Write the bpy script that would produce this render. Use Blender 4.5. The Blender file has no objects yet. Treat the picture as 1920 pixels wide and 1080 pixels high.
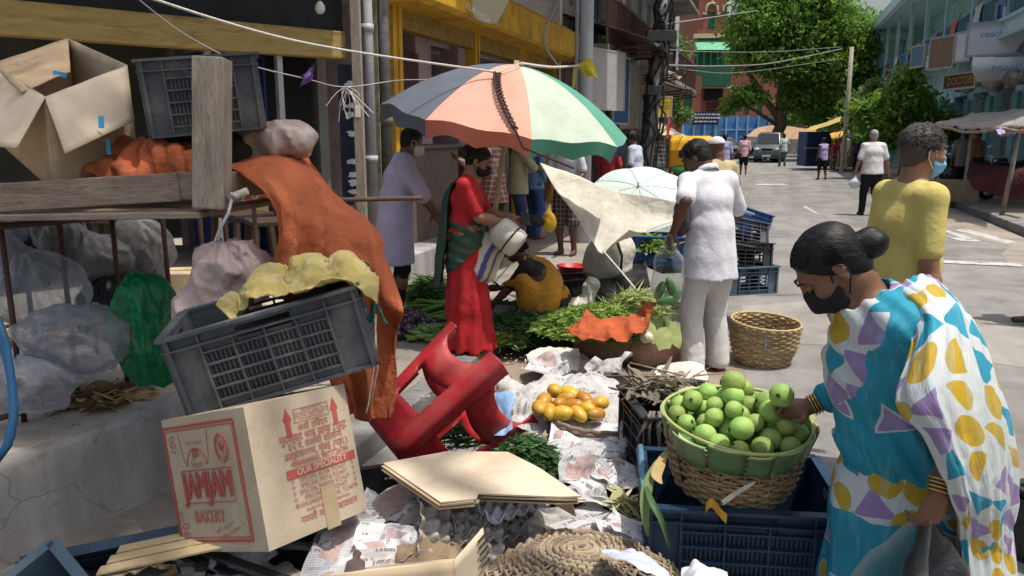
import bpy,bmesh,math,random
import numpy as np
from mathutils import Vector,Matrix,Euler
random.seed(7);RNG=np.random.default_rng(11)
R=math.radians;PI=math.pi
SC=bpy.context.scene;COL=SC.collection
# camera model used to measure the place
FPX,PITCH,EYE=1493.33,R(11),1.68
def ray(px,py):
 cx,cy=(px-960)/FPX,(540-py)/FPX
 return Vector((cx,math.cos(PITCH)+cy*math.sin(PITCH),-math.sin(PITCH)+cy*math.cos(PITCH)))
def at(px,py,Y):
 d=ray(px,py);return Vector((0,0,EYE))+d*(Y/d.y)
def atz(px,py,z):
 d=ray(px,py);return Vector((0,0,EYE))+d*((z-EYE)/d.z)
# objects
def tag(o,label=None,cat=None,group=None,kind=None):
 if label:o['label']=label
 if cat:o['category']=cat
 if group:o['group']=group
 if kind:o['kind']=kind
 return o
def thing(name,label,cat,loc=(0,0,0),rot=(0,0,0),group=None,scale=1.0):
 o=bpy.data.objects.new(name,None);COL.objects.link(o)
 o.empty_display_size=.1
 o.location=loc;o.scale=(scale,)*3
 o.rotation_euler=rot if not isinstance(rot,Matrix)else rot.to_euler()
 return tag(o,label,cat,group)
def wmat(o):return Matrix.LocRotScale(o.location,o.rotation_euler,o.scale)
def link(name,me,parent=None,world=False):
 o=bpy.data.objects.new(name,me);COL.objects.link(o)
 if parent:
  o.parent=parent
  if world:o.matrix_parent_inverse=wmat(parent).inverted()
 return o
def dup(root,loc,rot=None,label=None,group=None,scale=None):
 def cp(o,par):
  c=o.copy();COL.objects.link(c)
  if par:c.parent=par
  for ch in list(o.children):cp(ch,c)
  return c
 r=cp(root,None);r.location=loc
 if rot is not None:r.rotation_euler=rot
 if scale is not None:r.scale=(scale,)*3
 if label:r['label']=label
 if group:r['group']=group
 return r
class MB:
 def __init__(s):s.v=[];s.f=[];s.m=[];s.sm=[];s.uv=[];s.has_uv=False
 def add(s,vs,fs,mi=0,smooth=False,uvs=None):
  n=len(s.v);s.v.extend([tuple(p)for p in vs])
  for i,f in enumerate(fs):
   s.f.append([n+j for j in f]);s.m.append(mi);s.sm.append(smooth)
   s.uv.append([uvs[j]for j in f]if uvs is not None else None)
  if uvs is not None:s.has_uv=True
  return s
 def box(s,c,d,rot=None,mi=0):
  x,y,z=d[0]/2,d[1]/2,d[2]/2
  vs=[Vector((a*x,b*y,e*z))for a in(-1,1)for b in(-1,1)for e in(-1,1)]
  if rot is not None:
   M=rot if isinstance(rot,Matrix)else Euler(rot).to_matrix()
   vs=[M@p for p in vs]
  c=Vector(c);vs=[p+c for p in vs]
  return s.add(vs,[(0,1,3,2),(4,6,7,5),(0,4,5,1),(2,3,7,6),(0,2,6,4),(1,5,7,3)],mi)
 def bar(s,p0,p1,w,h,up=(0,0,1),mi=0):
  p0,p1=Vector(p0),Vector(p1);d=(p1-p0);L=d.length;d.normalize()
  x=d.cross(Vector(up));
  if x.length<1e-4:x=d.cross(Vector((1,0,0)))
  x.normalize();y=x.cross(d)
  return s.box((p0+p1)/2,(w,L,h),Matrix((x,d,y)).transposed(),mi)
 def tube(s,path,r,n=8,mi=0,caps=True,closed=False,flat=None):
  P=[Vector(p)for p in path];m=len(P)
  rr=r if isinstance(r,(list,tuple))else[r]*m
  vs=[];up=None
  for i,p in enumerate(P):
   if closed:t=P[(i+1)%m]-P[i-1]
   else:t=P[min(i+1,m-1)]-P[max(i-1,0)]
   if t.length<1e-9:t=Vector((0,0,1))
   t.normalize()
   if up is None:
    up=Vector((0,0,1))if abs(t.z)<.9 else Vector((1,0,0))
   u=up-t*up.dot(t)
   if u.length<1e-5:u=t.orthogonal()
   u.normalize();w=t.cross(u);up=u
   for k in range(n):
    a=2*PI*k/n
    vs.append(p+(u*math.cos(a)*(flat or 1.0)+w*math.sin(a))*rr[i])
  fs=[]
  for i in range(m if closed else m-1):
   j=(i+1)%m
   for k in range(n):
    fs.append((i*n+k,i*n+(k+1)%n,j*n+(k+1)%n,j*n+k))
  s.add(vs,fs,mi,n>4)
  if caps and not closed:
   b=len(s.v)-len(vs)
   s.f.append([b+k for k in range(n)][::-1]);s.f.append([b+(m-1)*n+k for k in range(n)])
   s.m+=[mi,mi];s.sm+=[False]*2;s.uv+=[None,None]
  return s
 def lathe(s,prof,n=24,M=None,mi=0,smooth=True,fn=None):
  vs=[]
  for(r,z)in prof:
   for k in range(n):
    a=2*PI*k/n;p=Vector((r*math.cos(a),r*math.sin(a),z))
    if fn:p=fn(p,a)
    vs.append(M@p if M is not None else p)
  fs=[(i*n+k,i*n+(k+1)%n,(i+1)*n+(k+1)%n,(i+1)*n+k)for i in range(len(prof)-1)for k in range(n)]
  return s.add(vs,fs,mi,smooth)
 def ico(s,c,r,sub=2,mi=0,fn=None,rot=None):
  vs,fs=icosphere(sub);c=Vector(c)
  rv=Vector(r)if hasattr(r,'__len__')else Vector((r,r,r))
  out=[]
  for p in vs:
   q=Vector(p)
   if fn:q=q*fn(q)
   q=Vector((q.x*rv.x,q.y*rv.y,q.z*rv.z))
   if rot is not None:q=rot@q
   out.append(q+c)
  return s.add(out,fs,mi,True)
 def grid(s,P,mi=0,smooth=True,closed_u=False,uvscale=(1,1),uv=True,flip=False):
  P=np.asarray(P,float);nv,nu=P.shape[:2]
  vs=P.reshape(-1,3)
  mu=nu if closed_u else nu-1
  fs=[(j*nu+i,j*nu+(i+1)%nu,(j+1)*nu+(i+1)%nu,(j+1)*nu+i)for j in range(nv-1)for i in range(mu)]
  if flip:fs=[f[::-1]for f in fs]
  uvs=[(i/(nu-1)*uvscale[0],j/(nv-1)*uvscale[1])for j in range(nv)for i in range(nu)]if uv else None
  return s.add(vs,fs,mi,smooth,uvs)
 def prism(s,poly,z0,z1,M=None,mi=0):
  n=len(poly)
  vs=[Vector((x,y,z0))for x,y in poly]+[Vector((x,y,z1))for x,y in poly]
  if M is not None:vs=[M@p for p in vs]
  fs=[tuple(range(n))[::-1],tuple(range(n,2*n))]+[(i,(i+1)%n,n+(i+1)%n,n+i)for i in range(n)]
  return s.add(vs,fs,mi)
 def quad(s,a,b,c,d,mi=0,uv=True):
  return s.add([a,b,c,d],[(0,1,2,3)],mi,False,[(0,0),(1,0),(1,1),(0,1)]if uv else None)
 def build(s,name,mats,parent=None,world=False,bev=0,solid=0,sub=0,merge=False):
  me=bpy.data.meshes.new(name)
  me.from_pydata(s.v,[],s.f)
  for m in(mats if isinstance(mats,(list,tuple))else[mats]):me.materials.append(m)
  me.polygons.foreach_set('material_index',s.m);me.polygons.foreach_set('use_smooth',s.sm)
  if s.has_uv:
   ul=me.uv_layers.new(name='UVMap');flat=[]
   for f,u in zip(s.f,s.uv):
    for q in(u if u else[(0,0)]*len(f)):flat+=[q[0],q[1]]
   ul.data.foreach_set('uv',flat)
  me.update()
  o=link(name,me,parent,world)
  if merge:
   md=o.modifiers.new('w','WELD');md.merge_threshold=1e-4
  if solid:
   md=o.modifiers.new('s','SOLIDIFY');md.thickness=solid;md.offset=0
  if bev:
   md=o.modifiers.new('b','BEVEL');md.width=bev;md.segments=2;md.limit_method='ANGLE';md.angle_limit=R(40)
  if sub:
   md=o.modifiers.new('u','SUBSURF');md.levels=sub;md.render_levels=sub
  return o
_ICO={}
def icosphere(sub):
 if sub not in _ICO:
  bm=bmesh.new();bmesh.ops.create_icosphere(bm,subdivisions=sub,radius=1)
  bm.verts.index_update()
  _ICO[sub]=([v.co.copy()for v in bm.verts],[tuple(v.index for v in f.verts)for f in bm.faces]);bm.free()
 return _ICO[sub]
# noise
_TAB=np.random.default_rng(3).random((64,64,64)).astype(np.float32)
def vnoise(x,y,z=0.0,seed=0):
 x,y,z=np.broadcast_arrays(np.asarray(x,np.float32)+seed*7.31,np.asarray(y,np.float32)+seed*3.17,np.asarray(z,np.float32)+seed*5.3)
 xi,yi,zi=np.floor(x).astype(int),np.floor(y).astype(int),np.floor(z).astype(int)
 fx,fy,fz=x-xi,y-yi,z-zi
 fx,fy,fz=fx*fx*(3-2*fx),fy*fy*(3-2*fy),fz*fz*(3-2*fz)
 g=lambda a,b,c:_TAB[(xi+a)&63,(yi+b)&63,(zi+c)&63]
 l=lambda a,b,t:a+(b-a)*t
 return 2*l(l(l(g(0,0,0),g(1,0,0),fx),l(g(0,1,0),g(1,1,0),fx),fy),l(l(g(0,0,1),g(1,0,1),fx),l(g(0,1,1),g(1,1,1),fx),fy),fz)-1
def fbm(x,y,z=0.0,seed=0,oct=3):
 s=0;a=.5
 for i in range(oct):
  s=s+a*vnoise(np.asarray(x)*2**i,np.asarray(y)*2**i,np.asarray(z)*2**i,seed+i);a*=.5
 return s
def ridge(x,y,z=0.0,seed=0,oct=3):
 s=0;a=.6
 for i in range(oct):
  s=s+a*(1-2*np.abs(vnoise(np.asarray(x)*1.9**i,np.asarray(y)*1.9**i,np.asarray(z)*1.9**i,seed+i)));a*=.5
 return s
# lofted sheets
def _cr(C,n):
 C=np.asarray(C,float);m=len(C)
 t=np.linspace(0,m-1,n);i=np.clip(np.floor(t).astype(int),0,m-2);f=(t-i)
 f=f.reshape((-1,)+(1,)*(C.ndim-1))
 p0,p1,p2,p3=C[np.maximum(i-1,0)],C[i],C[i+1],C[np.minimum(i+2,m-1)]
 return.5*((2*p1)+(-p0+p2)*f+(2*p0-5*p1+4*p2-p3)*f**2+(-p0+3*p1-3*p2+p3)*f**3)
def loft(rows,nu,nv):
 C=np.array([[tuple(p)for p in r]for r in rows],float)
 C=_cr(C,nv)
 return np.swapaxes(_cr(np.swapaxes(C,0,1),nu),0,1)
def gnormals(P):
 du=np.gradient(P,axis=1);dv=np.gradient(P,axis=0);n=np.cross(du,dv)
 return n/(np.linalg.norm(n,axis=2,keepdims=True)+1e-9)
def crumple(P,amp,sc,seed=0,oct=3,fine=0.0,fsc=30):
 x,y,z=P[...,0]*sc,P[...,1]*sc,P[...,2]*sc
 d=amp*ridge(x,y,z,seed,oct)
 if fine:d=d+fine*ridge(P[...,0]*fsc,P[...,1]*fsc,P[...,2]*fsc,seed+9,2)
 return P+gnormals(P)*d[...,None]
# signed-distance modelling (numpy), polygonised by surface nets
class SDF:
 def __init__(s,vox):s.h=vox;s.ops=[];s.disp=None
 def cone(s,a,b,ra,rb,k=.02,sub=False):s.ops.append(('c',np.array(a,float),np.array(b,float),ra,rb,k,sub));return s
 def ell(s,c,r,rot=None,k=.02,sub=False):s.ops.append(('e',np.array(c,float),np.array(r,float),rot,0,k,sub));return s
 def econe(s,a,b,ra,rb,xd=(1,0,0),k=.03,sub=False):s.ops.append(('o',np.array(a,float),np.array(b,float),(ra,xd),rb,k,sub));return s
 def plane(s,p,n):s.ops.append(('p',np.array(p,float),np.array(n,float)/np.linalg.norm(n),0,0,0,True));return s
 def _bb(s,o):
  if o[0]=='c':r=max(o[3],o[4]);return np.minimum(o[1],o[2])-r,np.maximum(o[1],o[2])+r
  if o[0]=='o':r=max(*o[3][0],*o[4]);return np.minimum(o[1],o[2])-r,np.maximum(o[1],o[2])+r
  r=float(o[2].max());return o[1]-r,o[1]+r
 def mesh(s):
  add=[o for o in s.ops if not o[6]]
  lo=np.min([s._bb(o)[0]for o in add],axis=0)-4*s.h-.01;hi=np.max([s._bb(o)[1]for o in add],axis=0)+4*s.h+.01
  n=np.ceil((hi-lo)/s.h).astype(int)+1
  F=np.full(n,1.0,np.float32)
  ax=[(lo[i]+np.arange(n[i])*s.h).astype(np.float32)for i in range(3)]
  for o in s.ops:
   if o[0]=='p':
    d=(ax[0][:,None,None]-o[1][0])*o[2][0]+(ax[1][None,:,None]-o[1][1])*o[2][1]+(ax[2][None,None,:]-o[1][2])*o[2][2]
    F=np.maximum(F,d.astype(np.float32));continue
   b0,b1=s._bb(o);mg=o[5]+4*s.h+.015
   i0=np.clip(np.floor((b0-mg-lo)/s.h).astype(int),0,n);i1=np.clip(np.ceil((b1+mg-lo)/s.h).astype(int)+1,0,n)
   if(i1<=i0).any():continue
   sl=tuple(slice(a,b)for a,b in zip(i0,i1))
   X,Y,Z=ax[0][sl[0]][:,None,None],ax[1][sl[1]][None,:,None],ax[2][sl[2]][None,None,:]
   if o[0]=='c':
    a,b,ra,rb=o[1:5];ab=b-a;L2=max(float(ab@ab),1e-12)
    px,py,pz=X-a[0],Y-a[1],Z-a[2]
    t=np.clip((px*ab[0]+py*ab[1]+pz*ab[2])/L2,0,1)
    d=np.sqrt((px-t*ab[0])**2+(py-t*ab[1])**2+(pz-t*ab[2])**2)-(ra+t*(rb-ra))
   elif o[0]=='e':
    c,r,rot=o[1:4];px,py,pz=X-c[0],Y-c[1],Z-c[2]
    if rot is not None:
     M=np.array(rot);px,py,pz=(M[0,0]*px+M[1,0]*py+M[2,0]*pz,M[0,1]*px+M[1,1]*py+M[2,1]*pz,M[0,2]*px+M[1,2]*py+M[2,2]*pz)
    k0=np.sqrt((px/r[0])**2+(py/r[1])**2+(pz/r[2])**2);k1=np.sqrt((px/r[0]**2)**2+(py/r[1]**2)**2+(pz/r[2]**2)**2)+1e-6
    d=np.where(k0<.05,-float(r.min()),k0*(k0-1)/k1)
   else:
    a,b,(ra,xd),rb=o[1:5];ab=b-a;L=max(np.linalg.norm(ab),1e-6);w=ab/L
    u=np.array(xd,float);u=u-w*(u@w);u/=np.linalg.norm(u);v=np.cross(w,u)
    px,py,pz=X-a[0],Y-a[1],Z-a[2]
    qw=px*w[0]+py*w[1]+pz*w[2];t=np.clip(qw/L,0,1);qw=qw-t*L
    qu=px*u[0]+py*u[1]+pz*u[2];qv=px*v[0]+py*v[1]+pz*v[2]
    rx=ra[0]+t*(rb[0]-ra[0]);ry=ra[1]+t*(rb[1]-ra[1]);rm=np.minimum(rx,ry)
    k0=np.sqrt((qu/rx)**2+(qv/ry)**2+(qw/rm)**2);k1=np.sqrt((qu/rx**2)**2+(qv/ry**2)**2+(qw/rm**2)**2)+1e-6
    d=np.where(k0<.05,-rm,k0*(k0-1)/k1)
   A=F[sl];k=o[5]
   if o[6]:
    d=-d;h=np.clip(.5-.5*(d-A)/max(k,1e-5)*-1,0,1)if k>0 else 0
    F[sl]=np.maximum(A,d)if k<=0 else(A*(1-h)+d*h+k*h*(1-h))
   else:
    h=np.clip(.5+.5*(A-d)/max(k,1e-5),0,1)
    F[sl]=A*(1-h)+d*h-k*h*(1-h)
  if s.disp is not None:
   near=np.abs(F)<.08
   I=np.nonzero(near)
   F[I]+=s.disp(ax[0][I[0]],ax[1][I[1]],ax[2][I[2]]).astype(np.float32)
  return surfnet(F,lo,s.h)
def surfnet(F,lo,h):
 S=F<0
 c=np.zeros(tuple(np.array(F.shape)-1),np.int8)
 sl=lambda i:slice(1,None)if i else slice(0,-1)
 for a in(0,1):
  for b in(0,1):
   for e in(0,1):c+=S[sl(a),sl(b),sl(e)]
 I=np.nonzero((c>0)&(c<8));m=len(I[0])
 idx=np.full(c.shape,-1,np.int64);idx[I]=np.arange(m)
 cor={(a,b,e):F[I[0]+a,I[1]+b,I[2]+e]for a in(0,1)for b in(0,1)for e in(0,1)}
 P=np.zeros((m,3));N=np.zeros(m)
 for ax in range(3):
  for p in(0,1):
   for q in(0,1):
    A=[p,q];A.insert(ax,0);B=[p,q];B.insert(ax,1)
    fa,fb=cor[tuple(A)],cor[tuple(B)];x=(fa<0)!=(fb<0)
    t=np.where(x,fa/np.where(np.abs(fa-fb)<1e-9,1,fa-fb),0)
    pos=np.tile(np.array(A,float),(m,1));pos[:,ax]=t
    P[x]+=pos[x];N[x]+=1
 P=(P/N[:,None]+np.stack(I,1))*h+lo
 faces=[]
 for ax in range(3):
  s0=[slice(None)]*3;s1=[slice(None)]*3;s0[ax]=slice(0,-1);s1[ax]=slice(1,None)
  a,b=S[tuple(s0)],S[tuple(s1)]
  for flip in(0,1):
   E=np.array(np.nonzero((a&~b)if not flip else(~a&b)))
   o1,o2=[(1,2),(2,0),(0,1)][ax]
   ok=(E[o1]>0)&(E[o2]>0)&(E[o1]<c.shape[o1])&(E[o2]<c.shape[o2]);E=E[:,ok]
   def ci(d1,d2):
    G=E.copy();G[o1]-=d1;G[o2]-=d2;return idx[G[0],G[1],G[2]]
   q=np.stack([ci(1,1),ci(0,1),ci(0,0),ci(1,0)],1)
   faces.append(q[:,::-1]if flip else q)
 f=np.concatenate(faces);f=f[(f>=0).all(1)]
 return P,f
def sdf_obj(name,sdfs,mat,parent=None,uvf=None,smooth_it=1,matf=None,world=False):
 V=[];Fc=[];n=0
 for s in(sdfs if isinstance(sdfs,(list,tuple))else[sdfs]):
  P,f=s.mesh();V.append(P);Fc.append(f+n);n+=len(P)
 P=np.concatenate(V);f=np.concatenate(Fc)
 for _ in range(smooth_it):
  acc=np.zeros_like(P);cnt=np.zeros(len(P))
  for a,b in((0,1),(1,2),(2,3),(3,0)):
   np.add.at(acc,f[:,a],P[f[:,b]]);np.add.at(cnt,f[:,a],1)
   np.add.at(acc,f[:,b],P[f[:,a]]);np.add.at(cnt,f[:,b],1)
  P=P*.5+.5*acc/np.maximum(cnt,1)[:,None]
 me=bpy.data.meshes.new(name)
 me.vertices.add(len(P));me.vertices.foreach_set('co',P.astype(np.float32).ravel())
 me.loops.add(len(f)*4);me.loops.foreach_set('vertex_index',f.astype(np.int32).ravel())
 me.polygons.add(len(f));me.polygons.foreach_set('loop_start',np.arange(0,len(f)*4,4,dtype=np.int32))
 for m in(mat if isinstance(mat,(list,tuple))else[mat]):me.materials.append(m)
 me.polygons.foreach_set('use_smooth',np.ones(len(f),bool))
 if matf is not None:me.polygons.foreach_set('material_index',np.asarray(matf(P[f].mean(1)),np.int32))
 if uvf is not None:
  ul=me.uv_layers.new(name='UVMap');uv=uvf(P)
  ul.data.foreach_set('uv',np.asarray(uv,np.float32)[f.ravel()].ravel())
 me.update(calc_edges=True);me.validate()
 return link(name,me,parent,world)
# procedural materials
class NT:
 def __init__(s,name):
  s.m=bpy.data.materials.new(name);s.m.use_nodes=True;s.t=s.m.node_tree
  s.b=s.t.nodes['Principled BSDF'];s.out=s.t.nodes['Material Output']
 def n(s,typ,props=None,**ins):
  nd=s.t.nodes.new(typ)
  for k,v in(props or{}).items():setattr(nd,k,v)
  for k,v in ins.items():
   key=int(k[1:])if k[0]=='i' and k[1:].isdigit()else k.replace('_',' ')
   s.set(nd.inputs[key],v)
  return nd
 def set(s,sock,v):
  if isinstance(v,bpy.types.NodeSocket):s.t.links.new(v,sock)
  elif isinstance(v,bpy.types.Node):s.t.links.new(v.outputs[0],sock)
  else:
   if hasattr(sock.default_value,'__len__')and hasattr(v,'__len__'):
    v=tuple(v);n=len(sock.default_value)
    v=v[:n]if len(v)>=n else v+(1.0,)*(n-len(v))
   sock.default_value=v
 def math(s,op,a,b=0.0,c=0.0,clamp=False):
  nd=s.t.nodes.new('ShaderNodeMath');nd.operation=op;nd.use_clamp=clamp
  for i,v in enumerate((a,b,c)):s.set(nd.inputs[i],v)
  return nd.outputs[0]
 def vmath(s,op,a,b=(0,0,0)):
  nd=s.t.nodes.new('ShaderNodeVectorMath');nd.operation=op
  s.set(nd.inputs[0],a)
  if op=='SCALE':s.set(nd.inputs[3],b)
  else:s.set(nd.inputs[1],b)
  return nd.outputs['Value']if op in('LENGTH','DOT_PRODUCT','DISTANCE')else nd.outputs[0]
 def mix(s,f,a,b,blend='MIX'):
  nd=s.t.nodes.new('ShaderNodeMix');nd.data_type='RGBA';nd.blend_type=blend
  s.set(nd.inputs[0],f);s.set(nd.inputs[6],a);s.set(nd.inputs[7],b)
  return nd.outputs[2]
 def ramp(s,v,lo,hi):
  nd=s.t.nodes.new('ShaderNodeMapRange');s.set(nd.inputs[0],v);s.set(nd.inputs[1],lo);s.set(nd.inputs[2],hi)
  return nd.outputs[0]
 def noise(s,vec,scale,detail=4,rough=.55,dist=0.0):
  return s.n('ShaderNodeTexNoise',Vector=vec,Scale=scale,Detail=detail,Roughness=rough,Distortion=dist).outputs[0]
 def bump(s,h,strength=.3,dist=.01):
  return s.n('ShaderNodeBump',Height=h,Strength=strength,Distance=dist).outputs[0]
 def obj(s):return s.n('ShaderNodeTexCoord').outputs['Object']
 def uv(s):return s.n('ShaderNodeTexCoord').outputs['UV']
 def geo(s,k):return s.n('ShaderNodeNewGeometry').outputs[k]
 def world(s):return s.geo('Position')
def c3(c,k=1.0):return tuple(max(0,min(1,x*k))for x in c[:3])+(1.0,)
def crs(t,v,sc,nrm=None,k=1.0):
 """crisp random creases, as in crumpled film, paper and sacking"""
 w=t.vmath('ADD',v,t.vmath('SCALE',t.n('ShaderNodeTexNoise',Vector=v,Scale=sc*.6,Detail=3.0).outputs[1],.9/sc))
 a=t.n('ShaderNodeTexNoise',{'noise_type':'RIDGED_MULTIFRACTAL'},Vector=w,Scale=sc*.55,Detail=3.0,Roughness=.45,Gain=1.6,Distortion=.4).outputs[0];b=t.n('ShaderNodeTexVoronoi',{'feature':'DISTANCE_TO_EDGE'},Vector=w,Scale=sc*1.5).outputs[0]
 nd=t.n('ShaderNodeBump',Height=t.math('ADD',t.math('MULTIPLY',a,.35),t.math('MULTIPLY',b,.35)),Strength=.8*k,Distance=.22/sc)
 if nrm is not None:t.set(nd.inputs['Normal'],nrm)
 return nd.outputs[0]
_MC={}
def M(name,col,rough=.7,var=.18,sc=5.,bump=.12,bsc=35.,spec=.3,metal=0.,dirt=None,dsc=2.5,damt=.5,tl=0.,stretch=None,coat=0.,alpha=1.,rnd=.0,island=0.0,wave=None,sheen=0.,crease=0.,ck=1.):
 if name in _MC:return _MC[name]
 t=NT(name);v=t.obj()
 if stretch:v=t.vmath('MULTIPLY',v,stretch)
 n1=t.noise(v,sc,5,.6);f=t.ramp(n1,.3,.7)
 c=t.mix(f,c3(col,1-var),c3(col,1+var))
 if dirt is not None:
  n2=t.noise(v,dsc,6,.65,.3);g=t.math('MULTIPLY',t.ramp(n2,.48,.68),damt,clamp=True)
  c=t.mix(g,c,c3(dirt))
 if rnd or island:
  r=t.n('ShaderNodeObjectInfo').outputs['Random']if rnd else t.geo('Random Per Island')
  k=t.math('MULTIPLY_ADD',r,2*(rnd or island),1-(rnd or island))
  c=t.n('ShaderNodeHueSaturation',Color=c,Value=k,Hue=t.math('MULTIPLY_ADD',r,.04*(1 if(rnd or island)>.1 else 0),.5-.02*(1 if(rnd or island)>.1 else 0))).outputs[0]
 t.set(t.b.inputs['Base Color'],c)
 t.set(t.b.inputs['Roughness'],t.math('MULTIPLY_ADD',f,.2,rough-.1,clamp=True))
 t.b.inputs['Metallic'].default_value=metal;t.b.inputs['Specular IOR Level'].default_value=spec
 t.b.inputs['Coat Weight'].default_value=coat
 if sheen:t.b.inputs['Sheen Weight'].default_value=sheen
 if bump:
  h=t.noise(v,bsc,4,.6);nb=t.bump(h,bump,.02)
  if crease:nb=crs(t,v,crease,nb,ck)
  t.set(t.b.inputs['Normal'],nb)
 if tl:
  tr=t.n('ShaderNodeBsdfTranslucent',Color=c)
  mx=t.n('ShaderNodeMixShader',i0=tl,i1=t.b.outputs[0],i2=tr.outputs[0])
  t.set(t.out.inputs[0],mx.outputs[0])
 if alpha<1:
  tp=t.n('ShaderNodeBsdfTransparent');src=t.out.inputs[0].links[0].from_socket
  mx=t.n('ShaderNodeMixShader',i0=alpha,i1=tp.outputs[0],i2=src)
  t.set(t.out.inputs[0],mx.outputs[0])
 _MC[name]=t.m
 return t.m
def mat_ground(name,base,agg,stain,sc=1.0,bump=.5,crack=False):
 t=NT(name);v=t.world()
 a=t.noise(v,140*sc,3,.7);b=t.noise(v,1.1*sc,7,.65,.4);d=t.noise(v,9*sc,5,.6)
 c=t.mix(t.ramp(a,.35,.65),c3(base),c3(agg))
 c=t.mix(t.math('MULTIPLY',t.ramp(b,.45,.62),.75),c,c3(stain))
 c=t.mix(t.math('MULTIPLY',t.ramp(d,.5,.75),.35),c,c3(stain,1.5))
 if sc==1.0:rt=t.n('ShaderNodeVectorRotate',{'rotation_type':'Z_AXIS'},Vector=v,Angle=R(18)).outputs[0];c=t.mix(t.math('MULTIPLY',t.ramp(t.noise(t.vmath('MULTIPLY',rt,(2.2,.12,1)),1.0,5),.46,.66),.45),c,c3(stain,.9));c=t.mix(t.math('MULTIPLY',t.ramp(t.noise(v,3.1,2),.66,.74),.5),c,c3(stain,.6))
 if sc<.7:c=t.mix(t.math('MULTIPLY',t.ramp(t.noise(t.vmath('MULTIPLY',v,(5,5,.5)),1.0,5),.42,.66),.6),c,c3(stain,.8));c=t.mix(t.math('MULTIPLY',t.ramp(t.noise(v,16,4),.62,.72),.5),c,c3(stain,.55))
 h=a
 if crack:
  w=t.n('ShaderNodeTexVoronoi',{'feature':'DISTANCE_TO_EDGE'},Vector=t.vmath('ADD',v,t.vmath('SCALE',t.n('ShaderNodeTexNoise',Vector=v,Scale=3.0).outputs[1],.35)),Scale=.55 if sc>.7 else 1.7).outputs[0]
  k=t.ramp(w,.0,.008);c=t.mix(t.math('MULTIPLY_ADD',k,.14,.86)if sc>.7 else t.math('MULTIPLY_ADD',k,.55,.45),c3(base,.35),c)
 t.set(t.b.inputs['Base Color'],c);t.b.inputs['Roughness'].default_value=.9;t.b.inputs['Specular IOR Level'].default_value=.2
 t.set(t.b.inputs['Normal'],t.bump(t.math('ADD',h,t.math('MULTIPLY',d,.6)),bump,.006))
 return t.m
def mat_wood(name,c1,c2,scl=(3,30,30),rough=.8):
 t=NT(name);v=t.vmath('MULTIPLY',t.obj(),scl)
 n=t.noise(v,1.6,6,.65,.8);g=t.noise(v,7,3,.6);q=t.noise(t.obj(),5,5)
 c=t.mix(t.ramp(n,.3,.7),c3(c1),c3(c2));c=t.mix(t.math('MULTIPLY',t.ramp(g,.5,.72),.6),c,c3(c1,.35))
 c=t.mix(t.math('MULTIPLY',t.ramp(q,.5,.7),.45),c,c3(c1,.55))
 t.set(t.b.inputs['Base Color'],c);t.b.inputs['Roughness'].default_value=rough;t.b.inputs['Specular IOR Level'].default_value=.25
 t.set(t.b.inputs['Normal'],t.bump(t.math('ADD',n,g),.35,.006));return t.m
def mat_leaf(name,c1,c2,tl=.35,rough=.5,sc=.6):
 t=NT(name);r=t.geo('Random Per Island');b=t.noise(t.obj(),sc,3)
 c=t.mix(t.math('MULTIPLY_ADD',b,1.2,t.math('MULTIPLY_ADD',r,.7,-.45),clamp=True),c3(c1),c3(c2))
 t.set(t.b.inputs['Base Color'],c);t.b.inputs['Roughness'].default_value=rough;t.b.inputs['Specular IOR Level'].default_value=.35
 tr=t.n('ShaderNodeBsdfTranslucent',Color=t.mix(.5,c,c3((.25,.4,.05))))
 t.set(t.out.inputs[0],t.n('ShaderNodeMixShader',i0=tl,i1=t.b.outputs[0],i2=tr.outputs[0]).outputs[0]);return t.m
def mat_film(name,col,tr=.5,rough=.25,var=.3):
 """crinkled plastic film: part clear, part milky, shiny"""
 t=NT(name);n=t.noise(t.obj(),14,5,.7,1.0);f=t.noise(t.obj(),60,3,.6,.5)
 t.set(t.b.inputs['Base Color'],t.mix(t.ramp(n,.3,.7),c3(col,1-var),c3(col,1+var)))
 t.b.inputs['Roughness'].default_value=rough*.5;t.b.inputs['Specular IOR Level'].default_value=.75
 t.set(t.b.inputs['Normal'],crs(t,t.obj(),11,t.bump(t.math('ADD',n,t.math('MULTIPLY',f,.4)),.4,.012),1.2))
 cr=t.n('ShaderNodeTexNoise',{'noise_type':'RIDGED_MULTIFRACTAL'},Vector=t.obj(),Scale=9.0,Detail=4.0,Roughness=.5,Gain=2.0,Distortion=1.2).outputs[0];fc=t.n('ShaderNodeLayerWeight',Blend=.35).outputs['Facing']
 op=t.math('MULTIPLY_ADD',t.ramp(cr,.9,1.9),.55,t.math('MULTIPLY_ADD',fc,.55,.74-tr*1.1),clamp=True)
 tl=t.n('ShaderNodeBsdfTranslucent',Color=c3(col));tp=t.n('ShaderNodeBsdfTransparent',Color=c3(col,1.25)if max(col)<.7 else(1,1,1,1))
 a=t.n('ShaderNodeMixShader',i0=.3,i1=t.b.outputs[0],i2=tl.outputs[0])
 t.set(t.out.inputs[0],t.n('ShaderNodeMixShader',i0=op,i1=tp.outputs[0],i2=a.outputs[0]).outputs[0]);return t.m
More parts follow.
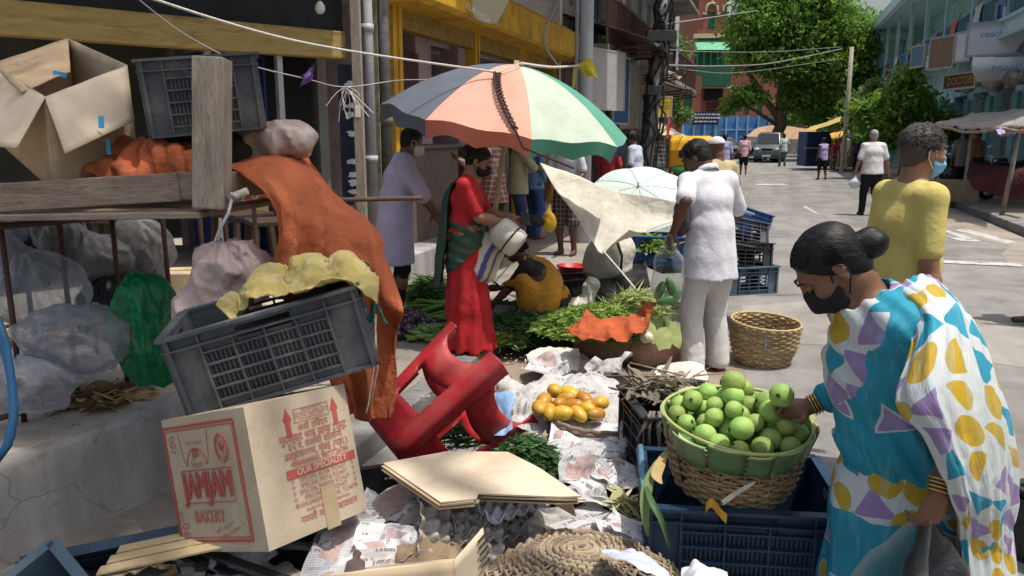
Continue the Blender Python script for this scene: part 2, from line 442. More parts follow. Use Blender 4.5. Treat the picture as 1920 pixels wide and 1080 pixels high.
def mat_paper(name,base=(.72,.72,.73),ink=(.12,.12,.13),pic=.2,red=True,sc=1.0,uvrot=0.0):
 """newsprint: columns of grey text lines, headings, a few coloured blocks, all in UV space (1 unit = one sheet)"""
 t=NT(name);uv=t.uv();s=t.n('ShaderNodeSeparateXYZ',Vector=t.vmath('SCALE',uv,sc));x,y=s.outputs[0],s.outputs[1]
 row=t.math('FRACT',t.math('MULTIPLY',y,46));line=t.math('LESS_THAN',row,.55)
 wob=t.noise(t.n('ShaderNodeCombineXYZ',X=t.math('MULTIPLY',x,90),Y=t.math('FLOOR',t.math('MULTIPLY',y,46)),Z=0),1.0,2)
 txt=t.math('MULTIPLY',line,t.math('GREATER_THAN',wob,.42))
 col=t.math('FRACT',t.math('MULTIPLY',x,6));gut=t.math('GREATER_THAN',col,.07)
 cell=t.n('ShaderNodeTexVoronoi',{'distance':'CHEBYCHEV'},Vector=uv,Scale=5*sc,Randomness=.8)
 cr=t.n('ShaderNodeSeparateColor',Color=cell.outputs['Color'])
 isp=t.math('LESS_THAN',cr.outputs[0],pic);blank=t.math('LESS_THAN',cr.outputs[1],.18)
 head=t.math('MULTIPLY',t.math('LESS_THAN',t.math('FRACT',t.math('MULTIPLY',y,7.3)),.3),t.math('GREATER_THAN',cr.outputs[2],.72))
 hw=t.math('GREATER_THAN',t.noise(t.n('ShaderNodeCombineXYZ',X=t.math('MULTIPLY',x,30),Y=t.math('FLOOR',t.math('MULTIPLY',y,7.3)),Z=0),1.0,1),.46)
 k=t.math('MULTIPLY',t.math('MULTIPLY',txt,gut),t.math('SUBTRACT',1,t.math('MAXIMUM',blank,head)))
 k=t.math('MULTIPLY',t.math('ADD',t.math('MULTIPLY',k,.5),t.math('MULTIPLY',t.math('MULTIPLY',head,hw),.9)),.85,clamp=True)
 c=t.mix(k,c3(base),c3(ink))
 pc=t.mix(t.noise(uv,40,4),t.mix(cr.outputs[1],(.35,.1,.08,1),(.15,.25,.4,1)),(.6,.55,.5,1))
 c=t.mix(isp,c,pc)
 c=t.mix(t.math('MULTIPLY',t.ramp(t.noise(t.obj(),5,5),.5,.75),.45),c,c3((.33,.29,.24)))
 t.set(t.b.inputs['Base Color'],c);t.b.inputs['Roughness'].default_value=.8;t.b.inputs['Specular IOR Level'].default_value=.2
 tl=t.n('ShaderNodeBsdfTranslucent',Color=c)
 t.set(t.b.inputs['Normal'],crs(t,t.obj(),13,t.bump(t.noise(t.obj(),22,5,.7),.3,.01),.8))
 t.set(t.out.inputs[0],t.n('ShaderNodeMixShader',i0=.15,i1=t.b.outputs[0],i2=tl.outputs[0]).outputs[0]);return t.m
def sari_col(t,white,cell,ox,uv0):
 TQ,WH,YL,PU=(.02,.33,.48),(.70,.73,.73),(.62,.40,.012),(.38,.25,.50)
 w=t.n('ShaderNodeTexNoise',Vector=uv0,Scale=9.0,Detail=3.0).outputs[1]
 uv=t.vmath('ADD',t.vmath('SCALE',uv0,1/cell),t.vmath('SCALE',t.vmath('SUBTRACT',w,(.5,.5,.5)),.22));uv=t.vmath('ADD',uv,(ox,ox*.7,0))
 vo=t.n('ShaderNodeTexVoronoi',{'voronoi_dimensions':'2D'},Vector=uv,Scale=1.0,Randomness=.34)
 sep=t.n('ShaderNodeSeparateColor',Color=vo.outputs['Color']);r,g,b=sep.outputs[0],sep.outputs[1],sep.outputs[2]
 l=t.n('ShaderNodeSeparateXYZ',Vector=t.vmath('SUBTRACT',uv,vo.outputs['Position']));x,y=l.outputs[0],l.outputs[1]
 ang=t.math('MULTIPLY',r,2*PI)
 def d(off):
  a=t.math('ADD',ang,off)
  return t.math('ADD',t.math('MULTIPLY',x,t.math('COSINE',a)),t.math('MULTIPLY',y,t.math('SINE',a)))
 tri=t.math('SUBTRACT',t.math('MAXIMUM',t.math('MAXIMUM',d(0),d(2*PI/3)),t.math('MULTIPLY',d(4*PI/3),1.15)),.315 if white else.20)
 circ=t.math('SUBTRACT',t.math('SQRT',t.math('ADD',t.math('MULTIPLY',x,x),t.math('MULTIPLY',y,y))),.44 if white else.34)
 circ=t.math('MAXIMUM',circ,t.math('SUBTRACT',t.math('MULTIPLY',d(1.0),t.math('GREATER_THAN',b,.62 if white else.75)),.08))
 isc=t.math('LESS_THAN',g,.34);sd=t.n('ShaderNodeSeparateColor',Color=t.mix(isc,tri,circ)).outputs[0]
 if white:return t.mix(t.math('LESS_THAN',sd,0),c3(WH),t.mix(isc,t.mix(t.math('GREATER_THAN',g,.70),c3(TQ),c3(PU)),c3(YL)))
 rare=t.math('GREATER_THAN',b,.56);c=t.mix(t.math('MULTIPLY',t.math('LESS_THAN',sd,.045),rare),c3(TQ),c3(WH))
 return t.mix(t.math('MULTIPLY',t.math('LESS_THAN',sd,0),rare),c,t.mix(isc,c3(PU),c3(YL)))
def mat_sari(name,mode):
 """printed sari cloth in UV space (metres): 0 the white end piece; 1 upper wrap and 2 skirt, turquoise with a white printed band"""
 t=NT(name);uv0=t.uv()
 if mode==0:c=sari_col(t,True,.120,.3,uv0)
 else:
  o=t.n('ShaderNodeSeparateXYZ',Vector=t.obj());X,Y,Z=o.outputs;wv=t.math('MULTIPLY_ADD',t.noise(t.obj(),7,3),.05,-.025)
  if mode==1:k=t.math('MULTIPLY',t.math('MULTIPLY',t.math('GREATER_THAN',t.math('ADD',Y,wv),t.math('MULTIPLY_ADD',Z,-.16,.443)),t.math('GREATER_THAN',Z,.98)),t.math('LESS_THAN',X,.13))
  else:k=t.math('MULTIPLY',t.math('GREATER_THAN',t.math('ADD',Z,wv),t.math('MULTIPLY_ADD',Y,-.30,.866)),t.math('LESS_THAN',Z,t.math('MULTIPLY_ADD',Y,-.2,1.02)))
  c=t.mix(k,sari_col(t,False,.115,2.1,uv0),sari_col(t,True,.105,.3,uv0))
 fine=t.noise(t.vmath('MULTIPLY',uv0,(160,18,1)),1.0,3);big=t.noise(t.obj(),7,4)
 c=t.mix(t.math('MULTIPLY_ADD',fine,.30,-.05,clamp=True),c,c3((.02,.06,.08)));sv=t.noise(t.vmath('MULTIPLY',uv0,(34,7,1)),1.0,4,.6,.6);c=t.mix(t.math('MULTIPLY',t.ramp(sv,.5,.72),.30),c,c3((.30,.62,.72)));c=t.mix(t.math('MULTIPLY',t.ramp(big,.45,.7),.12),c,c3((.1,.2,.25)))  # dark pleat shading and pale pleat highlights streaked into the cloth colour
 t.set(t.b.inputs['Base Color'],c);t.b.inputs['Roughness'].default_value=.62;t.b.inputs['Specular IOR Level'].default_value=.3
 t.set(t.b.inputs['Normal'],crs(t,t.obj(),10,t.bump(t.math('ADD',fine,big),.5,.006),.35))
 tl=t.n('ShaderNodeBsdfTranslucent',Color=c)
 t.set(t.out.inputs[0],t.n('ShaderNodeMixShader',i0=.22,i1=t.b.outputs[0],i2=tl.outputs[0]).outputs[0]);return t.m
def mat_check(name,c1,c2,sc=28,line=.3,c4=None,uvm=False):
 t=NT(name);v=t.uv()if uvm else t.obj();s=t.n('ShaderNodeSeparateXYZ',Vector=t.vmath('SCALE',v,sc))
 f=lambda q:t.math('LESS_THAN',t.math('FRACT',q),line)
 k=t.math('MULTIPLY',t.math('ADD',f(t.math('ADD',s.outputs[0],t.math('MULTIPLY',s.outputs[1],.7))),f(s.outputs[2]if not uvm else s.outputs[1])),.5)
 c=t.mix(k,c3(c1),c3(c2));c=t.mix(t.math('MULTIPLY',t.noise(t.obj(),8,4),.3),c,c3(c1,.5))
 t.set(t.b.inputs['Base Color'],c);t.b.inputs['Roughness'].default_value=.85
 t.set(t.b.inputs['Normal'],t.bump(t.noise(t.obj(),14,4),.3,.02));return t.m
def mat_brick(name,c1,c2,mortar,sc=4.0,w=.5,h=.25):
 t=NT(name);v=t.obj();s=t.n('ShaderNodeSeparateXYZ',Vector=v)
 p=t.n('ShaderNodeCombineXYZ',X=t.math('ADD',s.outputs[0],s.outputs[1]),Y=s.outputs[2],Z=0)
 b=t.n('ShaderNodeTexBrick',Vector=p,Color1=c3(c1),Color2=c3(c2),Mortar=c3(mortar),Scale=sc,Mortar_Size=.03,Brick_Width=w,Row_Height=h)
 c=t.mix(t.math('MULTIPLY',t.ramp(t.noise(v,1.2,6),.45,.7),.45),b.outputs[0],c3(c1,.4))
 t.set(t.b.inputs['Base Color'],c);t.b.inputs['Roughness'].default_value=.9
 t.set(t.b.inputs['Normal'],t.bump(b.outputs[1],-.3,.02));return t.m
MT={}
MT['asphalt']=mat_ground('asphalt',(.20,.192,.182),(.27,.26,.245),(.135,.127,.118),1.0,.35,True)
MT['paving']=mat_ground('worn_paving',(.24,.215,.19),(.32,.29,.25),(.14,.125,.11),1.0,.5,True)
MT['concrete']=mat_ground('rough_concrete',(.38,.372,.36),(.47,.46,.44),(.21,.205,.20),.6,.45,True)
MT['kerb']=mat_ground('kerb_stone',(.20,.195,.19),(.28,.27,.26),(.1,.1,.1),1.2,.7)
MT['soil']=mat_ground('dusty_ground',(.26,.23,.19),(.33,.29,.24),(.17,.15,.12),.8,.4)
MT['line']=M('road_paint',(.44,.435,.42),.85,.15,8,.2,60,dirt=(.23,.22,.21),dsc=7,damt=1.6)
MT['wood']=mat_wood('grey_old_wood',(.19,.145,.11),(.34,.275,.22))
MT['woodv']=mat_wood('grey_old_wood_upright',(.24,.195,.155),(.42,.355,.295),(30,30,3))
MT['pole_wood']=mat_wood('pale_pole_wood',(.34,.25,.16),(.48,.37,.25),(30,30,3))
MT['card']=M('cardboard',(.50,.385,.255),.85,.09,4,.08,60,.15,dirt=(.28,.20,.12),dsc=3,damt=.7,crease=3,ck=.2)
MT['card_in']=M('cardboard_inside',(.57,.48,.36),.85,.08,4,.08,60,.15,dirt=(.36,.28,.19),dsc=3,damt=.6,crease=3,ck=.2)
MT['card_box']=M('bakery_cardboard',(.45,.375,.28),.85,.08,4,.10,60,.15,dirt=(.32,.25,.17),dsc=3.5,damt=.6,crease=3,ck=.2)
MT['red_ink']=M('red_ink',(.40,.09,.075),.85,.15,40,0,40,.1)
MT['red_ink_pale']=M('faded_red_ink',(.42,.16,.12),.85,.1,40,0,40,.1)
MT['black_ink']=M('black_ink',(.03,.03,.03),.8,.1,20,0)
MT['crate_grey']=M('dark_grey_crate_plastic',(.062,.07,.082),.5,.2,6,.1,50,.4,dirt=(.22,.20,.175),dsc=7,damt=.45)
MT['crate_black']=M('black_crate_plastic',(.022,.024,.028),.5,.2,6,.1,50,.4,dirt=(.09,.08,.07),dsc=6,damt=.4)
MT['crate_navy']=M('navy_crate_plastic',(.010,.034,.072),.45,.2,6,.1,50,.45,dirt=(.05,.07,.1),dsc=5,damt=.4)
MT['crate_steel']=M('blue_grey_crate_plastic',(.07,.115,.155),.5,.2,6,.1,50,.4,dirt=(.18,.18,.17),dsc=6,damt=.4)
MT['crate_blue']=M('blue_crate_plastic',(.02,.09,.28),.45,.2,6,.1,50,.45)
MT['rust']=M('rusty_iron',(.085,.045,.038),.75,.35,9,.3,60,.3,dirt=(.16,.07,.04),dsc=9,damt=.6)
MT['tarp']=M('orange_tarp',(.46,.128,.052),.8,.16,7,.35,55,.2,dirt=(.33,.10,.05),dsc=3,damt=.6,tl=.12,crease=6)
MT['jute']=M('brown_sack_cloth',(.27,.20,.13),.9,.2,9,.5,140,.1,crease=8,dirt=(.15,.11,.08),dsc=4)
MT['white_sack']=M('white_sack_cloth',(.60,.57,.50),.85,.12,6,.3,80,.2,crease=9,dirt=(.38,.33,.27),dsc=4)
MT['cane']=M('cane',(.33,.22,.12),.6,.25,14,.25,60,.35,dirt=(.10,.065,.04),dsc=8,damt=.6,island=.22)
MT['cane_grey']=M('weathered_cane',(.31,.24,.17),.8,.3,10,.3,60,.25,dirt=(.07,.055,.045),dsc=5,damt=.7,island=.3)
MT['egg_grey']=M('grey_pulp',(.36,.34,.315),.95,.12,10,.35,120,.1,dirt=(.17,.15,.13),dsc=5)
MT['egg_white']=M('pale_lilac_pulp',(.66,.65,.74),.9,.06,10,.25,120,.15)
MT['dry_leaf']=mat_leaf('dry_husk',(.34,.21,.09),(.56,.40,.19),.2,.8,6)
MT['dry_grey']=mat_leaf('dry_grey_leaf',(.13,.11,.09),(.26,.22,.17),.15,.85,6)
MT['red_plastic']=M('red_chair_plastic',(.36,.018,.024),.46,.18,5,.06,50,.4,dirt=(.34,.11,.09),dsc=5,damt=.6)
MT['wire']=M('black_cable',(.02,.02,.022),.6,.1,5,0)
MT['rope']=M('pale_rope',(.55,.52,.47),.9,.2,60,.4,120)
MT['steel']=M('grey_painted_steel',(.36,.37,.38),.5,.12,4,.15,30,.4,dirt=(.20,.18,.16),dsc=5,damt=.5)
MT['yellow']=M('yellow_paint',(.60,.34,.025),.6,.15,3,.2,30,.35,dirt=(.26,.14,.04),dsc=3.5,damt=.7)
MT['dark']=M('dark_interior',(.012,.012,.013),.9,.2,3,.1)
MT['glass_dark']=M('dark_glass',(.015,.018,.02),.12,.1,3,0,10,.6)
MT['white']=M('white_paint',(.72,.72,.71),.5,.06,5,.05,30)
MT['chrome']=M('dull_chrome',(.5,.5,.5),.3,.1,5,0,10,.5,.9)
MT['tyre']=M('tyre_rubber',(.02,.02,.02),.85,.2,10,.2)
MT['bark']=M('tree_bark',(.14,.10,.07),.95,.3,5,.8,18,.1,stretch=(3,3,.7))
MT['guava']=M('guava_skin',(.27,.40,.10),.55,.25,9,.18,70,.3,dirt=(.36,.44,.13),dsc=7,damt=.7,rnd=.26)
MT['guava_end']=M('guava_calyx',(.055,.05,.02),.9,.3,30,.3)
MT['gold']=M('gold_bangle',(.55,.36,.10),.3,.1,5,0,10,.5,.85)
# camera, light, sky
cam=bpy.data.cameras.new('camera');co=bpy.data.objects.new('camera',cam);COL.objects.link(co)
co.location=(0,0,EYE);co.rotation_euler=(PI/2-PITCH,0,0)
cam.sensor_width=36;cam.lens=28;cam.clip_start=.05;cam.clip_end=2000;SC.camera=co
cam.dof.use_dof=True;cam.dof.focus_distance=4.2;cam.dof.aperture_fstop=22.0
SUN_EL,SUN_AZ=R(73),R(114)
sd=Vector((math.sin(SUN_AZ)*math.cos(SUN_EL),math.cos(SUN_AZ)*math.cos(SUN_EL),math.sin(SUN_EL)))
sl=bpy.data.lights.new('sun','SUN');sl.energy=4.4;sl.angle=R(.5);sl.color=(1,.955,.88)
so=bpy.data.objects.new('sun',sl);COL.objects.link(so);so.rotation_euler=(-sd).to_track_quat('-Z','Y').to_euler();so.location=(5,0,20)
W=bpy.data.worlds.new('World');SC.world=W;W.use_nodes=True
wn=W.node_tree;sky=wn.nodes.new('ShaderNodeTexSky');sky.sky_type='NISHITA';sky.sun_disc=False
sky.sun_elevation=SUN_EL;sky.sun_rotation=SUN_AZ;sky.air_density=1.5;sky.dust_density=6;sky.ozone_density=1.5;sky.altitude=0
bg=wn.nodes['Background'];bg.inputs['Strength'].default_value=.15
wn.links.new(sky.outputs[0],bg.inputs[0])
SC.view_settings.view_transform='Standard';SC.view_settings.look='None';SC.view_settings.exposure=0;SC.view_settings.gamma=1
SC.cycles.use_denoising=True;SC.cycles.max_bounces=8;SC.cycles.transparent_max_bounces=16;SC.cycles.caustics_reflective=False;SC.cycles.caustics_refractive=False
SC.cycles.sample_clamp_indirect=6
# street frame: U runs up the street, NR to its right
SA=R(18);U=Vector((math.sin(SA),math.cos(SA),0));NR=Vector((math.cos(SA),-math.sin(SA),0))
KL,KR=Vector((-.2,5.6,0)),Vector((8.66,13.7,0));P1=Vector((-1.28,8.8,0))
RZL,RZR=R(72),R(252)
def sl_(P,t,n=0,z=0):q=P+U*t+NR*n;return Vector((q.x,q.y,z))
def struct(name,mb,m,**k):return tag(mb.build(name,m,**k),kind='structure')
struct('ground',MB().quad((-300,-300,-.02),(300,-300,-.02),(300,300,-.02),(-300,300,-.02)),MT['soil'])
def strip(P,t0,t1,n0,n1,z):return[sl_(P,t0,n0,z),sl_(P,t0,n1,z),sl_(P,t1,n1,z),sl_(P,t1,n0,z)]
struct("road",MB().quad(*strip(KL,-30,62,-.02,9.5,0)),MT['asphalt'])
gv=MB();P=np.array([[tuple(sl_(KR,-12+60*i/60,-.05-(.85+.35*math.sin(i*1.7)+.2*math.sin(i*.6))*j/4,.004))for j in range(5)]for i in range(61)]);gv.grid(P)
struct('road_verge',gv,MT['soil'])
def pave(name,P,t0,t1,n0,n1,h,m):
 b=MB();a=[sl_(P,t0,n0),sl_(P,t0,n1),sl_(P,t1,n1),sl_(P,t1,n0)]
 b.prism([(p.x,p.y)for p in a],-.01,h);return struct(name,b,m,bev=.012)
pave('pavement',KL,-12,60,-6,-.16,.12,MT['paving'])
pave('pavement',KR,-14,60,.2,7,.15,MT['soil'])
b=MB()
for i in range(70):
 t=-12+i*.9;c=sl_(KL,t+.45,-.08,.058);b.box(c+Vector((0,0,random.uniform(-.006,.006))),(.88,.15,.135),(0,0,RZL+random.uniform(-.01,.01)))
struct('kerb',b,MT['kerb'],bev=.012)
b=MB()
for i in range(70):
 t=-14+i*.9;c=sl_(KR,t+.45,.1,.075);b.box(c+Vector((0,0,random.uniform(-.008,.008))),(.885,.2,.16),(0,0,RZR+random.uniform(-.012,.012)))
struct('kerb',b,MT['kerb'],bev=.015)
MZ=[.0048]
def mark(pts,z=.005):
 MZ[0]+=.0007;z=MZ[0]
 b=MB();b.add([(p.x,p.y,z)for p in pts],[tuple(range(len(pts)))]);return struct('road_marking',b,MT['line'])
def pxq(*pp):return mark([atz(x,y,0)for x,y in pp])
pxq((1505,388),(1511,387),(1536,401),(1530,402))
pxq((1590,450),(1600,449),(1660,476),(1648,477))if False else None
pxq((1756,430),(1763,428),(1838,452),(1822,454))
pxq((1778,446),(1815,446),(1840,454),(1800,452))
pxq((1790,432),(1812,430),(1905,454),(1890,458))
pxq((1845,446),(1860,446),(1912,457),(1905,459))
pxq((1762,489),(1765,494),(1915,501),(1915,495))
pxq((1450,522),(1450,519),(1700,519),(1700,522))if False else None
pxq((1416,345),(1470,345),(1478,348),(1420,348))
for pp in(((1300,432),(1545,446),(1545,448),(1300,434)),((1420,552),(1640,549),(1640,551),(1420,555)),((1700,480),(1910,487),(1910,489),(1700,482))):
 b=MB();q=[atz(x,y,0)for x,y in pp];b.add([(p.x,p.y,.003)for p in q],[(0,1,2,3)]);struct('road_seam',b,MT['kerb'])
b=MB();q=[atz(x,y,0)for x,y in((1390,575),(1560,560),(1920,612),(1920,690),(1700,655),(1400,640))]
PATCH=mat_ground('road_patch',(.26,.245,.22),(.34,.32,.29),(.17,.155,.14),1.0,.5);b.add([(p.x,p.y,.002)for p in q],[tuple(range(6))]);struct('road_patch',b,PATCH)
# raised concrete plinth with broken edge
pl=[(-1.60,3.2),(-1.53,3.35),(-1.36,5.2),(-1.14,8.4),(-1.9,8.9),(-8,9.5),(-8,-1),(-3.4,-.6),(-2.45,1.5)]
edge=[(-2.45,1.5),(-1.99,2.45),(-1.86,2.71),(-1.53,3.35),(-1.36,5.2),(-1.14,8.4)]
b=MB();rows=[]
ptz=[]
for i in range(len(edge)-1):
 n=max(2,int((Vector(edge[i+1])-Vector(edge[i])).length/.05))
 for k in range(n):ptz.append(Vector(edge[i]).lerp(Vector(edge[i+1]),k/n))
ptz.append(Vector(edge[-1]))
PZ=.50
G=[]
for j,(off,z)in enumerate([(.03,-.02),(.02,.12),(.012,.25),(.004,.40),(.002,.475),(-.012,.497),(-.05,PZ),(-.3,PZ)]):
 row=[]
 for i,p in enumerate(ptz):
  t=(ptz[min(i+1,len(ptz)-1)]-ptz[max(i-1,0)]).normalized();nr=Vector((t.y,-t.x))
  q=p+nr*off
  row.append((q.x,q.y,z))
 G.append(row)
G=crumple(np.array(G),.009,3.0,4,3,.005,14)
b.grid(G,flip=False)
inner=[tuple(G[-1][i])for i in range(len(ptz))]
far=[(-8,8.6,PZ),(-8,-1,PZ),(-3.2,-.8,PZ)]
b.add(inner+far,[tuple(range(len(inner)+3))],1)
b.m[:]=[1 if(k<len(b.m)-1 and k//(len(ptz)-1)==6)else v for k,v in enumerate(b.m)];struct('concrete_plinth',b,[MT['concrete'],mat_ground('dirty_plinth_top',(.40,.35,.29),(.50,.44,.365),(.25,.21,.175),.8,.5)])
b=MB();q=[atz(x,y,0)for x,y in((930,645),(1330,600),(1400,705),(1290,800),(880,830))];b.add([(p.x,p.y,.0035)for p in q],[tuple(range(5))]);struct('dirt_patch',b,mat_ground('trodden_dirt',(.24,.19,.145),(.32,.265,.21),(.13,.105,.08),.9,.6))
# wall with real openings
def holed(b,w,h,holes,M4,th=.12,mi=0,rev=None):
 """vertical wall sheet x 0..w, z 0..h (y=0 front) with rectangular holes (x0,z0,x1,z1), reveals th deep"""
 xs=sorted({0,w,*[q for H_ in holes for q in(H_[0],H_[2])]});zs=sorted({0,h,*[q for H_ in holes for q in(H_[1],H_[3])]})
 for i in range(len(xs)-1):
  for j in range(len(zs)-1):
   cx,cz=(xs[i]+xs[i+1])/2,(zs[j]+zs[j+1])/2
   if any(H_[0]<cx<H_[2]and H_[1]<cz<H_[3]for H_ in holes):continue
   b.add([M4@Vector(p)for p in((xs[i],0,zs[j]),(xs[i+1],0,zs[j]),(xs[i+1],0,zs[j+1]),(xs[i],0,zs[j+1]))],[(0,1,2,3)],mi)
 for(x0,z0,x1,z1)in holes:
  for q in(((x0,z0),(x0,z1)),((x1,z1),(x1,z0)),((x0,z1),(x1,z1)),((x1,z0),(x0,z0))):
   (a,c),(d,e)=q
   b.add([M4@Vector(p)for p in((a,0,c),(d,0,e),(d,th,e),(a,th,c))],[(0,1,2,3)],rev if rev is not None else mi)
I4=Matrix.Identity(4)
def T4(x,y,z,rz=0):return Matrix.Translation((x,y,z))@Matrix.Rotation(rz,4,'Z')
def part(name,mb,m,par,**k):return mb.build(name,m,par,**k)
def text_mb(s,size,M4,mb=None,mi=0,depth=0.0,align='CENTER',bold=0.0,shear=0,xs=1.0,aly='CENTER'):
 cu=bpy.data.curves.new('t','FONT');cu.body=s;cu.size=size;cu.align_x=align;cu.align_y=aly;cu.extrude=depth;cu.offset=bold;cu.shear=shear;cu.resolution_u=3
 o=bpy.data.objects.new('t',cu);COL.objects.link(o);bpy.context.view_layer.update()
 me=bpy.data.meshes.new_from_object(o.evaluated_get(bpy.context.evaluated_depsgraph_get()))
 mb=mb or MB()
 mb.add([M4@Vector((v.co.x*xs,v.co.y,v.co.z))for v in me.vertices],[tuple(p.vertices)for p in me.polygons],mi)
 bpy.data.objects.remove(o);bpy.data.curves.remove(cu);bpy.data.meshes.remove(me)
 return mb
FACE=Matrix.Rotation(PI/2,4,'X')
# corner shop (dark, fascia turned towards us)
SA_,SB_=Vector((-3.5,5.9,0)),Vector((-1.76,7.5,0));rzs=math.atan2(1.6,1.74)
M_plaster=M('stained_plaster',(.36,.34,.31),.9,.2,2,.3,20,dirt=(.13,.12,.11),dsc=1.6,damt=.8)
M_fascia=M('old_yellow_beam',(.42,.29,.10),.7,.25,4,.3,30,dirt=(.13,.09,.04),dsc=4,damt=.7,stretch=(.5,3,3))
shop=thing('corner_shop','dark open fronted corner shop with a long faded yellow beam over its opening','shop',SA_,(0,0,rzs))
part('fascia_beam',MB().box((.75,-.02,2.47),(3.7,.16,.24)),M_fascia,shop,bev=.01)
b=MB();b.box((.65,.1,3.15),(4.0,.14,1.1));b.box((.75,-.35,3.25),(3.6,.7,.05));part('upper_board',b,M('soot_black_boards',(.03,.032,.036),.85,.4,3,.3,20),shop)
b=MB();b.box((-1.15,.12,1.6),(.30,.3,2.3));b.box((-.72,.1,1.6),(.07,.2,2.3));b.box((-.38,.1,1.6),(.05,.12,2.3));part('pillar',b,M('dark_pillar_paint',(.10,.10,.105),.8,.3,3),shop)
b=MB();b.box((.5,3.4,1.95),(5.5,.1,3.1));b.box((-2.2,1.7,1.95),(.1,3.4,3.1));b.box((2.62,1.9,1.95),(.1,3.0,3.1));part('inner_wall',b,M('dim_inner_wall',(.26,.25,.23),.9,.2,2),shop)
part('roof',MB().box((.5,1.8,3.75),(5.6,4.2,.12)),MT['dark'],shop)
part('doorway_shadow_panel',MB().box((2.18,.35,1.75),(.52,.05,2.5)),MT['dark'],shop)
b=MB();b.box((1.98,.02,1.45),(.05,.06,1.9));b.box((1.36,.06,1.45),(.05,.06,1.9));part('door_frame',b,M('aluminium',(.42,.43,.44),.4,.1,4,0,10,.5,.6),shop)
su=thing('shelf_unit','tall dark blue shelf unit inside the corner shop holding rows of cream packets','shelf',(SA_.x+1.67*math.cos(rzs)-.45*math.sin(rzs),SA_.y+1.67*math.sin(rzs)+.45*math.cos(rzs),.5),(0,0,rzs))
b=MB();b.box((0,.2,.93),(.58,.03,1.86))
for x in(-.285,.285):b.box((x,0,.93),(.02,.4,1.86))
for z in(.05,.40,.76,1.12,1.48,1.84):b.box((0,0,z),(.55,.38,.025))
part('frame',b,M('deep_blue_paint',(.012,.03,.11),.5),su)
MPK=M('cream_packet',(.40,.30,.14),.6,.15,6,.05,20,rnd=.2);MRL=M('red_packet_label',(.38,.03,.03),.5)
pk0=None
for z in(.42,.78,1.14,1.5):
 for i in range(4):
  loc=su.matrix_basis@Vector((-.2+.135*i,-.08,z+.0))
  if z==1.5:continue
  if pk0 is None:
   pk0=thing('packet','cream food packet with a red oval label, in a row on the blue shelves','packet',loc,(0,0,rzs),group='packets on the blue shelf unit')
   part('carton',MB().box((0,0,.13),(.125,.2,.22)),MPK,pk0,bev=.006)
   lb=MB();lb.prism([(.045*math.cos(a*PI/6),.028*math.sin(a*PI/6))for a in range(12)],.1005,.102,FACE@Matrix.Translation((0,.17,0)));part('label',lb,MRL,pk0)
  else:dup(pk0,loc,(0,0,rzs+random.uniform(-.06,.06)))
MFL=M('white_plastic_bottle',(.5,.5,.5),.5,.1,6,0)
for i in range(4):
 loc=su.matrix_basis@Vector((-.2+.135*i,-.06,1.495));bt=MB();bt.lathe([(0,0),(.05,0),(.052,.02),(.052,.15),(.03,.2),(.02,.21),(.02,.24),(0,.24)],12)
 if i==0:o0=tag(bt.build('bottle',MFL),'pale round shouldered bottle on the top shelf of the blue unit','bottle','bottles on the top shelf');o0 .location=loc
 else:o=o0 .copy();COL.objects.link(o);o.location=loc
def bulb(px,py,Y,ztop,label):
 p=at(px,py,Y);t=thing('hanging_bulb',label,'light bulb',p)
 m=MB();m.lathe([(0,-.055),(.03,-.045),(.043,-.015),(.04,.015),(.02,.045),(.018,.07),(0,.07)],16);part('bulb',m,M('unlit_bulb_glass',(.55,.55,.52),.2,.05,4,0,10,.6),t)
 m=MB();m.tube([(0,0,.06),(.004,0,.12),(0,0,ztop-p.z)],.004,5);m.lathe([(0,.05),(.022,.05),(.022,.1),(0,.105)],12);part('cord',m,MT['wire'],t)
bulb(286,76,6.6,2.6,'unlit bare bulb hanging behind the yellow beam of the corner shop')
bulb(600,14,7.0,3.2,'unlit bare bulb hanging above the end of the long yellow beam')
def stool(loc,rz,label):
 t=thing('stool',label,'stool',loc,(0,0,rz),'stools in the corner shop');W_=M('dark_stool_wood',(.05,.032,.022),.6,.2,6)
 part('seat',MB().box((0,0,.62),(.32,.32,.03)),W_,t,bev=.006)
 for x in(-1,1):
  for y in(-1,1):part('leg',MB().bar((x*.17,y*.17,0),(x*.13,y*.13,.61),.035,.035,(0,1,0)),W_,t)
 b=MB()
 for x in(-1,1):b.bar((x*.158,-.15,.22),(x*.158,.15,.22),.02,.03);b.bar((-.15,x*.158,.3),(.15,x*.158,.3),.02,.03)
 part('stretcher',b,W_,t);return t
s0=stool((-1.55,5.15,PZ),.5,'dark wooden stool nearest the orange tarp in the corner shop')
dup(s0,(-1.9,5.6,PZ),(0,0,.9),'dark wooden stool behind the one nearest the orange tarp')
dup(s0,(-2.6,5.3,PZ),(0,0,.2),'dark wooden stool seen between the railing bars beside the brown cartons')
def carton(name,label,loc,d,rz,m,tape=True):
 t=thing(name,label,'box',loc,(0,0,rz));b=MB();b.box((0,0,d[2]/2),d);part('carton_body',b,m,t,bev=.004)
 if tape:part('tape',MB().box((0,0,d[2]+.001),(d[0]*1.003,.05,.003)),M('brown_tape',(.36,.25,.13),.35,.05),t)
 return t
carton('closed_carton','brown closed carton on the shop floor behind the railing',(-1.95,4.75,PZ),(.30,.3,.22),.35,MT['card'])
carton('closed_carton','small brown carton stacked on another on the shop floor behind the railing',(-1.96,4.76,PZ+.225),(.26,.26,.14),.2,MT['card'])
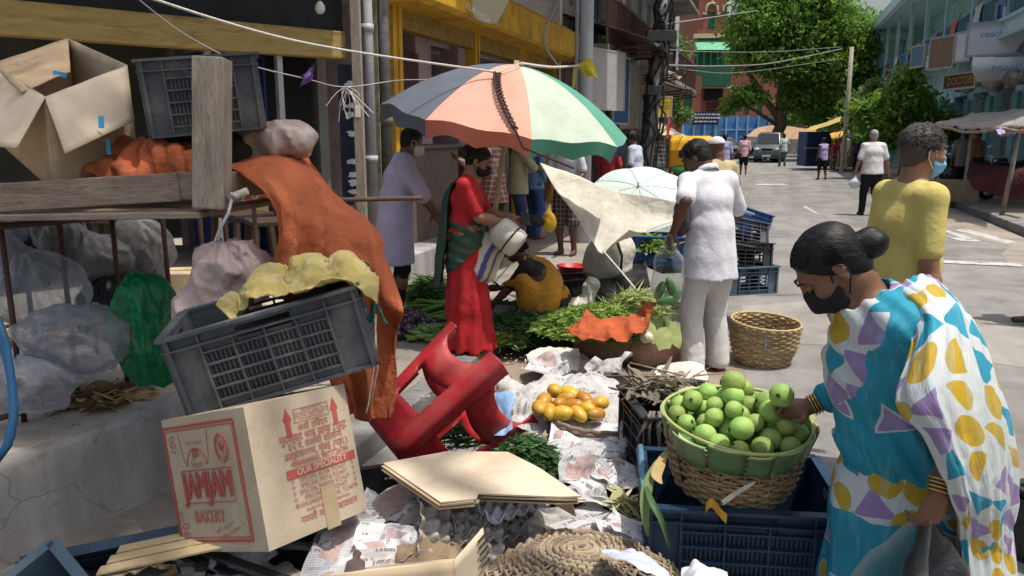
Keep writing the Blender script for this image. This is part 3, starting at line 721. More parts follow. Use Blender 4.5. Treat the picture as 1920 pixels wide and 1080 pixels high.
# yellow shop
M_pink=M('dusty_pink_wall',(.52,.40,.43),.85,.1,2,.15,25,dirt=(.25,.18,.18),dsc=2.2,damt=.5)
M_corr=M('brown_corrugated_sheet',(.17,.12,.10),.6,.2,3,.1,25,dirt=(.09,.065,.055),dsc=3,damt=.6,stretch=(3,3,.5))
ys=thing('yellow_shop','yellow framed shop with pink walls and brown corrugated counter fronts','shop',P1,(0,0,RZL))
for x,w in((0,.22),(2.4,.12),(4.4,.1),(6.4,.14)):part('pillar',MB().box((x,0,1.8),(w,.16,2.9)).box((x+.02,-.09,1.8),(w*.35,.03,2.9)),MT['yellow'],ys,bev=.006)
b=MB();b.prism([(-.45,2.98),(-.52,3.02),(-.52,3.38),(-.1,3.62),(.1,3.62),(.1,2.98)],-.3,6.9,Matrix(((0,0,1,0),(1,0,0,0),(0,1,0,0),(0,0,0,1))));part('awning_board',b,MT['yellow'],ys,bev=.008)
b=MB();b.box((3.2,0,2.88),(6.9,.14,.2));part('lintel',b,M('dirty_ochre_board',(.30,.19,.045),.75,.3,5,.3,30,dirt=(.07,.05,.03),dsc=5,damt=.8),ys)
b=MB();b.box((3.2,2.6,1.8),(7,.1,3.2));b.box((2.05,.7,1.8),(.5,.3,3.0));b.box((-.1,1.3,1.8),(.1,2.6,3));b.box((4.0,.9,1.8),(.45,.3,3));b.box((6.6,1.3,1.8),(.1,2.6,3));part('inner_wall',b,M_pink,ys)
b=MB();b.box((3.2,1.3,3.02),(6.9,2.6,.06));
for y in(.4,.9,1.4):b.box((3.2,y,2.96),(6.8,.04,.05))
part('ceiling',b,M('pale_pink_ceiling',(.55,.47,.47),.85,.1,2),ys)
def corr(x0,x1,y,z0,z1):
 b=MB();n=int((x1-x0)/.02);P=np.array([[(x0+(x1-x0)*i/n,y-.012*(1 if(i//2)%2 else 0),z)for i in range(n+1)]for z in(z0,z1)]);b.grid(P,smooth=False);b.box(((x0+x1)/2,y+.2,z1+.02),(x1-x0+.1,.5,.04));b.box(((x0+x1)/2,y+.12,(z0+z1)/2),(x1-x0,.2,z1-z0-.02));return b
part('counter',corr(.15,1.95,.05,.35,1.5),M_corr,ys);part('counter',corr(2.5,4.3,.1,.35,1.45),M_corr,ys);part('counter',corr(4.5,6.3,.1,.3,1.45),M_corr,ys)
b=MB();b.box((.75,.5,2.1),(.62,.05,1.15));b.box((1.42,.5,2.1),(.6,.05,1.15));part('window_panel',b,M('maroon_wood_panel',(.09,.04,.035),.5,.25,5),ys)
part('window_pane',MB().box((.8,.465,1.85),(.5,.02,.62)).box((1.45,.465,1.85),(.5,.02,.62)),MT['glass_dark'],ys)
b=MB();b.box((3.2,.15,.2),(7.0,.9,.4));part('step',b,MT['concrete'],ys,bev=.02)
for k,(x,y)in enumerate(((.5,.2),(1.1,1.0))):
 b=MB();b.tube([(x,y,2.86),(x+1.2,y,2.86)],.018,8);b.box((x+.6,y,2.90),(1.25,.05,.05));tag(b.build('tube_light',M('tube_light_white',(.7,.68,.66),.4),ys),'white unlit tube light')
M_ban=NT('torn_banner_print');v=M_ban.uv();s=M_ban.n('ShaderNodeSeparateXYZ',Vector=v)
cc=M_ban.mix(M_ban.ramp(M_ban.math('ADD',M_ban.math('MULTIPLY',s.outputs[1],1.0),M_ban.math('MULTIPLY',s.outputs[0],.35)),.42,.40),c3((.50,.47,.33)),c3((.035,.07,.055)))
cc=M_ban.mix(M_ban.math('MULTIPLY',M_ban.noise(v,9,5),.5),cc,c3((.3,.27,.2)));M_ban.set(M_ban.b.inputs['Base Color'],cc);M_ban.b.inputs['Roughness'].default_value=.6
p=[at(832,-30,9.3),at(960,-30,10.0),at(935,46,10.2),at(915,45,10.1),at(880,32,9.9),at(858,14,9.7),at(845,10,9.5)]
rows=[[at(815,-60,9.3),at(870,-60,9.6),at(925,-60,9.9),at(965,-60,10.1)],[at(830,-15,9.28),at(875,-8,9.58),at(915,-2,9.85),at(955,0,10.08)],[at(842,8,9.26),at(872,22,9.56),at(902,40,9.84),at(932,46,10.06)]]
b=MB();b.grid(crumple(loft(rows,24,18),.012,4,2),flip=True);bn=tag(b.build('torn_banner',M_ban.m,solid=.002),'torn cream and dark green banner hanging over the yellow awning board','banner')
lt=text_mb('AYURVEDA',.09,Matrix.Translation(at(893,23,9.55))@Matrix.Rotation(R(40),4,'Z')@FACE@Matrix.Rotation(R(-24),4,'Z'));lt.build('lettering',M('banner_white_ink',(.6,.62,.58),.6),bn)
pi0=thing('drain_pipe','grey painted iron drain pipe at the corner between the two shops','pipe',at(700,400,7.7)*1)
pi0 .location.z=.5;b=MB();b.tube([(0,0,0),(0,0,4)],.052,16)
for z in(.9,2.1,3.1):b.tube([(0,0,z),(0,0,z+.07)],.062,16)
part('pipe',b,MT['steel'],pi0)
p=at(725,300,8.0);t=thing('drain_pipe','dark stained drain pipe beside the first yellow pillar','pipe',(p.x,p.y,.45));b=MB();b.tube([(0,0,0),(0,0,4)],.062,16)
for z in(1.3,2.75):b.tube([(0,0,z),(0,0,z+.1)],.074,16)
part('pipe',b,M('dark_stained_pipe',(.14,.135,.125),.7,.35,4,.3,30,dirt=(.05,.05,.05),dsc=4,damt=.7),t)
p=at(676,300,7.55);t=thing('wooden_post','grey weathered square post with a small white notice at the shop corner','post',(p.x,p.y,.5));part('shaft',MB().box((0,0,2),(.085,.085,4)),MT['woodv'],t,bev=.006);part('notice',MB().box((0,-.045,.93+.45),(.05,.004,.11)),MT['white'],t)
p=at(710,300,7.9);t=thing('wooden_post','thin mossy post squeezed between the two drain pipes','post',(p.x,p.y,.5));part('shaft',MB().box((0,0,2),(.05,.06,4)),M('mossy_post',(.17,.15,.10),.9,.4,8,.4,30),t)
p=at(654,255,7.65);sg=thing('upright_sign','dark blue upright sign with torn white lettering beside the weathered post','sign',p,(0,0,R(15)))
part('board',MB().box((0,0,0),(.16,.03,1.3)),M('dark_blue_sign',(.012,.018,.04),.5),sg)
b=MB();rr=random.Random(5)
for z in(.47,.40,.28,.19,.02,-.24,-.36,-.44,-.52):
 pts=[(rr.uniform(.025,.07)*math.cos(a)*1.0+rr.uniform(-.01,.01),rr.uniform(.02,.05)*math.sin(a)*.8)for a in np.linspace(0,2*PI,9)[:-1]]
 b.prism(pts,.0155,.0175,Matrix.Translation((.02,0,z))@FACE)
part('lettering',b,M('sign_white',(.6,.62,.64),.6),sg)
p=at(1096,300,11.5);lp=thing('street_pole','tall pale grey steel pole with joint rings rising beside the big parasol','pole',(p.x,p.y,.12))
b=MB();b.tube([(0,0,0),(0,0,2.6),(0,0,6)],[.1,.095,.085],18)
for z in(2.55,3.6):b.tube([(0,0,z),(0,0,z+.05)],.105,18)
part('shaft',b,M('pale_grey_pole',(.42,.44,.46),.5,.12,4,.1,30,.4,dirt=(.24,.23,.22),dsc=4,damt=.6),lp);part('conduit',MB().tube([(-.13,0,1.4),(-.13,0,6)],.03,8),MT['steel'],lp)
b=MB()
for k in range(5):b.tube([(.1+.02*k,-.05,3.6+.5),(.17+.012*k,-.06,3.75),(.16+.01*k,-.05,4.2),(.1,0,4.6)],.012,6)
part('cable_coil',b,MT['wire'],lp)
p0,p1=at(1207,320,17),at(1243,-20,17.3);tp=thing('utility_pole','leaning old pole wrapped in bunches of black cable','pole',(p0 .x,p0 .y,.12))
b=MB();d=p1-p0;base=Vector((0,0,0));top=d*1.35;b.tube([base-Vector((.03,0,0)),top],[.15,.11],14);part('shaft',b,M('grimy_pole',(.22,.21,.20),.8,.4,5,.4,20,dirt=(.06,.06,.06),dsc=6,damt=.7),tp)
b=MB();rr=random.Random(3)
for k in range(16):
 ph=rr.uniform(0,6.28);q=[]
 for i in range(14):
  f=.02+.96*i/13;r=.16+.05*rr.random()+(.08*math.sin(i*.9+k)if k>8 else 0);a=ph+i*rr.uniform(-.25,.3);q.append(top*f+Vector((r*math.cos(a),r*math.sin(a),0)))
 b.tube(q,rr.uniform(.012,.03),5)
part('cable_bundle',b,MT['wire'],tp)
for c,q in((d*.93+Vector((0,-.1,.1)),(.62,.14,.22)),(d*.66+Vector((-.05,-.1,0)),(.3,.25,.2))):part('junction_box',MB().box(c,q),M('black_junction_box',(.04,.04,.042),.6),tp,bev=.01)
# dark terrace beyond the yellow shop
def terrace(name,label,t0,t1,h,m,floors,seed,awn=True):
 rr=random.Random(seed);L=t1-t0;o=sl_(P1,t0);t=thing(name,label,'building',o,(0,0,RZL))
 holes=[];z=3.4
 n=max(2,int(L/1.7))
 for f_ in range(floors):
  for i in range(n):
   x=L*(i+.5)/n;holes.append((x-.38,z+.7,x+.38,z+2.2))
  z+=2.9
 gh=[(.3+i*(L/max(1,n//1)),.3,.3+i*(L/n)+L/n-.5,2.6)for i in range(n)]
 b=MB();holed(b,L,h,holes+gh,I4,.25)
 b.quad((0,0,0),(0,0,h),(0,7,h),(0,7,0));b.quad((L,0,0),(L,7,0),(L,7,h),(L,0,h));b.quad((0,0,h),(L,0,h),(L,7,h),(0,7,h))
 part('wall',b,m,t)
 b=MB();b.box((L/2,.4,h/2),(L-.1,.1,h-.1));part('dark_interior',b,MT['dark'],t)
 for H_ in holes:
  w=MB();x0,z0,x1,z1=H_
  for x in(x0+.03,(x0+x1)/2,x1-.03):w.box((x,.1,(z0+z1)/2),(.06,.06,z1-z0))
  for zz in(z0+.03,z1-.03):w.box(((x0+x1)/2,.1,zz),(x1-x0,.055,.06))
  wf=part('window',w,rr.choice([MT['woodv'],M('green_shutter',(.05,.12,.09),.7,.3),M('faded_blue_frame',(.12,.2,.24),.7,.3)]),t)
  w=MB();w.box(((x0+x1)/2,.16,(z0+z1)/2),(x1-x0,.03,z1-z0));part('pane',w,MT['glass_dark'],wf)
 for f_ in range(floors):
  zz=3.25+2.9*f_
  w=MB();w.box((L/2,-.45,zz),(L*.96,.9,.12));bl=part('balcony',w,m,t)
  w=MB();w.box((L/2,-.87,zz+.95),(L*.96,.05,.06))
  for i in range(int(L*6)):w.box((L*.02+L*.96*i/(L*6),-.87,zz+.5),(.03,.03,.9))
  part('railing',w,MT['rust'],bl)
 return t
M_old=M('sooty_old_plaster',(.20,.185,.17),.9,.35,1.5,.4,10,dirt=(.05,.05,.05),dsc=1.2,damt=.8)
M_old2=M('grey_peeling_plaster',(.28,.265,.25),.9,.3,1.5,.4,10,dirt=(.09,.085,.08),dsc=1.4,damt=.8)
terrace('terrace_house','dark sooty terrace house just beyond the yellow shop',7.0,13.2,9.5,M_old,2,1)
terrace('terrace_house','grey peeling terrace house with balconies behind the cable pole',13.4,20.5,11,M_old2,2,2)
terrace('terrace_house','farthest dark terrace house on the pole side of the street',20.7,24.6,10,M_old,2,3)
def sheet(name,label,cat,rows,m,nu=14,nv=10,amp=.01,sc=3,seed=1,solid=.006,group=None,**k):
 b=MB();b.grid(crumple(loft(rows,nu,nv),amp,sc,seed,**k));return tag(b.build(name,m,solid=solid),label,cat,group)
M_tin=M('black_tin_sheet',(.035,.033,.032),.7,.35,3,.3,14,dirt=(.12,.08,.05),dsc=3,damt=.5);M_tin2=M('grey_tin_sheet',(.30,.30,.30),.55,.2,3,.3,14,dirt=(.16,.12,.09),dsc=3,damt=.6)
def awning(t0,t1,n0,z0,n1,z1,label,m,seed):
 rows=[[sl_(P1,t0+(t1-t0)*i/5,n0,z0+.04*math.sin(i*2+seed))for i in range(6)],[sl_(P1,t0+(t1-t0)*i/5,(n0+n1)/2,(z0+z1)/2+.05*math.sin(i*3+seed))for i in range(6)],[sl_(P1,t0+(t1-t0)*i/5,n1,z1+.06*math.sin(i*2.3+seed))for i in range(6)]]
 a=thing('awning',label,'awning',sl_(P1,(t0+t1)/2,n0,z0),(0,0,0),'tin awnings along the terrace')
 b=MB();b.grid(crumple(loft(rows,20,10),.02,2,seed));part('sheet',b,m,a,world=True,solid=.012)
 for i in range(4):f=(i+.5)/4;part('bracket',MB().bar(sl_(P1,t0+(t1-t0)*f,n0,z0-.7),sl_(P1,t0+(t1-t0)*f,n1-.1,z1-.05),.04,.04),MT['rust'],a,world=True)
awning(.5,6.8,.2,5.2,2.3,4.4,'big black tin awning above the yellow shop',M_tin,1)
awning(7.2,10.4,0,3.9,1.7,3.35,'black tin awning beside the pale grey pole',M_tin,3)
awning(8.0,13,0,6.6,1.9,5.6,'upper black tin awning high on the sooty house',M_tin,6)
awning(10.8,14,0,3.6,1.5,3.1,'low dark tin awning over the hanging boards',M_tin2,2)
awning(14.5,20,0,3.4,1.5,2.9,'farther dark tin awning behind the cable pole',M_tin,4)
def board(name,label,px,py,Y,w,h,rz,m,rx=0,cat='sign'):
 p=at(px,py,Y);t=thing(name,label,cat,p,(rx,0,rz));part('panel',MB().box((0,0,0),(w,.03,h)),m,t)
 b=MB()
 for s_ in(-1,1):b.box((s_*w/2,0,0),(.03,.05,h+.03));b.box((0,0,s_*h/2),(w,.045,.03))
 part('frame',b,MT['steel'],t);return t
M_gb=M('faded_grey_board',(.40,.39,.39),.7,.15,3,.1,20,dirt=(.22,.2,.2),dsc=3)
board('hanging_board','pale grey printed board hanging right beside the pale pole',1134,150,15.0,1.5,1.05,R(55),M_gb)
board('hanging_board','narrow blue board hanging between the grey boards',1164,170,16.5,.8,1.3,R(60),M('dull_blue_board',(.03,.09,.16),.6))
board('hanging_board','narrow beige board hanging in front of the leaning pole',1182,182,17.5,.5,1.3,R(20),M('beige_board',(.38,.35,.30),.7))
yb=board('yellow_notice','bright yellow square notice hung on the leaning pole',1246,200,18.5,.32,.44,R(5),M('yellow_notice_paint',(.62,.46,.03),.6))
b=MB();rr=random.Random(2)
for z in(.1,.02,-.04):b.tube([(-.1+.02*i,-.019,z+.015*math.sin(i*2.2+z*30))for i in range(11)],.004,4)
part('lettering',b,MT['black_ink'],yb)
rows=[[at(1080,122,10.9),at(1093,114,10.9),at(1106,107,10.9)],[at(1092,138,10.85),at(1103,128,10.8),at(1114,122,10.85)],[at(1101,148,10.9),at(1112,142,10.8),at(1124,147,10.85)]]
sheet('yellow_flag','crumpled bright yellow cloth tied to the pale grey pole','cloth',rows,M('yellow_cloth',(.68,.55,.04),.8,.12,6,.2,30,tl=.25),16,14,.02,6,5,0)
rows=[[at(1075,125,10.8),at(1080,122,10.8)],[at(1074,140,10.8),at(1081,140,10.8)],[at(1072,165,10.8),at(1078,165,10.8)]]
sheet('yellow_strap','limp yellow strap dangling under the bright yellow cloth','strap',rows,M('olive_strap',(.42,.36,.08),.8,.2,6),4,8,.01,6,5,0)
rr=random.Random(8)
for k,(t,z,c,lb)in enumerate(((9.0,6.3,(.5,.05,.2),'pink cloth drying high on the sooty house'),(11.5,2.5,(.40,.06,.05),'dull red cloth hanging below the low tin awning'),(15.2,7.3,(.55,.58,.6),'white sheet drying on the grey balcony'),(17.0,4.5,(.30,.42,.46),'pale blue cloth drying on the grey balcony'))):
 w,h=.5,.95;n=1.0 if z>3 else 1.5
 rows=[[sl_(P1,t+w*i/3,n,z-h*j/3)for i in range(4)]for j in range(4)]
 sheet('hanging_cloth',lb,'cloth',rows,M('washing_%d'%k,c,.85,.15,4,.2,20,tl=.2),14,14,.05,4,k,0)
# trees made of leaf clumps
def leaf_cloud(blobs,n,size,seed,clump=26,aspect=.5,droop=.3,spread=.16):
 """blobs: (centre, radii). Leaves gather in clumps sitting in the outer half of every blob."""
 r=np.random.default_rng(seed);V=[]
 vol=np.array([b[1][0]*b[1][1]*b[1][2]for b in blobs])**.7;vol/=vol.sum()
 for(c,rad),w in zip(blobs,vol):
  m=max(clump,int(n*w));k=max(3,m//clump)
  d=r.normal(size=(k,3));d/=np.linalg.norm(d,axis=1,keepdims=True);cc=d*(r.random((k,1))**.45)
  pts=np.repeat(cc,clump,0)+r.normal(size=(k*clump,3))*spread*np.array([1,1,.7]);pts=pts*np.array(rad)+np.array(c)
  V.append(pts)
 P=np.concatenate(V);N=len(P)
 a=r.normal(size=(N,3));a[:,2]-=droop;a/=np.linalg.norm(a,axis=1,keepdims=True)
 b=np.cross(a,r.normal(size=(N,3)));b/=np.linalg.norm(b,axis=1,keepdims=True)
 s=size*(.6+.8*r.random((N,1)));up=np.cross(a,b)*s*.12
 q=np.stack([P,P+a*s*.5+b*s*aspect*.5+up,P+a*s,P+a*s*.5-b*s*aspect*.5+up],1).reshape(-1,3)
 return q,N
def leaf_obj(name,q,N,mat,parent,kind=None):
 me=bpy.data.meshes.new(name);me.vertices.add(N*4);me.vertices.foreach_set('co',q.astype(np.float32).ravel())
 me.loops.add(N*4);me.loops.foreach_set('vertex_index',np.arange(N*4,dtype=np.int32));me.polygons.add(N);me.polygons.foreach_set('loop_start',np.arange(0,N*4,4,dtype=np.int32))
 me.materials.append(mat);me.update(calc_edges=True);return tag(link(name,me,parent),kind=kind)
def tree(name,label,loc,trunk,limbs,blobs,n,size,mat,seed,group=None,**k):
 t=thing(name,label,'tree',loc,group=group);b=MB()
 def limb(p,r0,r1):
  p=[Vector(q)for q in p];q=[tuple(v)for v in _cr([tuple(v)for v in p],9)];rr=random.Random(seed)
  b.tube([Vector(v)+Vector((rr.uniform(-1,1),rr.uniform(-1,1),0))*r1*.6 for v in q],[r0+(r1-r0)*i/8 for i in range(9)],9)
 limb(*trunk)
 for l in limbs:limb(*l)
 b.build('trunk',MT['bark'],t)
 q,N=leaf_cloud(blobs,n,size,seed,**k);leaf_obj('crown',q,N,mat,t);return t
L_dark=mat_leaf('deep_green_leaf',(.06,.14,.022),(.20,.36,.06),.45,.55,.25)
L_mid=mat_leaf('bright_green_leaf',(.075,.17,.02),(.23,.40,.06),.42,.5,.8)
L_far=mat_leaf('dusty_green_leaf',(.06,.12,.035),(.17,.27,.08),.4,.6,.6)
c=at(1458,250,50)
tree('broad_tree','huge dense street tree with a thick forking trunk before the red brick building',(c.x,50,0),([(0,0,0),(.1,0,1.4),(0,0,3),(.3,0,6)],.42,.28),[([(0,0,2.6),(-1.2,-.3,4),(-2.4,-.6,5.6)],.26,.1),([(.1,0,3),(1.6,-.4,4.8),(3.0,0,7)],.26,.1),([(-.1,0,2.2),(-1.6,-.5,3.0),(-2.8,-.8,3.5)],.14,.05),([(.3,0,5),(.2,.4,8),(0,.2,10)],.22,.08)],[((-1.3,0,8.2),(2.3,2.2,1.9)),((1.6,0,8.4),(2.5,2.4,2.4)),((3.9,.4,7.2),(1.9,2.0,2.2)),((.2,-.6,5.9),(2.2,1.8,1.4)),((-2.2,-.8,6.4),(1.4,1.3,1.2)),((2.9,-.8,5.3),(1.7,1.5,1.4)),((.3,.6,11),(3.6,2.6,2.0)),((-2.2,-.9,3.9),(1.25,1.0,.75)),((1.0,-.5,3.7),(1.2,1.0,.9)),((2.4,-.2,3.2),(1.3,1.0,.9)),((4.6,.2,4.9),(1.1,1.2,1.3)),((-3.2,-.6,3.3),(.7,.6,.5))],42000,.30,L_dark,5,spread=.17)
c=atz(1690,330,.15);c=at(1692,300,30)
tree('young_tree','bright green young tree with drooping leaves on the pavement before the teal building',(c.x,30,.1),([(0,0,0),(.05,0,1.2),(.1,0,2.6)],.09,.05),[([(.05,0,1.2),(-.6,-.1,1.9),(-.9,-.1,2.4)],.05,.02),([(.05,0,1.3),(.7,0,2.0),(1.1,0,2.3)],.05,.02)],[((-.05,0,3.5),(.6,.6,.75)),((-.1,0,2.6),(1.2,1.0,.65)),((-1.15,-.1,1.85),(.8,.7,.6)),((.95,-.1,2.0),(.85,.7,.55)),((-.2,-.3,1.45),(1.3,.7,.5)),((.15,0,4.3),(.25,.25,.4)),((1.5,0,1.7),(.55,.45,.4)),((-1.7,0,2.5),(.4,.4,.35))],6800,.26,L_mid,8,clump=14,aspect=.42,droop=.9,spread=.22)
c=at(1612,250,38)
tree('young_tree','smaller loose leaved young tree beside the bare street pole',(c.x,38,.1),([(0,0,0),(.05,0,1.5),(0,0,3)],.08,.04),[],[((0,0,2.9),(.8,.7,.6)),((-.4,0,2.1),(.7,.6,.5)),((.5,0,3.6),(.5,.5,.5)),((.3,-.2,1.9),(.6,.5,.4))],1900,.27,L_far,9,clump=12,aspect=.42,droop=.7,spread=.25)
c=at(1268,200,44)
tree('scrawny_tree','thin scrawny tree rising between the cable pole and the red building',(c.x,44,0),([(0,0,0),(.1,0,3),(-.1,0,6.5)],.12,.05),[([(.1,0,3),(.6,0,4.5)],.05,.02)],[((-.1,0,6.0),(.65,.7,.8)),((.3,0,5.0),(.55,.6,.6)),((-.3,0,3.4),(.5,.5,.7)),((.3,-.1,2.6),(.6,.5,.5)),((-.2,0,9.0),(.5,.5,.8))],2600,.24,L_far,10,clump=14,spread=.25)
for k,(px,py,Y)in enumerate(((1128,80,19),(1150,60,21),(1165,90,22.5))):
 p=at(px,py,Y);t=thing('creeper',('dusty creeper growing from the wall just right of the pale pole','ragged creeper in the middle of the dark terrace wall','creeper hanging lowest near the grey balcony')[k],'plant',p,group='creepers on the terrace');q,N=leaf_cloud([((0,0,0),(.35,.3,.6)),((.2,0,-.6),(.3,.3,.5))],420,.14,k+3,clump=10,spread=.3);leaf_obj('foliage',q,N,L_far,t)
# red brick building at the end of the street
M_rb=mat_brick('red_brick',(.27,.075,.05),(.21,.06,.042),(.26,.12,.09),1.5);M_gr=M('green_painted_wood',(.025,.14,.065),.6,.2,3,.1,10);M_cr=M('cream_trim',(.50,.44,.28),.8,.1,4)
Yb=72;pc=lambda px:at(px,250,Yb).x
rb=thing('red_building','tall red brick building with green shuttered balcony closing the street','building',(pc(1300),Yb,0))
x1=pc(1440)-pc(1300);z_=lambda py:at(1300,py,Yb).z
wins=[(pc(1318)-pc(1300),z_(55),pc(1330)-pc(1300),z_(22))]
b=MB();wt=pc(1352)-pc(1300);holed(b,wt,20,wins,I4,.25);b.quad((0,0,0),(0,0,20),(0,8,20),(0,8,0));b.quad((wt,0,0),(wt,8,0),(wt,8,20),(wt,0,20));b.quad((0,0,20),(wt,0,20),(wt,8,20),(0,8,20));part('tower_wall',b,M_rb,rb)
b=MB();hw=[]
for px in(1375,1400,1425):
 for(a,c_)in((140,105),(215,178)):hw.append((pc(px-5)-pc(1352),z_(a),pc(px+5)-pc(1352),z_(c_)))
holed(b,pc(1520)-pc(1352),11.5,hw,T4(wt,.6,0),.25);b.quad((wt,.6,11.5),(wt+8,.6,11.5),(wt+8,8,11.5),(wt,8,11.5));part('wing_wall',b,M_rb,rb)
for(x0,z0,xx,zz)in hw:part('window',MB().box((wt+(x0+xx)/2,.8,(z0+zz)/2),(xx-x0,.08,zz-z0)),M_gr,rb)
b=MB();b.box((wt/2-.1,-.12,z_(68)),(wt+.5,.5,.35));b.box((wt/2+1,-.1,z_(163)),(wt+2.4,.3,.25));part('cornice',b,M_cr,rb)
w=MB();x0,z0,xx,zz=wins[0];w.box(((x0+xx)/2,.2,(z0+zz)/2),(xx-x0,.08,zz-z0));part('window',w,M_gr,rb)
b=MB();cx=(x0+xx)/2;b.tube([(cx+.5*math.cos(a),-.05,zz+.15+.55*math.sin(a))for a in np.linspace(-.3,PI+.3,14)],.11,6);b.box((cx,-.05,zz+.85),(.18,.15,.5));b.box((cx-.62,-.05,zz-.15),(.3,.2,.2));b.box((cx+.62,-.05,zz-.15),(.3,.2,.2));b.tube([(pc(1350)-pc(1300)+.2+.45*math.cos(a),-.05,zz+.15+.5*math.sin(a))for a in np.linspace(-.3,PI+.3,14)],.1,6);part('window_arch',b,M_cr,rb)
xa,xb=-.25,pc(1358)-pc(1300)
b=MB();b.quad((xa,-1.5,z_(97)),(xb,-1.5,z_(97)),(xb,0,z_(76)),(xa,0,z_(76)));b.quad((xa,-1.5,z_(97)),(xa,0,z_(76)),(xa,0,z_(97)),(xa,-1.45,z_(97)));part('sunshade',b,M('light_green_tin',(.12,.36,.20),.5,.15,3,.1,8),rb,solid=.03)
b=MB();b.box(((xa+xb)/2,-.7,(z_(128)+z_(163))/2),(xb-xa,1.3,z_(128)-z_(163)));part('balcony_panel',b,M('dark_green_panel',(.022,.10,.055),.6,.25,3,.2,9,stretch=(4,4,.5)),rb)
b=MB()
for i in range(6):b.box((xa+(xb-xa)*(i+.06)/5.2,-1.3,(z_(97)+z_(128))/2),(.14,.1,z_(97)-z_(128)))
b.box(((xa+xb)/2,-.2,(z_(97)+z_(128))/2),(xb-xa,.1,z_(97)-z_(128)));part('balcony_post',b,M_gr,rb)
b=MB();b.box((1.6,-.05,z_(178)),(1.6,.3,z_(168)-z_(188)));part('dark_opening',b,MT['dark'],rb)
b=MB()
for i in range(7):
 for j in range(3):b.box((1.1+i*.24,-.05,z_(207)+j*.28),(.12,.2,.13))
part('vent_hole',b,MT['dark'],rb)
o=at(1255,150,66);t=thing('brick_house','low brick house with a green door seen in the gap behind the scrawny tree','building',(o.x-1,66,0));b=MB();holed(b,3.6,6.2,[(.6,3.4,1.5,5.2),(2.2,3.4,2.9,5.2)],I4,.2);part('wall',b,M_rb,t);part('window',MB().box((1.05,.2,4.3),(.9,.06,1.8)),M_gr,t);part('window',MB().box((2.55,.2,4.3),(.7,.06,1.8)),M_gr,t)
o0,o1=at(1280,250,62),at(1418,250,64);bw=thing('compound_wall','bright blue compound wall below the red building','wall',(o0 .x,62,0));Lb=(o1-o0).length;M_bl=M('bright_blue_paint',(.055,.21,.52),.7,.12,2,.15,10,dirt=(.2,.3,.45),dsc=2,damt=.5)
zt=at(1300,218,62).z
b=MB();b.box((Lb/2,.1,zt/2),(Lb,.2,zt));part('wall',b,M_bl,bw)
b=MB()
for i in range(9):b.box((Lb*i/8,-.06,zt/2),(.12,.12,zt+.1))
b.box((Lb*.72,-.03,zt*.66),(Lb*.55,.06,.1));part('rib',b,M('pale_blue_paint',(.25,.42,.62),.7),bw)
p=at(1323,222,61.5);sb=thing('blue_signboard','dark navy signboard with lines of white lettering above the blue wall','sign',(p.x,61.5,p.z));part('board',MB().box((0,0,0),(1.95,.08,.95)),M('navy_sign',(.025,.03,.10),.6),sb)
b=MB();rr=random.Random(4)
for j,(z,s)in enumerate(((.28,.13),(.02,.17),(-.25,.13))):
 x=-.85
 while x<.8:
  w=rr.uniform(.1,.3);b.box((x+w/2,-.05,z),(w,.02,s*.45));b.box((x+w/2,-.05,z+s*.42),(w,.02,s*.2));x+=w+.07
part('lettering',b,MT['white'],sb);part('post',MB().box((-.85,.1,-1.9),(.1,.1,3)).box((.85,.1,-1.9),(.1,.1,3)),MT['steel'],sb)
sheet('lean_to_roof','sloping brown sheet roof of a lean-to under the big tree','roof',[[at(1395,258,58),at(1430,262,58),at(1475,262,57),at(1530,262,56)],[at(1420,240,59.5),at(1445,236,59.5),at(1480,238,58.5),at(1530,243,58)]],M('rusty_brown_roof',(.34,.22,.13),.8,.25,3,.3,12),18,8,.05,2,4)
b=MB();o=at(1440,250,66);wl=thing('boundary_wall','dark boundary wall in the shade behind the parked cars','wall',(o.x,66,0));b.box((5.5,0,1.6),(11,.3,3.2));part('wall',b,M_old,wl)
q_=at(1560,250,60);tree('shade_tree','dark shade tree filling the gap between the huge tree and the teal building',(q_.x,60,0),([(0,0,0),(0,0,5)],.25,.15),[],[((0,0,5.5),(3.2,2,2.4)),((2.5,0,4.0),(2.2,1.6,1.8)),((-2.4,0,3.4),(2.0,1.5,1.3)),((2.0,0,8.0),(2.6,2,2.2)),((.2,-.2,2.4),(2.6,1.2,.9))],9000,.34,L_dark,21)
# teal building on the right
M_teal=M('teal_paint',(.33,.57,.60),.75,.12,1.2,.15,12,dirt=(.06,.16,.18),dsc=1.3,damt=.6);M_teal2=M('light_teal_paint',(.50,.68,.71),.75,.1,1.5,.1,12,dirt=(.1,.24,.26),dsc=1.5,damt=.4);M_tealw=M('pale_teal_trim',(.40,.56,.58),.7,.1,2)
FR=Vector((10.9,13.0,0))
tE,tN=44.0,2.0
tb=thing('teal_building','two storey teal painted building with columned balcony above shuttered shops','building',sl_(FR,tE),(0,0,RZR));LT=tE-tN
b=MB();shs=[(1.2+i*3.0,.2,3.4+i*3.0,3.0)for i in range(13)]
holed(b,LT,4.4,shs,I4,.3);b.quad((0,0,0),(0,0,8),(0,10,8),(0,10,0));part('ground_wall',b,M_teal,tb)
b=MB();up=[]
for i in range(13):up.append((1.2+i*3.2,4.75 if i%2 else 5.3,2.5+i*3.2,7.0))
holed(b,LT,6.3,[(a,z0-4.4,c_,z1-4.4)for a,z0,c_,z1 in up],T4(0,1.3,4.4),.2);part('upper_wall',b,M_teal,tb)
for a,z0,c_,z1 in up[:22]:
 w=MB();w.box(((a+c_)/2,1.42,(z0+z1)/2),(c_-a,.05,z1-z0));wf=part('window',w,M_teal2,tb)
 w=MB()
 for sx in(.27,.73):
  for sz in(.2,.5,.8):w.box((a+(c_-a)*sx,1.39,z0+(z1-z0)*sz),((c_-a)*.34,.03,(z1-z0)*.22))
 part('pane',w,MT['glass_dark'],wf)
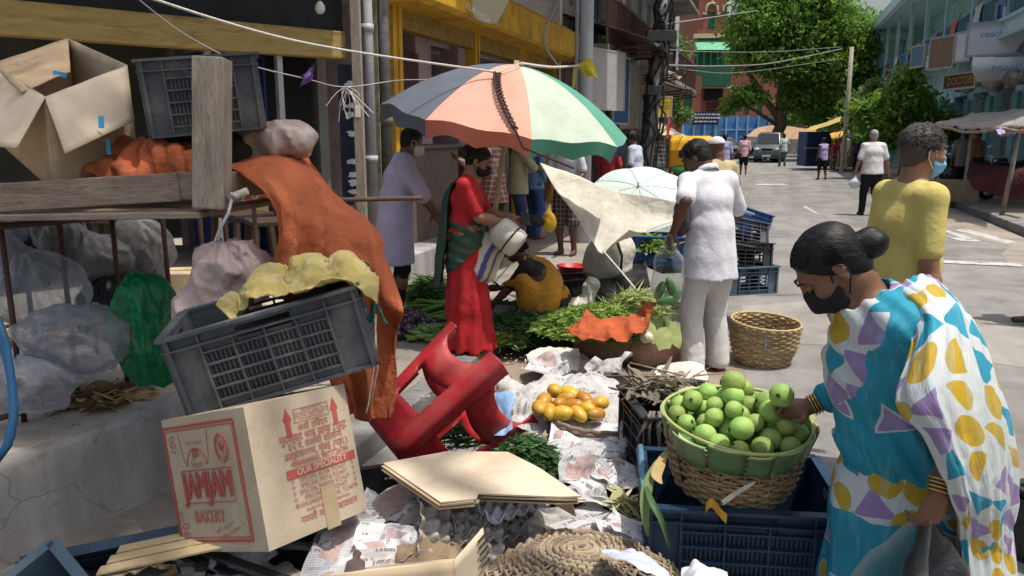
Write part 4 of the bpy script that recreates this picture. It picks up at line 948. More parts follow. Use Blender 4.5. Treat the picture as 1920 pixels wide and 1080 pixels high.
b=MB();b.box((LT/2,.3,4.45),(LT,2.0,.5));part('balcony_slab',b,M_teal2,tb)
b=MB();b.box((LT/2,-.74,4.66),(LT+.1,.1,.09));b.box((LT/2,-.74,4.20),(LT+.1,.1,.07));b.box((.55,-.42,6.3),(.14,.5,3.4));b.box((LT/2,-1.05,7.62),(LT,.08,.1));part('trim',b,M_tealw,tb)
b=MB();b.box((.28,.3,6.3),(.55,1.9,3.4));part('end_wall',b,M_teal2,tb)
for x in np.arange(3.4,LT,4.4):w=MB();w.box((x,-.55,6.2),(.15,.15,3.1));w.box((x,-.55,4.9),(.26,.26,.25));part('column',w,M_tealw,tb)
b=MB();b.box((LT/2,-.55,5.5),(LT,.08,.07))
for x in np.arange(.6,LT,.24):b.box((x,-.55,5.1),(.07,.05,.8))
part('railing',b,M('slate_railing',(.10,.22,.26),.6),tb)
b=MB();b.box((LT/2,.2,7.9),(LT+.3,2.9,.5));part('roof_slab',b,M_teal2,tb)
b=MB();b.box((LT/2,3.4,8.9),(LT,2.6,1.6));part('attic',b,M_teal,tb)
M_sh=M('grey_rolling_shutter',(.17,.16,.15),.6,.2,2,.1,10,dirt=(.07,.06,.05),dsc=2)
M_door=M('teal_door',(.12,.34,.36),.6,.2,3,.1,20,stretch=(3,3,.4))
for i,(a,z0,c_,z1)in enumerate(shs):
 w=MB();n=36;P=np.array([[(x,.28+(.03 if k%2 else 0),z0+(z1-z0)*k/n)for x in(a,c_)]for k in range(n+1)]);w.grid(P,smooth=False);part('shutter',w,M_sh,tb)
 w=MB();w.box((a-.32,-.06,1.5),(.55,.12,2.6));part('door',w,M_door,tb)
rr=random.Random(17)
for k in range(7):x=14+k*4.1;b=MB();b.box((x,-.3,5.05+.0*k),(.9,.5,.62));b.box((x,-.56,5.05),(.55,.02,.5));part('air_unit',b,MT['crate_grey']if k%2 else MT['steel'],tb,bev=.02)
for k in range(9):
 x=8+k*3.6+rr.random();b=MB();b.grid(crumple(loft([[(x,-.62,5.56),(x+.5,-.62,5.55),(x+.9,-.62,5.56)],[(x,-.66,5.1),(x+.5,-.70,5.05),(x+.9,-.66,5.1)],[(x+.02,-.64,4.75),(x+.5,-.66,4.7),(x+.88,-.64,4.78)]],10,10),.03,3,k));part('drying_cloth',b,M('washing_line_%d'%k,[(.5,.12,.1),(.55,.55,.5),(.12,.2,.4),(.5,.4,.12),(.3,.12,.3)][k%5],.85),tb)
b=MB()
for k,(x,z,r)in enumerate(((31,3.15,.17),(34.5,3.1,.19),(37.5,3.15,.16))):b.tube([(x-2+4*i/12,-.65+.08*math.sin(i*1.7+k),z+.12*math.sin(i*.9+k))for i in range(13)],[r*(.8+.3*math.sin(i*2.1))for i in range(13)],12)
part('rolled_awning',b,M('grey_rolled_tarp',(.22,.20,.18),.8,.3,3,.5,8),tb)
def hoard(name,label,x,y,z,w,h,rz,m,letters=None,col=None,ls=.3,lx=0,lz=0,extra=None,bow=0):
 loc=tb.matrix_basis@Vector((x,y,z));t=thing(name,label,'sign',loc,(0,0,RZR+rz));bb=MB();bb.box((0,0,0),(w,.06,h));part('panel',bb,m,t)
 f=MB()
 for s_ in(-1,1):f.box((s_*w/2,0,0),(.06,.09,h+.06));f.box((0,0,s_*h/2),(w,.085,.06))
 part('frame',f,MT['steel'],t)
 if letters:part('lettering',text_mb(letters,ls,Matrix.Translation((lx,-.035,lz))@FACE,bold=.006),col,t)
 return t
tb.matrix_basis=Matrix.LocRotScale(tb.location,tb.rotation_euler,None)
M_rw=NT('glossy_ad_print');v=M_rw.n('ShaderNodeSeparateXYZ',Vector=M_rw.obj());k_=M_rw.math('SUBTRACT',M_rw.math('MULTIPLY',v.outputs[0],1.0),M_rw.math('MULTIPLY_ADD',v.outputs[2],.9,.75));k_=M_rw.math('ADD',k_,M_rw.math('MULTIPLY',M_rw.math('MULTIPLY',v.outputs[2],v.outputs[2]),-.8))
M_rw.set(M_rw.b.inputs['Base Color'],M_rw.mix(M_rw.ramp(k_,-.02,.02),M_rw.mix(M_rw.ramp(v.outputs[2],.2,.35),c3((.60,.63,.68)),c3((.38,.45,.58))),c3((.06,.18,.42))));M_rw.b.inputs['Roughness'].default_value=.4
M_fb=M('faint_blue_ink',(.28,.36,.52),.6,.1,5,0)
def pxb(px,py,Y):return tb.matrix_basis.inverted()@at(px,py,Y)
def hp(name,label,px,py,Y,wpx,hpx,rz,m,**k):
 q=pxb(px,py,Y);s=Y/FPX/.98;return hoard(name,label,q.x,q.y,q.z,wpx*s,hpx*s,rz,m,**k)
M_bb=M('brown_board',(.24,.165,.115),.85,.2,3,.2,20,dirt=(.13,.09,.06),dsc=3)
hp('advertising_board','slate blue board fixed to the balcony left of the brown board',1722,106,27.5,42,36,R(20),M('slate_board',(.10,.19,.26),.6,.15,2))
hp('advertising_board','blank brown board leaning out from the teal balcony',1767,99,25.5,66,54,R(25),M_bb)
hp('advertising_board','narrow white board between the brown board and the big glossy sign',1807,88,24.5,38,50,R(28),M('white_board',(.62,.64,.66),.6,.08,2))
hp('advertising_board','large glossy white sign with a blue swoosh on the teal balcony',1868,72,22.5,92,56,R(62),M_rw.m,letters='reach',col=M_fb,ls=.26,lx=-.1,lz=.12)
hp('advertising_board','small blue sign with a white letter high on the teal balcony',1886,26,22.8,30,36,R(62),M('sign_blue',(.03,.08,.26),.5),letters='T',col=MT['white'],ls=.36)
hp('shop_nameboard','dark shop nameboard with worn orange lettering under the balcony',1800,152,25.0,110,26,R(16),M('dark_brown_board',(.07,.055,.045),.8),letters='DOCTORS',col=M('worn_orange_ink',(.40,.20,.05),.8),ls=.34,lx=.1)
rows=[[at(1824,108,21.5),at(1855,106,21.3),at(1890,106,21.1),at(1935,105,20.9)],[at(1822,130,21.35),at(1855,128,21.1),at(1890,128,20.95),at(1935,128,20.8)],[at(1832,155,21.5),at(1858,152,21.3),at(1890,150,21.1),at(1935,150,20.9)]]
o=sheet('wrapped_sign','crinkled white plastic wrapped sign hanging under the glossy sign','sign',rows,M('wrapped_white_plastic',(.58,.60,.63),.4,.12,4,.3,14,.5),26,14,.03,3,7,.01)
bm_=text_mb('reach',.3,Matrix.Translation(at(1885,126,20.85))@Matrix.Rotation(R(-48),4,'Z')@FACE,shear=.2);bm_.build('lettering',M('washed_blue_ink',(.16,.26,.45),.6),o)
def pole_thing(name,label,p0,p1,r,m,cat='post',group=None):
 t=thing(name,label,cat,p0,group=group);d=Vector(p1)-Vector(p0);part('shaft',MB().tube([(0,0,0),tuple(d*.5+Vector((r*.3,0,0))),tuple(d)],[r,r*.95,r*.85],10),m,t);return t
st=thing('stall_canopy','patched grey sacking canopy over the pavement stall before the shutters','awning',at(1840,230,16.5))
rows=[[at(1752,234,18.6),at(1800,240,17.2),at(1850,243,16.0),at(1895,240,15.0),at(1940,236,14.2)],[at(1790,224,19.5),at(1830,224,18.4),at(1870,222,17.4),at(1910,216,16.4),at(1950,212,15.5)],[at(1822,214,20.4),at(1860,213,19.5),at(1900,208,18.6),at(1930,205,17.8),at(1970,202,17)]]
b=MB();P=crumple(loft(rows,34,18),.05,1.6,6,3,.012,9);P[0,:,2]+=-.06*np.abs(np.sin(np.arange(34)*.9));b.grid(P);part('cloth',b,M('grey_sacking',(.30,.27,.235),.9,.2,5,.5,18,dirt=(.15,.13,.11),dsc=3),st,world=True,solid=.012)
b=MB();b.tube([tuple(Vector(P[0,i])-Vector((0,0,.03)))for i in range(0,34,3)],.03,6);b.tube([tuple(Vector(P[9,i])-Vector((0,0,.06)))for i in range(0,34,3)],.03,6);part('pole',b,MT['pole_wood'],st,world=True)
pole_thing('bamboo_post','thin dark post holding the left corner of the sacking canopy',atz(1803,385,.15),at(1822,240,17.3),.035,MT['woodv'])
pole_thing('bamboo_post','slanting bamboo post holding the near edge of the sacking canopy',atz(1878,405,.15),at(1912,238,15.0),.045,M('mottled_bamboo',(.22,.18,.14),.8,.4,8,.2,20))
b=MB();rows=[[at(1868,240,15.2),at(1895,228,15.4),at(1925,222,15.4)],[at(1872,252,15.0),at(1900,243,15.1),at(1930,236,15.1)],[at(1880,258,15.1),at(1905,254,15.2),at(1930,250,15.2)]]
sheet('cloth_bundle','purple and white cloth bundle tied at the canopy corner','cloth',rows,mat_check('purple_striped_cloth',(.12,.10,.26),(.45,.40,.45),6,.45),20,16,.05,4,9,.02)
o=atz(1775,378,.15);carton('wooden_crate','pale wooden box standing on the right kerb before the dark figures',(o.x+.3,o.y+.2,.15),(.85,.5,.48),R(-20),M('pale_ply',(.33,.24,.155),.8,.15,4),False)
o=atz(1752,374,.15);carton('dark_crate','small dark box beside the pale wooden box on the kerb',(o.x+.15,o.y+.4,.15),(.35,.4,.4),R(-20),MT['crate_black'],False)
rows=[[at(1818,300,17.8),at(1850,306,17.0),at(1890,312,16.0),at(1930,318,15)],[at(1812,325,17.2),at(1845,335,16.3),at(1885,345,15.5),at(1930,350,14.5)],[at(1822,352,16.6),at(1850,362,16.1),at(1885,372,15.5),at(1930,380,14.6)]]
sheet('maroon_cover','dark maroon cloth covering goods on the right pavement','cloth',rows,M('maroon_cloth',(.10,.022,.028),.9,.3,3,.3,20),26,18,.06,2.5,12,.01)
def motorbike(loc,rz,label):
 t=thing('motorcycle',label,'motorcycle',loc,(0,0,rz),'motorcycles parked by the shutters');Kb=M('black_bike_paint',(.012,.012,.014),.3,.1,5,0,10,.6)
 for y in(-.62,.62):
  wh=MB();M4=Matrix.Translation((0,y,.3))@Matrix.Rotation(PI/2,4,'Y');wh.lathe([(.22,-.05),(.3,-.04),(.3,.04),(.22,.05),(.22,-.05)],22,M4);w=part('wheel',wh,MT['tyre'],t);h=MB();h.lathe([(0,-.03),(.04,-.03),(.04,.03),(0,.03)],10,M4)
  for k in range(8):a=k*PI/4;h.bar(M4@Vector((0,0,0)),M4@Vector((.22*math.cos(a),.22*math.sin(a),0)),.012,.012)
  part('rim',h,MT['chrome'],w)
 b=SDF(.025);b.cone((0,.1,.75),(0,.42,.78),.13,.1,.05);b.cone((0,-.1,.78),(0,-.6,.84),.1,.08,.05);b.cone((0,0,.45),(0,.15,.42),.16,.14,.06);b.cone((0,.4,.75),(0,.62,.32),.04,.035,.03);b.cone((0,-.2,.6),(0,-.62,.32),.05,.03,.03);sdf_obj('body',b,Kb,t)
 hb=MB();hb.tube([(-.34,.28,1.0),(-.1,.4,.98),(.1,.4,.98),(.34,.28,1.0)],.018,8);hb.ico((0,.5,.9),(.09,.08,.09),2);hb.tube([(-.25,.36,1.0),(-.32,.4,1.18)],.008,5);hb.ico((-.33,.4,1.2),(.07,.02,.045),1);part('handlebar',hb,MT['chrome'],t)
 return t
mb0=motorbike(at(1790,330,21.5)*1,R(100),'parked black motorcycle beside the thin dark canopy post');mb0 .location.z=.15
for px,Y,lb in((1850,20.3,'parked black motorcycle behind the maroon cover'),(1890,19.0,'parked black motorcycle nearest the slanting bamboo post')):p=at(px,320,Y);dup(mb0,(p.x,p.y,.15),(0,0,R(100)+.2),lb)
p=at(1520,300,38);t=thing('kiosk','dark blue kiosk with yellow plastic sheet roofs beside the bare pole','kiosk',(p.x+.3,38,.1));part('cabin',MB().box((0,.5,.85),(1.15,1.2,1.6)),M('dark_blue_tin',(.015,.04,.12),.6,.2,3),t,bev=.02);part('counter',MB().box((0,-.35,.9),(1.5,.4,.06)),MT['wood'],t)
rows=[[at(1508,247,36.5),at(1535,242,36.4),at(1575,228,36.2)],[at(1518,240,38),at(1545,232,38),at(1578,218,38)]]
sheet('yellow_sheet','sagging yellow plastic sheet stretched from the kiosk to the bare pole','sheet',rows,M('yellow_plastic_sheet',(.62,.46,.15),.6,.15,3,.2,8,tl=.3),20,8,.05,2,3,.01)
rows=[[at(1556,250,36),at(1575,246,36),at(1592,244,36)],[at(1560,262,35.8),at(1575,258,35.8),at(1588,250,35.8)],[at(1566,276,36),at(1578,268,36),at(1586,256,36)]]
sheet('yellow_sheet','smaller torn yellow sheet hanging down beside the bare pole','sheet',rows,MT['yellow'],12,10,.05,3,5,.01)
rows=[[at(1580,258,35),at(1600,256,35),at(1625,250,34.5)],[at(1585,250,36.5),at(1605,246,36.5),at(1630,243,36)]]
sheet('blue_sheet','bright blue tarpaulin over the stall behind the man in the white shirt','sheet',rows,M('blue_tarp',(.02,.08,.38),.5,.15,4,.2,8),14,8,.05,3,6,.01)
p=at(1597,300,37);t=thing('pavement_stall','pale cloth walled stall under the bright blue tarpaulin','stall',(p.x,37,.1));part('cloth_wall',MB().box((0,.4,.9),(1.3,.9,1.7)),M('pale_brown_cloth',(.32,.25,.17),.9,.3,3,.3,6),t);part('table',MB().box((0,-.5,.7),(1.4,.6,.06)),MT['wood'],t)
bp=atz(1578,322,.1);tpz=at(1578,88,bp.y).z
pole_thing('street_pole','bare pale wooden pole with wires fixed to its top',bp,(bp.x+.02,bp.y,tpz),.095,M('pale_pole',(.36,.31,.25),.8,.2,4,.2,15),'pole')
def wire(label,pts,r=.012,m=None,sag=0,name='overhead_wire',n=16):
 a=[Vector(p)for p in pts];q=[]
 if len(a)==2:
  for i in range(n+1):f=i/n;q.append(a[0].lerp(a[1],f)-Vector((0,0,sag*4*f*(1-f))))
 else:q=[tuple(v)for v in _cr([tuple(p)for p in a],n*len(a))]
 return tag(MB().tube(q,r,6).build(name,m or MT['wire']),label,'wire')
Yp=bp.y;M_gw=M('grey_wire',(.22,.22,.23),.7)
wire('thick sagging cable from the bare pole to the leaning pole',[at(1578,92,Yp),at(1450,118,30),at(1350,124,25),at(1240,122,17.2)],.022,M_gw)
wire('thin upper wire from the bare pole top toward the left',[at(1576,88,Yp),at(1450,97,31),at(1320,97,24),at(1245,92,17.2)],.012,M_gw)
wire('lower slack wire crossing before the red building',[at(1578,110,Yp),at(1400,135,26),at(1300,132,21),at(1240,115,17.2)],.01,M_gw)
wire('high wire leaving the leaning pole over the patch of sky',[at(1245,45,17.2),at(1300,38,22),at(1420,20,40)],.022,M_gw)
wire('slack dark wire dropping from the leaning pole across the green balcony',[at(1242,110,17.2),at(1300,135,22),at(1360,160,27)],.01)
# vehicles far up the street
def wheel(par,x,y,r,w):
 M4=Matrix.Translation((x,y,r))@Matrix.Rotation(PI/2,4,'Y');a=MB();a.lathe([(r*.6,-w/2),(r*.95,-w/2),(r,-w/4),(r,w/4),(r*.95,w/2),(r*.6,w/2),(r*.6,-w/2)],24,M4)
 g=thing_part('wheel',par);part('tyre',a,MT['tyre'],g);a=MB();a.lathe([(0,-w*.3),(r*.6,-w*.42),(r*.6,w*.42),(0,w*.3)],16,M4);part('rim',a,MT['chrome'],g)
def thing_part(name,par):
 o=bpy.data.objects.new(name,None);COL.objects.link(o);o.parent=par;return o
def car(name,label,cat,loc,rz,col,L,Wd,H,prof,glass,van=False):
 """front toward -y. prof: side outline (y,z) of body; glass: greenhouse outline"""
 t=thing(name,label,cat,loc,(0,0,rz));pm=M('car_paint_'+name+str(int(col[2]*1000)),col,.3,.05,3,0,10,.5,coat=.6)
 def shell(pr,w0,w1,zsplit):
  b=MB();n=len(pr);vs=[]
  for sx in(-1,-.82,.82,1):
   for(y,z)in pr:
    k=(w0 if z<=zsplit else w0+(w1-w0)*min(1,(z-zsplit)/max(.01,H-zsplit)))
    e=.9 if abs(sx)==1 else 1.0
    yy=y*(.985 if abs(sx)==1 else 1);vs.append((sx*k/2,yy,(z-.05)if abs(sx)==1 and z>zsplit+.01 else z))
  fs=[(a*n+i,a*n+(i+1)%n,(a+1)*n+(i+1)%n,(a+1)*n+i)for a in range(3)for i in range(n)]+[tuple(range(n))[::-1],tuple(range(3*n,4*n))]
  b.add(vs,fs,0,True);return b
 o=part('body',shell(prof,Wd,Wd*.8,H*.58),pm,t,bev=.04)
 gm=MT['glass_dark']
 (fy0,fz0),(fy1,fz1),(ry1,rz1),(ry0,rz0)=glass;w0,w1=Wd*.42,Wd*.36;ww=MB()
 ww.quad((-w0,fy0-.03,fz0+.02),(w0,fy0-.03,fz0+.02),(w1,fy1-.03,fz1+.0),(-w1,fy1-.03,fz1));part('windscreen',ww,gm,t,solid=.01)
 for s in(-1,1):
  sw=MB();k=s*Wd*.5;sw.quad((k*1.0,fy0+.15,fz0+.04),(k*.86,fy1+.1,fz1-.04),(k*.86,ry1-.1,rz1-.04),(k*1.0,ry0-.15,rz0+.04));part('side_window',sw,gm,t,solid=.012)
  hl=MB();hl.ico((s*Wd*.38,prof[1][0]+.03,H*.44),(.16,.06,.09),2);part('headlight',hl,M('headlight_glass',(.55,.57,.6),.1,.05,5,0,10,.7),t)
  mr=MB();mr.ico((s*Wd*.54,fy0+.25,fz0+.08),(.09,.05,.07),2);part('mirror',mr,pm,t)
  for y in(-L*.31,L*.31):wheel(t,s*Wd*.44,y,.31,.19)
 b=MB();b.box((0,prof[1][0]-.02,.38),(Wd*.9,.1,.16));part('bumper',b,M('dark_bumper',(.04,.04,.045),.6),t,bev=.02)
 b=MB();b.box((0,prof[1][0]-.075,.40),(.48,.02,.11));part('number_plate',b,M('plate_white',(.7,.7,.68),.5),t)
 b=MB();b.box((0,prof[1][0]-.01,H*.43),(Wd*.4,.05,.12));part('grille',b,MT['dark'],t);return t
sed_=[(-2.0,.25),(-2.05,.5),(-1.95,.78),(-.95,.92),(-.35,1.42),(.7,1.46),(1.45,1.0),(1.95,.95),(2.0,.3)];sg_=((-.95,.92),(-.4,1.38),(.7,1.42),(1.3,1.02))
van_=[(-1.65,.25),(-1.7,.55),(-1.6,.85),(-1.2,1.05),(-.75,1.72),(1.5,1.76),(1.65,1.0),(1.65,.3)];vg_=((-1.2,1.05),(-.78,1.66),(1.4,1.66),(1.5,1.05))
p=at(1408,300,54);car('parked_car','blue saloon car parked under the big tree','car',(p.x,54,0),R(-8),(.02,.05,.28),4.0,1.6,1.46,sed_,sg_)
p=at(1358,300,52);car('parked_car','white car half hidden behind the man in the lilac shirt','car',(p.x,53,0),R(5),(.6,.62,.63),4.0,1.6,1.46,sed_,sg_)
p=at(1443,300,48);car('parked_van','dark grey van parked beside the blue saloon','van',(p.x,48,0),R(-24),(.10,.115,.12),3.3,1.5,1.76,van_,vg_)
p=at(1295,300,24);ar=thing('auto_rickshaw','yellow and green auto rickshaw with a rounded hood on the left of the road','auto rickshaw',(p.x,24,0),(0,0,R(-14)));M_ay=M('rickshaw_yellow',(.72,.36,.02),.5,.1,4,.05);M_ag=M('rickshaw_green',(.02,.17,.06),.5,.15,4,.05)
b=MB();b.prism([(-1.0,.68),(-1.06,1.2),(-.98,1.5),(-.75,1.6),(.45,1.6),(.7,1.45),(.95,.95),(.98,.68),(.6,.68),(.55,1.1),(-.2,1.1),(-.25,.68)],-.6,.6,Matrix(((0,0,1,0),(1,0,0,0),(0,1,0,0),(0,0,0,1))));part('hood',b,M_ay,ar,bev=.09)
s=SDF(.03);s.econe((0,-.88,.55),(0,.65,.5),(.6,.34),(.52,.3),k=.08);s.cone((0,.7,.5),(0,1.15,.55),.3,.2,.15);s.plane((0,0,.72),(0,0,1));sdf_obj('body',s,M_ag,ar)
part('rear_window',MB().box((0,-1.045,1.1),(.62,.05,.22)),MT['glass_dark'],ar,bev=.02)
for s_ in(-1,1):
 wheel(ar,s_*.5,-.6,.22,.12);part('tail_lamp',MB().ico((s_*.48,-1.2,.55),(.06,.04,.05),2),M('tail_red',(.4,.02,.02),.3),ar)
wheel(ar,0,1.05,.22,.12)
p=at(1290,300,34);t=thing('goods_cart','flat cart with pale sheeted goods parked behind the rickshaw','cart',(p.x-.2,34,0),(0,0,R(-15)));part('deck',MB().box((0,0,.8),(2.2,1.3,.08)),MT['wood'],t)
b=SDF(.06);b.ell((-.5,0,1.2),(.7,.6,.5),k=.2);b.ell((.4,0,1.15),(.8,.6,.42),k=.2);b.disp=lambda x,y,z:.07*fbm(x*3,y*3,z*3,3);sdf_obj('load',b,M('pale_load_cloth',(.36,.33,.29),.9,.2,3,.3,6),t)
for x in(-.8,.8):
 for y in(-.6,.6):wheel(t,x,y,.35,.08)
def canopy(R_,h,panels,tilt_fn=None,n_sub=6,sag=.06):
 pass
p=at(1205,232,21);t=thing('far_parasol','pale yellow and grey parasol far behind the leaning pole','parasol',(p.x,21,.1));b=MB();rr_=[]
for k in range(8):
 P=np.array([[(1.0*f*math.cos((k+g)*PI/4),1.0*f*math.sin((k+g)*PI/4),1.98-.42*f**1.6-.03*math.sin(PI*g)*f)for g in np.linspace(0,1,5)]for f in np.linspace(.01,1,8)]);b.grid(P,mi=k%2)
part('canopy',b,[M('pale_yellow_canvas',(.60,.52,.30),.8,tl=.2),M('brown_grey_canvas',(.22,.17,.15),.8)],t);part('pole',MB().tube([(0,0,0),(0,0,2.0)],.025,8),MT['steel'],t)
# people: one continuous body each, clothes and hair as children
V3=lambda*a:np.array(a,float)
def ik(a,b,l1,l2,hint):
 a,b,hint=V3(*a),V3(*b),V3(*hint);d=b-a;L=np.linalg.norm(d);L=min(L,(l1+l2)*.995);w=d/np.linalg.norm(d)
 x=(L*L+l1*l1-l2*l2)/(2*L);y=math.sqrt(max(0,l1*l1-x*x));h=hint-w*(hint@w);h/=np.linalg.norm(h)+1e-9
 return a+w*x+h*y,a+w*L
def hand_sdf(s,wr,d,pn,sc=1.0,curl=.5,side=1,k=.006,spread=.1):
 """palm + four fingers + thumb. wr wrist, d direction of the hand, pn direction the palm faces, side which side the thumb leaves"""
 d=d/np.linalg.norm(d);pn=pn-d*(pn@d);pn/=np.linalg.norm(pn);x=np.cross(d,pn)*side
 rot=Matrix((tuple(x),tuple(d),tuple(pn))).transposed()
 s.ell(wr+d*.048*sc,(.040*sc,.056*sc,.017*sc),rot,k=.015)
 for i,(ox,L,r)in enumerate(((.029,.068,.0092),(.010,.078,.0095),(-.010,.072,.0092),(-.028,.056,.0082))):
  p=wr+d*(.088-.006*abs(i-1))*sc+x*ox*sc;a=curl*(.55+.12*i);q=d+x*ox*spread*14*.3;q/=np.linalg.norm(q)
  for j,f in enumerate((.42,.32,.26)):
   dd=q*math.cos(a)+pn*math.sin(a);p2=p+dd*L*f*sc;s.cone(p,p2,r*sc*(1-.08*j),r*sc*(1-.08*(j+1)),k);p=p2;a+=curl*.75
 p=wr+d*.022*sc+x*.030*sc;q=d*.55+x*.75+pn*.35;q/=np.linalg.norm(q)
 for j,f in enumerate((.45,.32,.25)):
  p2=p+q*.075*f*sc;s.cone(p,p2,.0125*sc*(1-.1*j),.0115*sc*(1-.1*j),k);p=p2;q=q*.85+d*.3+pn*.25*curl;q/=np.linalg.norm(q)
class Pose:pass
def pose(o):
 P=Pose();fat=o.get('fat',1.0);P.fat=fat
 pz=o.get('pelvis',(0,0,.92));P.pel=V3(*pz)
 l=R(o.get('lean',4));tw=R(o.get('twist',0));sd_=R(o.get('side',0))
 up1=V3(math.sin(sd_)*.5,math.sin(l*.7),math.cos(l*.7));up1/=np.linalg.norm(up1)
 up2=V3(math.sin(sd_),math.sin(l*1.15),math.cos(l*1.15));up2/=np.linalg.norm(up2)
 P.waist=P.pel+up1*.16;P.chest=P.waist+up2*.20;P.neck=P.chest+up2*.185;P.up=up2
 xr=V3(math.cos(tw),math.sin(tw),0);xr=xr-up2*(xr@up2);xr/=np.linalg.norm(xr);P.xr=xr;P.fw=np.cross(up2,xr)
 sw=o.get('shw',.175);P.sh={s:P.chest+up2*.125+xr*sw*s-P.fw*.01+V3(*o.get('shift_'+('R' if s>0 else 'L'),(0,0,0)))for s in(-1,1)}
 hp_,hy,hr=[R(a)for a in o.get('head',(8,0,0))]
 P.HR=Matrix.Rotation(hy,3,'Z')@Matrix.Rotation(-hp_,3,'X')@Matrix.Rotation(hr,3,'Y')
 H_=np.array(P.HR);nd=up2*.6+H_[:,2]*.4;nd/=np.linalg.norm(nd)
 P.nk2=P.neck+nd*.075;P.head=P.nk2+H_[:,2]*.072+H_[:,1]*.022
 P.el={};P.wr={};P.hd={}
 for s,k in((-1,'L'),(1,'R')):
  tgt=o.get('hand'+k);hint=o.get('elbow'+k,(s*.4,-1,-.3))
  if tgt is None:tgt=(P.sh[s]+V3(s*.09,.03,-.52))
  P.el[s],P.wr[s]=ik(P.sh[s],tgt,.285,.25,hint)
  P.hd[s]=V3(*o['hdir'+k])if 'hdir'+k in o else(P.wr[s]-P.el[s])/np.linalg.norm(P.wr[s]-P.el[s])
 P.hip={};P.kn={};P.an={}
 for s,k in((-1,'L'),(1,'R')):
  P.hip[s]=P.pel+V3(s*.088,0,-.03);f=o.get('foot'+k,(s*.10,0,0))
  P.kn[s],P.an[s]=ik(P.hip[s],V3(f[0],f[1],f[2]+.08),.42,.40,o.get('knee'+k,(s*.12,1,0)))
 return P
def H2W(P,p):return P.head+np.array(P.HR)@V3(*p)
def head_sdf(s,P,det=1,hs=1.0):
 r=P.HR;h=lambda*p:H2W(P,tuple(q*hs for q in p));k=.012
 s.ell(h(0,-.014,.030),V3(.075,.094,.085)*hs,r,.02);s.ell(h(0,.028,-.042),V3(.058,.064,.076)*hs,r,.03)
 s.ell(h(0,.066,-.100),V3(.026,.022,.020)*hs,r,.025)
 if det:
  s.cone(h(0,.093,.018),h(0,.116,-.030),.0095*hs,.0125*hs,.012);s.ell(h(.013,.101,-.036),V3(.009,.01,.008)*hs,r,.008);s.ell(h(-.013,.101,-.036),V3(.009,.01,.008)*hs,r,.008)
  s.cone(h(-.036,.080,.033),h(.036,.080,.033),.013*hs,.013*hs,.015)
  for x in(-1,1):
   s.ell(h(x*.033,.099,.010),V3(.017,.013,.011)*hs,r,.01,True);s.ell(h(x*.048,.056,-.022),V3(.022,.03,.022)*hs,r,.02)
   s.ell(h(x*.079,-.012,-.012),V3(.009,.021,.032)*hs,Matrix(r)@Matrix.Rotation(R(-12*x),3,'Z'),.008);s.ell(h(x*.090,-.008,-.008),V3(.006,.010,.018)*hs,r,.005,True)
  s.cone(h(-.018,.094,-.066),h(.018,.094,-.066),.0085*hs,.0085*hs,.006);s.cone(h(-.015,.092,-.080),h(.015,.092,-.080),.009*hs,.009*hs,.006)
def skin_mat(c,nm):return M('skin_'+nm,c,.55,.14,7,.10,70,.35,dirt=(c[0]*.6,c[1]*.55,c[2]*.5),dsc=4,damt=.35)
HAIRB=M('combed_black_hair',(.007,.006,.006),.42,.85,10,.22,14,.22,stretch=(12,1.2,12));SKB,SKM,SKD=(.26,.13,.078),(.185,.088,.050),(.11,.052,.031)
HAIR=M('black_hair',(.006,.005,.005),.40,.5,18,.35,90,.3,stretch=(1.5,1,9));HAIRG=M('greying_hair',(.045,.035,.03),.5,.7,16,.3,90,.4);HAIRW=M('grey_hair',(.28,.27,.26),.7,.3,16,.3,90,.3)
def wrinkle(a,sc,seed,st=(1,1,.5)):
 return lambda x,y,z:a*ridge(x*sc*st[0],y*sc*st[1],z*sc*st[2]+.6*x*sc+.8*vnoise(x*5,y*5,z*5,2),seed,3)
